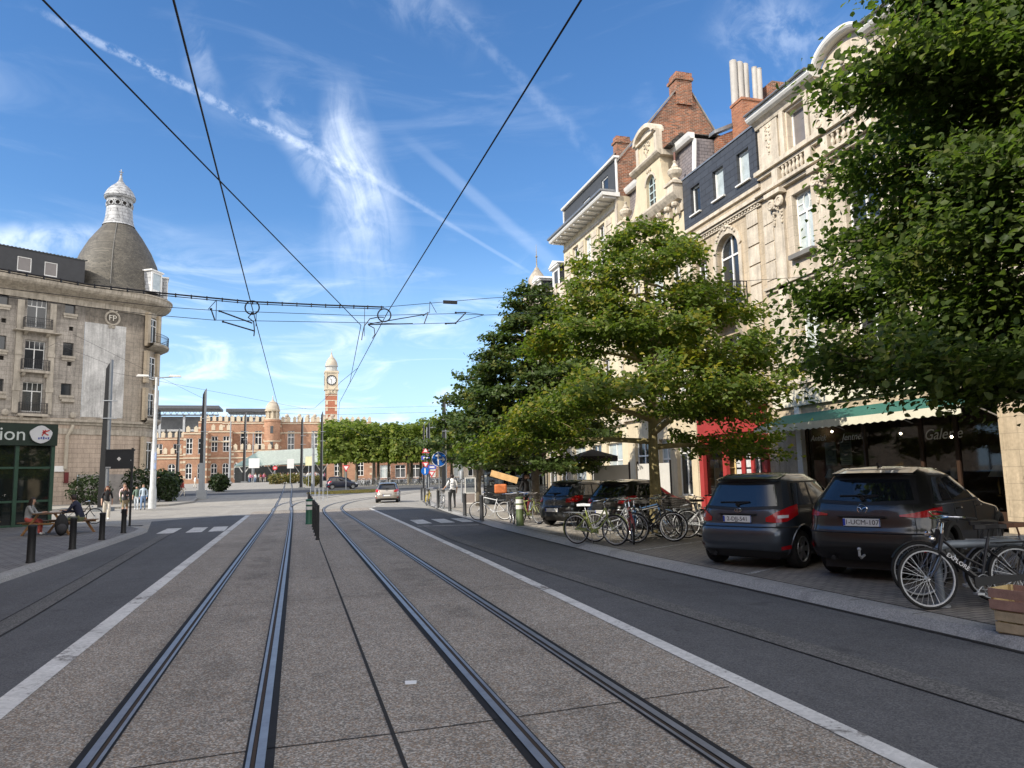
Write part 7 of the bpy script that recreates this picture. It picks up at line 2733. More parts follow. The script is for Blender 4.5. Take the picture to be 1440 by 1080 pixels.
def bike(label, loc, rotz, frame_m, kind='step', rim_m=None, rack=True, basket=None, guard=True, tyre_m=None, lean=0.0, name='bicycle', group='bicycles parked on the pavement', bar_m=None, saddle_m=None, spokes=22, frame_r=.019, steer=0.0):
    root = thing(name, label, 'bicycle', loc, rotz, group)
    root.rotation_euler = (lean, 0, rotz)
    rim_m = rim_m or m_alu
    bar_m = bar_m or m_chrome
    Rw = .335
    xr, xf = -.50, .56
    A = lambda *p: p

    def wh(x):
        mb = MB()
        mb.torus((0, 0, 0), (0, 1, 0), Rw, .020, 36, 8)
        w = mb.build('wheel', tyre_m or m_tyre, root, True)
        w.location = (x, 0, Rw + .02)
        mb = MB()
        n = 36
        prof = [(Rw - .013, -.012), (Rw - .032, -.010), (Rw - .032, .010), (Rw - .013, .012)]
        v = [(r_ * math.cos(2 * PI * k / n), y, r_ * math.sin(2 * PI * k / n)) for r_, y in prof for k in range(n)]
        mb.add(v, [(i * n + k, i * n + (k + 1) % n, (i + 1) * n + (k + 1) % n, (i + 1) * n + k) for i in range(3) for k in range(n)])
        mb.build('rim', rim_m, w, True)
        mb = MB()
        mb.cyl((0, -.035, 0), (0, .035, 0), .022, None, 8)
        for k in range(spokes):
            a = 2 * PI * k / spokes
            b = a + (.5 if k % 2 else -.5)
            mb.cyl((.02 * math.cos(b), .025 * (1 if k % 4 < 2 else -1), .02 * math.sin(b)), ((Rw - .03) * math.cos(a), 0, (Rw - .03) * math.sin(a)), .0028, None, 3)
        mb.build('spokes', m_spoke, w)
        return w

    wh(xr)
    w2 = wh(xf)
    zc = Rw + .02
    bb, st, h0, h1 = A(-.06, 0, .30), A(-.21, 0, .80), A(.38, 0, .66), A(.325, 0, .86)
    mb = MB()
    r_ = frame_r
    if kind == 'step':
        mb.tube([h0, (.2, 0, .44), bb], r_ * 1.15, 8)
        mb.tube([h1, (.12, 0, .55), (-.12, 0, .48)], r_ * .9, 8)
    elif kind == 'thick':
        mb.tube([h0, (.12, 0, .46), bb], [.032, .036, .034], 8)
        mb.tube([(.345, 0, .80), (.1, 0, .58), (-.115, 0, .47)], .016, 8)
    else:
        mb.tube([h0, bb], r_ * 1.1, 8)
        mb.tube([h1, (-.185, 0, .745)], r_, 8)
    mb.tube([bb, st], r_, 8)
    mb.tube([h0, h1], r_ * 1.25, 8)
    for sg in (-1, 1):
        mb.tube([(bb[0], sg * .03, bb[2]), (xr, sg * .055, zc)], .011, 6)
        mb.tube([(-.17, sg * .015, .68), (xr, sg * .055, zc)], .009, 6)
    mb.cyl((bb[0], -.05, bb[2]), (bb[0], .05, bb[2]), .03, None, 8)
    fr = mb.build('frame', frame_m, root, True)
    mb = MB()
    mb.tube([h0, (.385, 0, .60)], .02, 6)
    for sg in (-1, 1):
        mb.tube([(.388, 0, .63), (.40, sg * .05, .58), (.48, sg * .055, .45), (xf, sg * .055, zc)], [.014, .014, .012, .009], 6)
    mb.build('fork', frame_m, root, True)
    mb = MB()
    mb.tube([h1, (.30, 0, .98), (.36, 0, 1.02)], .013, 6)
    if kind == 'sport':
        mb.tube([(.34, -.29, 1.02), (.37, 0, 1.02), (.34, .29, 1.02)], .012, 6)
    else:
        mb.tube([(.08, -.28, 1.02), (.2, -.285, 1.04), (.33, -.2, 1.05), (.37, 0, 1.03), (.33, .2, 1.05), (.2, .285, 1.04), (.08, .28, 1.02)], .012, 6)
    hb = mb.build('handlebar', bar_m, root, True)
    for sg in (-1, 1):
        mb = MB()
        if kind == 'sport':
            mb.tube([(.345, sg * .2, 1.02), (.338, sg * .30, 1.02)], .017, 6)
        else:
            mb.tube([(.06, sg * .28, 1.018), (.19, sg * .285, 1.038)], .017, 6)
        mb.build('grip', m_leather, hb, True)
    mb = MB()
    mb.tube([(-.205, 0, .78), (-.235, 0, .90)], .012, 6)
    mb.prism([(-.40, -.085, .90), (-.30, -.10, .905), (-.18, -.035, .90), (-.06, -.02, .90), (-.06, .02, .90), (-.18, .035, .90), (-.30, .10, .905), (-.40, .085, .90)], (0, 0, .055))
    mb.build('saddle', saddle_m or m_leather, root, bevel=.012)
    mb = MB()
    mb.torus((bb[0], .055, bb[2]), (0, 1, 0), .085, .006, 20, 4)
    for sg, dx, dz in ((1, .12, -.12), (-1, -.12, .12)):
        mb.tube([(bb[0], sg * .06, bb[2]), (bb[0] + dx, sg * .08, bb[2] + dz)], .009, 5)
        mb.box(bb[0] + dx - .04, sg * .08, bb[2] + dz - .012, bb[0] + dx + .04, sg * .17, bb[2] + dz + .012)
    mb.build('crank', m_alu, root)
    if guard:
        mb = MB()
        for cx in (xr, xf):
            a0, a1 = (R(10), R(200)) if cx < 0 else (R(25), R(170))
            pts = [(cx + (Rw + .035) * math.cos(a), zc + (Rw + .035) * math.sin(a)) for a in np.linspace(a0, a1, 15)]
            v = [(x, y, z) for y in (-.025, .025) for x, z in pts]
            mb.add(v, [(k, k + 1, 15 + k + 1, 15 + k) for k in range(14)])
        mb.prism([(bb[0] + .12, .065, bb[2] + .06), (xr - .05, .065, zc + .03), (xr - .05, .065, zc - .03), (bb[0] + .12, .065, bb[2] - .05)], (0, .018, 0))
        mb.build('mudguard', frame_m if kind != 'thick' else m_black, root)
    if rack:
        mb = MB()
        for sg in (-1, 1):
            mb.tube([(-.26, sg * .05, .74), (-.80, sg * .05, .75)], .008, 5)
            mb.tube([(xr - .02, sg * .06, zc), (-.66, sg * .055, .745)], .007, 5)
        for x in (-.35, -.5, -.65, -.8):
            mb.tube([(x, -.05, .745), (x, .05, .745)], .006, 5)
        mb.box(-.84, -.035, .64, -.82, .035, .70)
        mb.build('carrier', m_black if kind == 'thick' else m_galv, root)
    mb = MB()
    mb.tube([(-.1, .03, .28), (-.18, .16, .01)], .009, 5)
    mb.build('kickstand', m_alu, root)
    mb = MB()
    mb.ball((.45, 0, .80), .04, .04, .04, 8, 6)
    mb.build('headlamp', m_chrome, root)
    if basket:
        mb = MB()
        bx0, bx1, bz0, bz1 = (.42, .72, .80, 1.02) if basket != 'rear' else (-.82, -.42, .77, .99)
        wy = .19
        for z in np.linspace(bz0, bz1, 5):
            mb.tube([(bx0, -wy, z), (bx1, -wy, z), (bx1, wy, z), (bx0, wy, z)], .006, 4, closed=True)
        for x in np.linspace(bx0, bx1, 7):
            mb.tube([(x, -wy, bz1), (x, -wy, bz0), (x, wy, bz0), (x, wy, bz1)], .004, 4)
        for y in np.linspace(-wy, wy, 7):
            mb.tube([(bx0, y, bz1), (bx0, y, bz0), (bx1, y, bz0), (bx1, y, bz1)], .004, 4)
        mb.build('basket', mat('dark_wicker', (.05, .045, .04), .8, var=.3) if basket != 'white' else m_white, root)
    return root


f_black = mat('black_frame_paint', (.014, .014, .016), .35, var=.1, spec=.5)
f_lime = mat('olive_green_frame', (.27, .31, .10), .4, var=.1)
f_white = mat('white_frame_paint', (.68, .70, .72), .35, var=.08)
f_red = mat('dark_red_frame', (.20, .025, .03), .4, var=.1)
f_grey = mat('grey_frame_paint', (.22, .23, .25), .4, var=.1)
f_blue = mat('blue_frame_paint', (.04, .09, .18), .4, var=.1)
m_rimw = mat('white_rim', (.72, .73, .73), .4, var=.05)
GR = 'bicycles parked around the sunlit tree'
# nearest bicycles at the right edge
bx = bike('black bicycle lettered EXPLORE, leaning at the grey rack beside the crates', (7.62, 6.98, .1), R(180 - 16.2), f_black, 'thick', m_alu, True, None, True, None, R(4), group='bicycles at the grey rack', spokes=26)
dv = Vector((.12 - .38, 0, .46 - .66)).normalized()
for sg, rz in ((-1, 0), (1, PI)):
    ang = math.atan2(dv.z, dv.x)
    M_ = Matrix(((dv.x * -sg * -1 if False else (-dv.x if sg > 0 else -dv.x), 0, 0),) * 3)
    ex = -dv if sg < 0 else dv            # reading direction on that side
    if sg > 0:
        ex = dv
    ez = Vector((0, sg, 0))
    ey = ez.cross(ex)
    o = text_mesh('lettering', 'EXPLORE', .072, m_swhite, bx, (0, 0, 0), (0, 0, 0), .001, sx=1.0)
    M3 = Matrix((ex, ey, ez)).transposed()
    o.matrix_local = Matrix.Translation(Vector((.20, sg * .0365, .535))) @ M3.to_4x4()
bike('dark bicycle with chrome handlebar behind the black lettered one', (8.15, 7.62, .1), R(158), f_black, 'step', m_alu, True, None, True, None, R(-5), group='bicycles at the grey rack', spokes=24)
bike('grey bicycle with brown saddle at the right picture edge, behind the crates', (8.62, 7.0, .1), R(-25), f_grey, 'sport', m_alu, True, None, True, None, R(3), group='bicycles at the grey rack', saddle_m=mat('brown_saddle', (.16, .07, .035), .6), spokes=24)
# around the sunlit tree
bike('olive green ladies bicycle with pale saddle, leftmost of the bicycles by the sunlit tree', (6.75, 16.45, .1), R(-54), f_lime, 'step', m_alu, True, None, True, None, R(3), group=GR, saddle_m=f_white)
bike('grey bicycle right behind the olive green one', (7.35, 16.75, .1), R(-48), f_grey, 'step', m_alu, True, None, True, None, R(-4), group=GR)
bike('dark red bicycle seen nearly head on, right of the olive green one', (7.75, 16.55, .1), R(-112), f_red, 'diamond', m_alu, True, None, True, None, R(4), group=GR)
bike('black bicycle with white rims in front of the sunlit tree', (8.25, 16.6, .1), R(-38), f_black, 'diamond', m_rimw, True, None, True, None, R(-5), group=GR)
bike('blue bicycle leaning against the yellowish trunk from the left', (8.85, 17.75, .1), R(-60), f_blue, 'diamond', m_alu, False, None, True, None, R(10), group=GR)
bike('black bicycle leaning against the yellowish trunk from the right', (9.75, 17.65, .1), R(-75), f_black, 'sport', m_alu, False, None, False, None, R(-10), group=GR)
bike('white ladies bicycle with a dark basket, right of the sunlit tree', (9.95, 16.85, .1), R(-12), f_white, 'step', m_rimw, True, 'rear', True, None, R(3), group=GR)
bike('dark grey bicycle half hidden between the trunk and the white bicycle', (9.45, 17.2, .1), R(-32), f_grey, 'sport', m_alu, True, None, True, None, R(4), group=GR)
bike('dark blue bicycle behind the dark red one', (8.05, 17.1, .1), R(-118), f_blue, 'step', m_alu, True, None, True, None, R(-3), group=GR)
bike('black bicycle with a front basket behind the white rimmed one', (8.6, 17.0, .1), R(-70), f_black, 'step', m_alu, True, 'front', True, None, R(5), group=GR)
bike('silver bicycle between the white ladies bicycle and the blue grey car', (10.5, 16.6, .1), R(-40), f_grey, 'diamond', m_alu, True, None, True, None, R(-4), group=GR)
G2 = 'bicycles beside the dark kiosk'
bike('bicycle with white wheels, leftmost beside the dark kiosk', (7.15, 27.6, .1), R(150), f_white, 'diamond', m_rimw, True, None, False, None, R(3), group=G2)
bike('black bicycle seen head on, left one of two before the dark trunk', (7.25, 25.2, .1), R(-100), f_black, 'step', m_alu, True, 'front', True, None, R(3), group=G2)
bike('dark bicycle seen head on, right one of two before the dark trunk', (7.6, 25.9, .1), R(-96), f_grey, 'diamond', m_alu, True, None, True, None, R(-3), group=G2)
bike('olive bicycle between the banded green bollard and the grey hatchback', (7.75, 24.8, .1), R(-70), f_lime, 'diamond', m_alu, True, 'front', True, None, R(4), group=G2)
bike('dark red bicycle partly behind the banded green bollard', (8.2, 26.6, .1), R(-125), f_red, 'step', m_alu, True, None, True, None, R(-3), group=G2)
# long row of bicycles under the plane trees
far = bike('bicycle in the long row parked under the plane trees', (8.5, 108, hgt(108)), R(70), f_grey, 'step', m_alu, False, None, True, None, R(3), group='bicycles in the long row under the plane trees', spokes=8)
far2 = bike('bicycle in the long row parked under the plane trees', (9.2, 108, hgt(108)), R(75), f_white, 'diamond', m_rimw, False, None, False, None, R(-3), group='bicycles in the long row under the plane trees', spokes=8)
far3 = bike('bicycle in the long row parked under the plane trees', (9.9, 108, hgt(108)), R(80), f_black, 'step', m_alu, False, None, True, None, R(3), group='bicycles in the long row under the plane trees', spokes=8)
rg = random.Random(5)
for k in range(42):
    x = 8.6 + k * .42 + rg.uniform(-.1, .1)
    y = 109 - k * .12 + rg.uniform(-.5, .5)
    c = copy_tree((far, far2, far3)[k % 3], (x, y, hgt(y)), R(60 + rg.uniform(0, 60)))
# bicycle by the corner of the left building
bike('dark bicycle parked by the corner cafe, behind the picnic table', (-9.4, 38.2, .0), R(10), f_black, 'step', m_alu, True, None, True, None, R(3), group='bicycles at the cafe corner')

# rack and crates
rk = thing('bicycle_rack', 'thick grey steel hoop rack carrying the black bicycle', 'bicycle rack', (7.42, 7.25, .1), R(-16.2))
mb = MB()
mb.tube([(-.06, 0, 0), (-.06, 0, .50), (-.06, 0, .64), (0, 0, .70), (.12, 0, .72), (.85, 0, .72), (1.0, 0, .69), (1.08, 0, .60), (1.08, 0, 0)], .047, 12)
mb.build('hoop', mat('blue_grey_steel', (.24, .27, .30), .5, metal=.3, var=.15, streak=.15), rk, True)
MB().lathe([(.1, 0), (.1, .015), (.05, .02)], (-.06, 0, 0), 12).lathe([(.1, 0), (.1, .015), (.05, .02)], (1.08, 0, 0), 12).build('base_plate', m_galv, rk)


def crate(label, loc, rotz, m1, m2, w=.62, d=.40, h=.24):
    root = thing('wooden_crate', label, 'crate', loc, rotz, 'wooden crates at the right edge')
    mb = MB()
    t_ = .014
    for k in range(2):
        z0 = .015 + k * h * .5
        mb.box(0, 0, z0, w, t_, z0 + h * .42)
        mb.box(0, d - t_, z0, w, d, z0 + h * .42)
    mb.build('side_slat', m1, root)
    mb = MB()
    for x in (0, w - t_):
        for k in range(2):
            z0 = .015 + k * h * .5
            mb.box(x + (.0005 if x == 0 else -.0005), t_ + .001, z0, x + t_, d - t_ - .001, z0 + h * .42)
    mb.build('end_slat', m2, root)
    for x in (t_ + .001, w - .04):
        for y in (t_ + .001, d - t_ - .041):
            MB().box(x, y, .0, x + .025, y + .04, h).build('corner_batten', m2, root)
    mb = MB()
    for k in range(4):
        mb.box(.002, .02 + k * (d - .04) / 4, .003, w - .002, .02 + (k + .85) * (d - .04) / 4, .014)
    mb.build('bottom_slat', m1, root)
    return root


wd1 = tiled('pale_crate_wood', (.50, .40, .26), (.44, .35, .22), (.40, .32, .20), 3, .5, .001, var=.3, vscale=9, bump=.2)
wd2 = tiled('pinkish_crate_wood', (.38, .23, .18), (.33, .2, .16), (.3, .2, .15), 3, .5, .001, var=.35, vscale=9, bump=.2)
wd3 = tiled('yellow_crate_wood', (.55, .42, .20), (.5, .38, .18), (.4, .3, .16), 3, .5, .001, var=.3, vscale=9, bump=.2)
crate('pale wooden crate at the bottom of the stack at the right edge', (6.66, 5.94, .105), R(-78), wd1, wd3, h=.215)
crate('reddish printed wooden crate on top of the pale one at the right edge', (6.64, 5.97, .322), R(-77), wd2, wd3, h=.215)

# ------------------------------------------------------------------ people
m_skin = mat('light_skin', (.50, .30, .21), .6, var=.06)
m_hair_d = mat('dark_brown_hair', (.025, .016, .012), .6, var=.25, scale=12)
m_hair_r = mat('auburn_hair', (.14, .045, .022), .6, var=.25, scale=12)
m_hair_l = mat('light_brown_hair', (.16, .10, .06), .6, var=.25, scale=12)
m_shoe = mat('dark_shoe', (.03, .03, .032), .6, var=.2)
m_shoe_w = mat('white_shoe', (.6, .6, .6), .5, var=.1)


def cloth(name, c, var=.12):
    return mat('cloth_' + name, c, .85, var=var, scale=4)


def person(label, loc, rotz, h, top, bottom, pose='walk', hair=m_hair_d, long_hair=False, shoe=m_shoe, phase=1.0, bare_legs=False, bare_arms=False, wide=1.0, hold=None, name='person', group='people in the street', crouch=0.0, shorts=False, lean=0.0):
    """one continuous skinned figure facing +x, clothes as material regions, hair as a child"""
    root = thing(name, label, 'person', loc, rotz, group)
    s = h / 1.72
    J, B = [], []

    def j(x, y, z, rx, ry=None):
        J.append(((x * s, y * s, z * s), (rx * s, (ry or rx) * s)))
        return len(J) - 1

    def bone(a, b, tag_):
        B.append((a, b, tag_))
    sit = pose == 'sit'
    zp = .53 if sit else .93
    ln = lean + (.10 if sit else .02)
    pel = j(0, 0, zp, .125, .15)
    wai = j(ln * .3, 0, zp + .15, .105, .135)
    che = j(ln * .8, 0, zp + .36, .115, .165)
    nb = j(ln * 1.1, 0, zp + .50, .07, .085)
    nk = j(ln * 1.25 + .015, 0, zp + .57, .048)
    hd = j(ln * 1.4 + .03, 0, zp + .67, .085, .075)
    ht = j(ln * 1.4 + .025, 0, zp + .755, .065, .062)
    for a, b, t_ in ((pel, wai, 'top'), (wai, che, 'top'), (che, nb, 'top'), (nb, nk, 'skin'), (nk, hd, 'skin'), (hd, ht, 'skin')):
        bone(a, b, t_)
    nose = j(ln * 1.4 + .125, 0, zp + .66, .014)
    bone(hd, nose, 'skin')
    for sg in (-1, 1):
        ea = j(ln * 1.4 + .02, sg * .078, zp + .665, .017)
        bone(hd, ea, 'skin')
    for sg in (-1, 1):
        ph = sg * phase
        sh = j(ln * 1.0, sg * .175, zp + .455, .062)
        bone(nb, sh, 'top')
        if sit:
            el = j(ln + .16, sg * .22, zp + .22, .046)
            wr = j(ln + .38, sg * .12, zp + .26, .031)
            ha = j(ln + .46, sg * .09, zp + .27, .028)
            dh = Vector((.08, -sg * .02, 0))
        elif hold == 'phone' and sg > 0:
            el, wr, ha = j(.06, sg * .23, 1.14, .044), j(.26, sg * .12, 1.2, .03), j(.33, sg * .09, 1.23, .028)
            dh = Vector((.05, -.03, .03))
        elif hold == 'bike' and sg > 0:
            el, wr, ha = j(.08, sg * .28, 1.16, .044), j(.22, sg * .42, 1.0, .03), j(.29, sg * .45, .98, .028)
            dh = Vector((.05, .01, -.03))
        elif pose == 'stand':
            el, wr, ha = j(-.02, sg * .235, 1.12, .046), j(.04, sg * .245, .87, .03), j(.05, sg * .245, .79, .03)
            dh = Vector((.01, 0, -.075))
        else:
            el, wr, ha = j(-.06 - ph * .07, sg * .235, 1.13, .046), j(.02 - ph * .16, sg * .235, .89, .03), j(.05 - ph * .18, sg * .23, .81, .03)
            dh = Vector((.015, 0, -.075))
        bone(sh, el, 'top')
        bone(el, wr, 'skin' if bare_arms else 'top')
        bone(wr, ha, 'skin')
        hp = Vector(J[ha][0]) / s
        for k in range(4):
            o_ = Vector((.018 * (k - 1.5), 0, 0)) if not sit else Vector((0, .018 * (k - 1.5), 0))
            L_ = (.9, 1.05, 1.0, .8)[k]
            m_ = hp + o_ + dh * .55 * L_
            e_ = hp + o_ * 1.15 + dh * L_ + Vector((.012, 0, .004))
            a = j(*m_, .0095)
            b = j(*e_, .008)
            bone(ha, a, 'skin')
            bone(a, b, 'skin')
        tb = j(*(hp + Vector((.04, -sg * .015, 0)) + dh * .35), .010)
        bone(ha, tb, 'skin')
        if sit:
            hi, kn = j(.04, sg * .10, zp - .03, .10), j(.44, sg * .12, zp - .02, .066)
            an, to = j(.42, sg * .12, .09, .045), j(.56, sg * .13, .04, .04)
        elif pose == 'stand':
            hi, kn = j(0, sg * .095, .86, .10), j(.02, sg * .10, .49, .064)
            an, to = j(-.02, sg * .10, .09, .043), j(.13, sg * .115, .04, .04)
        else:
            hi = j(.0, sg * .09, .86, .10)
            kn = j(.06 + ph * .12, sg * .095, .49 + .01 * abs(ph), .064)
            an = j(-.04 + ph * .22, sg * .095, .10 + (.05 if ph < 0 else 0), .043)
            to = j(.11 + ph * .22, sg * .105, .05 + (.0 if ph < 0 else .01), .04)
        bone(pel, hi, 'bot')
        bone(hi, kn, 'bot')
        bone(kn, an, 'skin' if (bare_legs or shorts) else 'bot')
        bone(an, to, 'shoe')
        if wide > 1 and not sit:
            for q, f_ in ((kn, wide), (an, wide * 1.35)):
                J[q] = (J[q][0], tuple(v * f_ for v in J[q][1]))
    me = bpy.data.meshes.new('skeleton')
    me.from_pydata([p for p, _ in J], [(a, b) for a, b, _ in B], [])
    ob = bpy.data.objects.new('body', me)
    COL.objects.link(ob)
    sk = ob.modifiers.new('skin', 'SKIN')
    sk.use_smooth_shade = True
    for v, (_, r_) in zip(me.skin_vertices[0].data, J):
        v.radius = r_
    me.skin_vertices[0].data[0].use_root = True
    ss = ob.modifiers.new('sub', 'SUBSURF')
    ss.levels = ss.render_levels = 1
    dg = bpy.context.evaluated_depsgraph_get()
    nm = bpy.data.meshes.new_from_object(ob.evaluated_get(dg))
    bpy.data.objects.remove(ob)
    nm.name = 'body'
    nm.materials.clear()
    mats = {'skin': m_skin, 'top': top, 'bot': bottom, 'shoe': shoe}
    keys = list(mats)
    for k in keys:
        nm.materials.append(mats[k])
    Pa = np.array([J[a][0] for a, b, _ in B])
    Pb = np.array([J[b][0] for a, b, _ in B])
    ra = np.array([max(J[a][1]) + max(J[b][1]) for a, b, _ in B]) / 2
    D = Pb - Pa
    DD = (D * D).sum(1)
    for p in nm.polygons:
        c = np.array(p.center)
        t_ = np.clip(((c - Pa) * D).sum(1) / DD, 0, 1)
        dist = np.linalg.norm(c - (Pa + D * t_[:, None]), axis=1) / ra
        k = B[int(np.argmin(dist))][2]
        if k == 'top' and c[2] < (zp + .04) * s:
            k = 'bot'
        if shorts and k == 'bot' and c[2] < .58 * s and not sit:
            k = 'skin'
        p.material_index = keys.index(k)
        p.use_smooth = True
    bo = bpy.data.objects.new('body', nm)
    COL.objects.link(bo)
    bo.parent = root
    hc = Vector(J[hd][0])
    mb = MB()
    n, m_ = 14, 9
    v, f = [], []
    for i in range(m_ + 1):
        el = -.5 + (PI / 2 + .5) * i / m_
        for k in range(n):
            az = 2 * PI * k / n
            frontness = math.cos(az)
            e2 = max(el, .62 * max(0, frontness) ** .8 - .0) if frontness > 0 else el - .25 * (-frontness) * (1 - i / m_)
            rr = (.106 * math.cos(e2), .098 * math.cos(e2), .118 * math.sin(e2))
            v.append((hc.x + s * (-.012 + rr[0] * math.cos(az)), hc.y + s * rr[1] * math.sin(az), hc.z + s * (.022 + rr[2])))
    for i in range(m_):
        for k in range(n):
            f.append((i * n + k, i * n + (k + 1) % n, (i + 1) * n + (k + 1) % n, (i + 1) * n + k))
    mb.add(v, f)
    if long_hair:
        for k in range(11):
            a = PI * (.5 + k / 10)
            x, y = hc.x + s * (-.01 + .085 * math.cos(a)), hc.y + s * .085 * math.sin(a)
            mb.tube([(x, y, hc.z + .03 * s), (x - .02 * s, y * 1.15, hc.z - .12 * s), (x - .025 * s, y * 1.25, hc.z - .28 * s), (x - .01 * s, y * 1.1, hc.z - .38 * s)], [.035 * s, .036 * s, .032 * s, .012 * s], 6)
    mb.build('hair', hair, root, True)
    mb = MB()
    for sg in (-1, 1):
        mb.ball((hc.x + .082 * s, sg * .03 * s, hc.z + .008 * s), .011 * s, .014 * s, .008 * s, 6, 5)
    mb.build('eyes', m_dark_in, root)
    MB().ball((hc.x + .082 * s, 0, hc.z - .048 * s), .010 * s, .024 * s, .007 * s, 6, 5).build('mouth', mat('lips', (.35, .12, .1), .5, var=0), root)
    return root


c_black, c_cream, c_grey = cloth('black', (.02, .02, .022)), cloth('cream', (.60, .55, .47)), cloth('grey', (.26, .27, .27))
c_navy, c_blue, c_lblue = cloth('navy', (.018, .022, .045)), cloth('jeans_blue', (.16, .24, .38)), cloth('light_blue', (.42, .50, .58))
c_green, c_white, c_khaki = cloth('grey_green', (.13, .19, .15)), cloth('white', (.70, .70, .70)), cloth('khaki', (.16, .17, .09))
c_red, c_pink, c_olive = cloth('brick_red', (.42, .09, .07)), cloth('pink', (.62, .2, .3)), cloth('patterned_brown', (.2, .16, .1), .6)
w1 = person('woman in a black top and wide cream trousers walking towards the camera', (-9.05, 41.4, .01), R(-78), 1.68, c_black, c_cream, 'walk', m_hair_r, True, m_shoe_w, 1.0, bare_arms=True, wide=1.45, group='pedestrians on the left')
w2 = person('woman in an open khaki jacket and patterned shorts walking beside the sign post', (-8.75, 44.0, .01), R(-80), 1.64, c_black, c_olive, 'walk', m_hair_r, True, m_shoe, -1.0, shorts=True, hold='phone', group='pedestrians on the left')
MB().prism([(-.1, .15, .8), (-.16, .2, 1.35), (.04, .2, 1.38), (.09, .18, .8)], (0, .06, 0)).prism([(-.1, -.21, .8), (-.16, -.26, 1.35), (.04, -.26, 1.38), (.09, -.24, .8)], (0, .06, 0)).build('open_jacket', c_khaki, w2, bevel=.02)
person('person in a pale shirt with a white bag, behind the woman in patterned shorts', (-9.9, 49.5, .01), R(-70), 1.8, cloth('pale_pink', (.60, .48, .48)), c_grey, 'walk', m_hair_l, False, m_shoe, .6, group='pedestrians on the left')
person('man in a grey green t-shirt left of the lamp post', (-10.4, 55.8, .01), R(-85), 1.62, c_green, cloth('pale_blue', (.5, .55, .6)), 'walk', m_hair_d, False, m_shoe_w, .8, bare_arms=True, group='pedestrians on the left')
person('person in a light blue sweater and jeans beside the white lamp post', (-9.85, 55.0, .01), R(-85), 1.72, c_lblue, c_blue, 'walk', m_hair_l, False, m_shoe, -.9, group='pedestrians on the left')
person('person in a brick red shirt and pale trousers walking before the bushes', (-11.75, 87, .30), R(20), 1.74, c_red, c_cream, 'walk', m_hair_d, False, m_shoe, 1.1, group='pedestrians on the left')
mn = person('man in a white printed shirt and black trousers pushing a bicycle away', (8.0, 39.2, .1), R(86), 1.80, c_white, c_black, 'walk', m_hair_d, False, m_shoe, .7, bare_arms=True, hold='bike', group='pedestrians on the right')
mb = MB()
mb.box(-.122, -.07, 1.12, -.118, .07, 1.22)
mb.box(-.125, -.11, 1.30, -.121, .11, 1.34)
mb.build('shirt_print', mat('dark_print', (.2, .22, .25), .8, var=.5, scale=20), mn)
bike('bicycle pushed by the man in the white shirt', (7.5, 39.6, .1), R(88), f_grey, 'step', m_alu, True, 'front', True, None, R(2), group='bicycles at the right corner')
bike('bicycle with yellow frame parked left of the man in the white shirt', (7.6, 44.5, .1), R(70), mat('yellow_frame', (.5, .38, .06), .4), 'diamond', m_alu, True, None, True, None, R(2), group='bicycles at the right corner')
# picnic tables with seated people
wood_t = mat('weathered_table_wood', (.15, .085, .045), .7, var=.3, scale=5)
wood_l = mat('fresh_leg_wood', (.33, .18, .08), .7, var=.3, scale=5)


def picnic(label, loc, rotz, cloth_m=None):
    root = thing('picnic_table', label, 'table', loc, rotz, 'picnic tables before the cafe')
    mb = MB()
    for k in range(5):
        mb.box(-.9, -.375 + k * .152, .71, .9, -.375 + k * .152 + .142, .75)
    mb.build('table_top', wood_t, root)
    for sg in (-1, 1):
        mb = MB()
        for k in range(2):
            mb.box(-.9, sg * .72 - .15 + k * .152, .42, .9, sg * .72 - .15 + k * .152 + .142, .455)
        mb.build('bench', wood_t, root)
    for x in (-.7, .7):
        for sg in (-1, 1):
            mb = MB()
            mb.prism([(x, sg * .25, .708), (x, sg * .34, .708), (x, sg * .88, 0), (x, sg * .79, 0)] if sg > 0 else [(x, -.34, .708), (x, -.25, .708), (x, -.79, 0), (x, -.88, 0)], (.04, 0, 0))
            mb.build('leg', wood_l, root)
        MB().box(x + .042, -.85, .36, x + .08, .85, .418).build('crossbar', wood_l, root)
    return root


t1 = picnic('brown picnic table with two people sitting at it, behind the bollards', (-7.95, 29.6, .1), R(72))
person('dark haired woman in a grey cardigan on the left picnic bench', (-8.85, 29.3, .1), R(0), 1.66, c_grey, c_red, 'sit', m_hair_d, True, m_shoe_w, group='people at the picnic tables')
person('person in a dark navy jacket sitting on the right bench of the picnic table', (-7.1, 29.0, .1), R(160), 1.74, c_navy, c_khaki, 'sit', m_hair_d, False, m_shoe, group='people at the picnic tables', lean=.12)
pp = MB().prism([(-8.2, 29.4, .852), (-7.85, 29.3, .852), (-7.75, 29.7, .852), (-8.1, 29.8, .852)], (0, 0, .05)).build('paper_parcel', m_white)
tag(pp, 'white paper and food boxes lying on the picnic table', 'parcel')
bp = thing('backpack', 'black backpack standing on the pavement before the picnic table', 'backpack', (-7.55, 28.4, .1), R(20))
MB().ball((0, 0, .36), .2, .16, .36, 14, 10).build('bag', c_black, bp, True)
MB().ball((0, -.14, .24), .15, .09, .17, 12, 8).build('front_pocket', cloth('dark_grey', (.04, .04, .045)), bp, True)
MB().tube([(-.06, .02, .70), (0, .02, .78), (.06, .02, .70)], .012, 6).build('carry_loop', c_black, bp)
t2 = picnic('second brown picnic table at the left edge with one woman sitting at it', (-11.2, 30.2, .1), R(75))
person('long haired woman in a grey green top on the bench at the left edge', (-10.5, 29.7, .1), R(165), 1.68, c_green, c_black, 'sit', m_hair_d, True, m_shoe, group='people at the picnic tables')
hb_ = thing('handbag', 'black bag lying on the bench beside the woman at the left edge', 'bag', (-10.2, 29.1, .556), R(30))
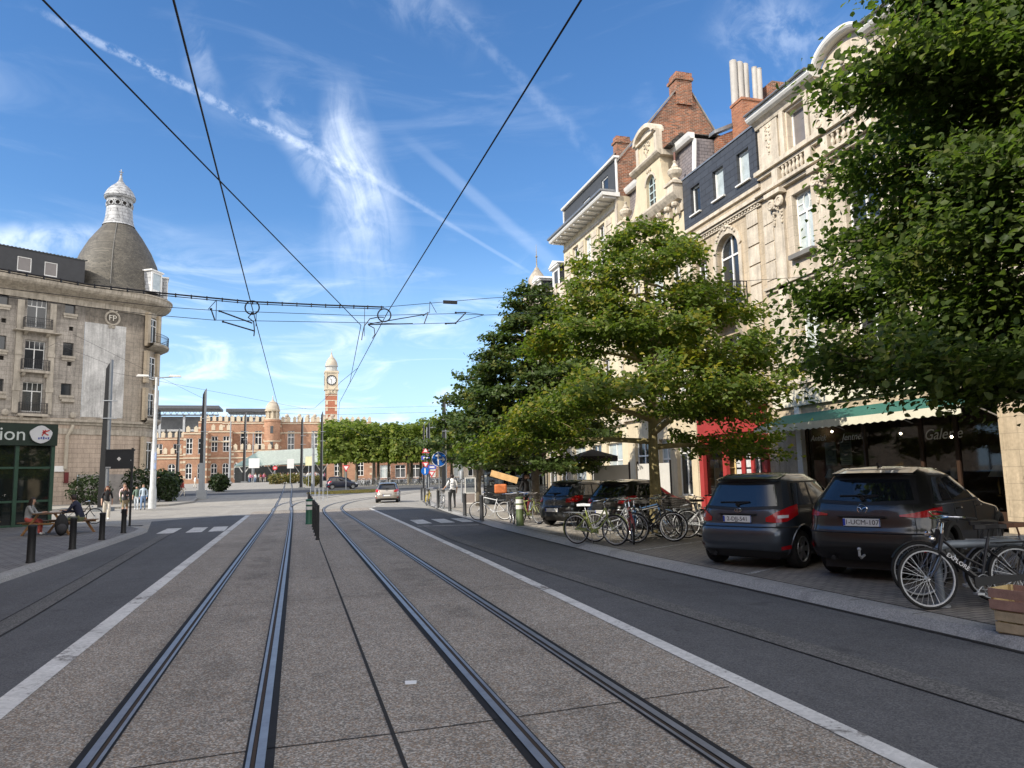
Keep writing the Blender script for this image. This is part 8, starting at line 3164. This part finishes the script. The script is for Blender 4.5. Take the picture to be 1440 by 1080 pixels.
MB().ball((0, 0, .12), .2, .1, .13, 12, 8).build('bag', c_black, hb_, True)
MB().tube([(-.1, 0, .2), (0, 0, .38), (.1, 0, .2)], .01, 6).build('strap', c_black, hb_)
# terrace guests and passers by on the right
person('dark haired person in black standing behind the bicycles near the dark kiosk', (8.9, 29.0, .1), R(-60), 1.72, c_black, c_black, 'stand', m_hair_d, True, m_shoe, group='pedestrians on the right')
person('person in a blue grey shirt behind the bicycles, right of the person in black', (9.6, 30.8, .1), R(-100), 1.7, c_lblue, c_blue, 'stand', m_hair_d, False, m_shoe, group='pedestrians on the right')
person('dark haired guest standing on the terrace behind the grey hatchback, left one of two', (13.1, 28.6, .1), R(-120), 1.68, cloth('mauve', (.4, .3, .33)), c_black, 'stand', m_hair_d, False, m_shoe, group='terrace guests')
person('brown haired guest standing on the terrace behind the black hatchback, right one of two', (13.5, 27.2, .1), R(-150), 1.66, cloth('rose', (.45, .25, .25)), c_black, 'stand', m_hair_r, False, m_shoe, group='terrace guests')
# crowd at the tram stop
pro = []
for q, (a, b) in enumerate(((c_white, c_blue), (c_pink, c_navy), (c_grey, c_black), (c_red, c_cream), (c_lblue, c_navy), (c_white, c_black), (c_cream, c_blue))):
    pro.append(person('person in the crowd waiting under the pale canopy', (-7.5 + q * 1.5, 149, 1.6), R(-90 + q * 40), 1.66 + .03 * q, a, b, 'walk' if q % 2 else 'stand', (m_hair_d, m_hair_l)[q % 2], q % 3 == 0, m_shoe, .5, group='crowd at the tram stop'))
rg = random.Random(9)
for k in range(36):
    copy_tree(pro[k % 7], (rg.uniform(-10, 5.5), rg.uniform(148.5, 156), 1.6), rg.uniform(0, 6.28))
for k, (x, y, lab) in enumerate(((-14.3, 118, 'white clad person walking before the station arches, left one of the pair'), (-13.4, 119, 'person in grey walking before the station arches, right one of the pair'), (-10.6, 121, 'person in pale blue crossing the square right of the pair'))):
    person(lab, (x, y, hgt(y)), R(10 + 40 * k), 1.72, (c_white, c_grey, c_lblue)[k], (c_cream, c_navy, c_blue)[k], 'walk', m_hair_d, False, m_shoe, .8, group='walkers before the station')

# ------------------------------------------------------------------ cafe front on the left
cf = thing('cafe_front', 'dark green glazed cafe front with white sign letters at the left edge', 'cafe', (-10.15, 36.35, .1), math.atan2(.552, .834))
m_dgreen = mat('dark_green_paint', (.016, .032, .024), .4, var=.15, streak=.1)
MB().box(-4.2, -.16, 3.38, .12, 1.6, 4.30).build('fascia', m_dgreen, cf)
mb = MB()
for x in (-4.2, -2.75, -1.4, -.06):
    mb.box(x, -.06, 0, x + .14, .1, 3.38)
mb.box(-.02, 1.4, 0, .1, 1.6, 3.38)
for z in (0.0, 1.0, 2.4):
    mb.box(-4.06, -.02, z, -.06, .06, z + .09)
mb.build('frame', mat('green_frame_paint', (.03, .075, .05), .45, var=.15), cf)
MB().quad((-4.2, .03, 0), (.02, .03, 0), (.02, .03, 3.38), (-4.2, .03, 3.38)).quad((.04, .03, 0), (.04, 1.5, 0), (.04, 1.5, 3.38), (.04, .03, 3.38)).build('pane', mat('dark_cafe_glass', (.010, .014, .013), .03, var=0, spec=.9), cf)
text_mesh('sign_lettering', 'station', .78, mat('white_sign_letters', (.62, .68, .66), .4, var=.06), cf, (-2.15, -.165, 3.83), (R(90), 0, 0), .02, sx=1.0)
em = MB().prism([(-.55 + .42 * math.cos(t_) * (1 + .06 * math.sin(5 * t_)), -.26, 3.85 + .36 * math.sin(t_) * (1 + .06 * math.cos(4 * t_))) for t_ in np.linspace(0, 2 * PI, 25)[:-1]], (0, .09, 0)).build('emblem_board', mat('white_emblem', (.64, .66, .68), .4, var=.06), cf)
mb = MB()
for a, l_ in ((.4, .3), (1.1, .28), (-.5, .25), (2.2, .2)):
    mb.obox((-.42 + .06 * math.cos(a * 2), -.265, 3.93 + .05 * math.sin(a * 3)), (math.cos(a), 0, math.sin(a)), (0, 1, 0), (-math.sin(a), 0, math.cos(a)), l_, .012, .05)
mb.build('red_mark', mat('red_mark', (.5, .05, .05), .5), em)
mb = MB()
for k in range(5):
    mb.box(-.66 + k * .09, -.268, 3.64 + (k % 2) * .02, -.60 + k * .09, -.258, 3.72 + (k % 3) * .02)
mb.build('blue_mark', mat('blue_mark', (.08, .1, .35), .5), em)

# ------------------------------------------------------------------ kiosk, booth and small things on the right
ks = thing('glass_kiosk', 'dark grey glazed kiosk with panelled lower walls on the right corner', 'kiosk', (10.7, 43.2, .1), R(-14))
mb = MB()
for x in (0, .95, 1.9, 2.85, 3.8):
    mb.box(x, 0, 0, x + .07, .07, 2.5)
    mb.box(x, 2.2, 0, x + .07, 2.27, 2.5)
mb.box(0, .07, 0, .07, 2.2, .1)
mb.box(.07, .01, 1.02, 3.8, .06, 1.09)
mb.build('frame', mat('anthracite_frame', (.05, .053, .057), .5, var=.1), ks)
mb = MB()
for k in range(6):
    mb.box(.07, -.02, .05 + k * .16, 3.8, .05, .05 + k * .16 + .145)
mb.box(0.01, .08, .05, .05, 2.2, 1.0)
mb.build('lower_panel', mat('slate_grey_boards', (.10, .11, .12), .6, var=.25, scale=3), ks)
MB().quad((.07, .04, 1.09), (3.8, .04, 1.09), (3.8, .04, 2.5), (.07, .04, 2.5)).quad((.03, .07, 1.0), (.03, 2.2, 1.0), (.03, 2.2, 2.5), (.03, .07, 2.5)).build('pane', glass_mat('kiosk_glass', clear=.6), ks)
MB().box(-.25, -.3, 2.5, 4.1, 2.5, 2.62).build('roof', m_dgrey, ks)
MB().box(.2, 1.9, .0, 3.7, 2.1, 2.4).build('inner_wall', m_dark_in, ks)
mb = MB()
for k in range(6):
    mb.box(.4 + k * .55, 1.2, 1.1, .7 + k * .55, 1.5, 1.3 + .12 * (k % 3))
mb.build('displayed_goods', mat('bright_goods', (.55, .55, .5), .6, var=.5, scale=5), ks)
bt = thing('glass_cabinet', 'small white framed glass cabinet left of the dark kiosk', 'cabinet', (10.0, 45.2, .1), R(-14))
mb = MB()
for x in (0, .62):
    for y in (0, .4):
        mb.box(x, y, 0, x + .06, y + .06, 1.6)
for z in (.0, .62, 1.55):
    mb.box(0.06, 0, z, .62, .06, z + .06)
    mb.box(0.0, .06, z, .06, .4, z + .06)
mb.build('frame', m_white, bt)
MB().box(.06, .02, .06, .62, .42, .62).build('lower_panel', mat('brown_grey_panel', (.28, .24, .22), .6), bt)
MB().quad((.06, .03, .68), (.62, .03, .68), (.62, .03, 1.55), (.06, .03, 1.55)).build('pane', glass_mat('kiosk_glass'), bt)
gp = thing('parking_meter', 'grey post with a rounded cap beside the glass cabinet', 'post', (10.25, 47.2, .1))
MB().lathe([(.06, 0), (.06, 1.5), (.14, 1.52), (.14, 2.0), (.1, 2.06), (0, 2.08)], (0, 0, 0), 14).build('post', m_pole_g, gp, True)
# plank and orange bag carried on the bicycles
pk = MB().obox((7.55, 27.2, 1.72), (.93, -.30, -.30), (.3, .95, 0), (.3, 0, .93), 1.05, .05, .24).build('wooden_plank', mat('fresh_plywood', (.62, .40, .18), .7, var=.2, scale=5))
tag(pk, 'orange tinted plank leaning tilted over the bicycles beside the kiosk', 'plank')
ob_ = MB().obox((7.35, 27.0, 1.28), (.95, -.3, 0), (.3, .95, 0), (0, 0, 1), .46, .34, .34).build('orange_box', mat('orange_bag', (.55, .16, .05), .6, var=.25), bevel=.05)
tag(ob_, 'orange bag on the bicycle carrier below the tilted plank', 'bag')
# terrace: dark parasol and low white screens before the far houses
for x, y, w, lab in ((12.6, 30.5, 2.6, 'pale terrace screen before the far houses, left one'), (12.9, 26.8, 2.0, 'pale terrace screen before the far houses, right one')):
    t_ = thing('terrace_screen', lab, 'screen', (x, y, .1), R(-80), 'terrace screens on the right pavement')
    MB().box(0, 0, .1, w, .04, 2.0).build('cloth', mat('pale_screen_cloth', (.52, .51, .48), .7, var=.08), t_)
    MB().box(-.04, -.01, 0, 0, .05, 2.1).box(w, -.01, 0, w + .04, .05, 2.1).build('post', m_black, t_)
pa = thing('terrace_parasol', 'black square parasol on the terrace behind the black hatchback', 'parasol', (13.2, 32.2, .1))
MB().cyl((0, 0, 0), (0, 0, 2.75), .03, None, 8).build('pole', m_alu, pa)
mb = MB()
q = [(-.9, -.9, 2.45), (.9, -.9, 2.45), (.9, .9, 2.45), (-.9, .9, 2.45)]
for k in range(4):
    a, b = q[k], q[(k + 1) % 4]
    mb.add([a, b, (0, 0, 2.8)], [(0, 1, 2)])
    mb.add([a, b, (b[0], b[1], 2.22), (a[0], a[1], 2.22)], [(0, 1, 2, 3)])
mb.build('canopy', mat('black_parasol_cloth', (.015, .015, .017), .8), pa)
text_mesh('lettering', 'porcello', .24, m_swhite, pa, (-.91, 0, 2.335), (R(90), 0, R(-90)), .002)
# goods in the shop window
m_shade = lamp_mat('cream_lamp_shade', (.55, .48, .33), .35)
m_shade2 = mat('pale_lamp_shade', (.60, .56, .46), .8, var=.1)
brass = mat('old_brass', (.25, .17, .07), .35, metal=.8, var=.2)
for k, (x, d, s_, lab) in enumerate(((2.05, .5, .9, 'cone lamp shade on a brass foot, leftmost in the shop window'), (2.75, .5, 1.0, 'cone lamp shade on a brass foot, second from the left in the shop window'), (5.2, .5, 1.0, 'wide cream lamp shade in the shop window between the posters and the door'), (6.55, .9, .85, 'small straight lamp shade in the shop window below the lettering'), (7.9, .8, 1.0, 'wide lamp shade at the right end of the shop window'))):
    wx, wy = 16.5 + d, 22.8 - x
    base_z = .95 if x < 6.1 else .95
    t_ = thing('table_lamp', lab, 'lamp', (wx, wy, base_z), 0, 'lamps in the shop window')
    MB().lathe([(.09, 0), (.09, .03), (.03, .06), (.05, .2), (.07, .3), (.025, .42), (.02, .62)], (0, 0, 0), 12).build('lamp_foot', brass, t_, True)
    if k == 3:
        MB().lathe([(.15, .45), (.14, .75)], (0, 0, 0), 16).build('lamp_shade', m_shade2, t_, True)
    else:
        MB().lathe([(.24 * s_, .50), (.08 * s_, .80)], (0, 0, 0), 18).build('lamp_shade', m_shade2, t_, True)
for k, (x, lab) in enumerate(((2.45, 'printed paper poster in the shop window, left one of two'), (3.15, 'printed paper poster in the shop window, right one of two'))):
    t_ = thing('window_poster', lab, 'poster', (16.5 + .2, 22.8 - x, .1), R(-90), 'posters in the shop window')
    MB().box(-.26, 0, 1.75, .26, .008, 2.5).build('sheet', mat('aged_paper', (.40, .38, .31), .8, var=.12), t_)
    mb = MB()
    mb.tube([(.15 * math.cos(a), -.003, 2.15 + .11 * math.sin(a)) for a in np.linspace(0, 2 * PI, 17)[:-1]], .008, 4, closed=True)
    for z in (1.85, 1.92, 2.34, 2.41):
        mb.box(-.17, -.004, z, .17, -.001, z + .02)
    mb.build('print', mat('grey_print', (.16, .16, .15), .8), t_)
for k, (x, z, lab) in enumerate(((1.62, 3.0, 'bright small spot lamp at the left end of the shop window'), (4.6, 2.75, 'bright small spot lamp in the middle of the shop window'), (6.4, 2.55, 'bright small spot lamp left of the shop lettering'))):
    t_ = thing('spot_lamp', lab, 'lamp', (16.5 + 1.0, 22.8 - x, 0), 0, 'spot lamps in the shop')
    MB().cyl((0, 0, z), (0, 0, 3.44), .01, None, 6).build('cord', m_black, t_)
    MB().ball((0, 0, z), .035).build('bulb', lamp_mat('warm_bulb', (1, .85, .6), 14), t_)
for k, (x, y_, s_) in enumerate(((3.6, .9, .25), (4.3, .8, .3), (4.7, 1.0, .2), (1.75, 1.0, .2), (5.7, .9, .22), (3.95, 1.05, .28))):
    o = thing('display_vase', ['round vase left of the middle of the shop display', 'large vase in the middle of the shop display', 'small vase right of the large one in the shop display', 'small vase in the left corner of the shop display', 'vase at the right end of the shop display counter', 'tall vase behind the large one in the shop display'][k], 'vase', (16.5 + y_, 22.8 - x, .952), 0, 'vases in the shop display')
    MB().lathe([(0, 0), (s_ * .5, 0), (s_ * .8, s_ * .6), (s_ * .55, s_ * 1.2), (s_ * .25, s_ * 1.5), (s_ * .35, s_ * 1.8)], (0, 0, 0), 14).build('pot', mat(['blue_glaze', 'white_glaze', 'brown_glaze'][k % 3], [(.10, .16, .25), (.42, .42, .4), (.2, .13, .08)][k % 3], .3, var=.25), o, True)
bpy.context.view_layer.update()
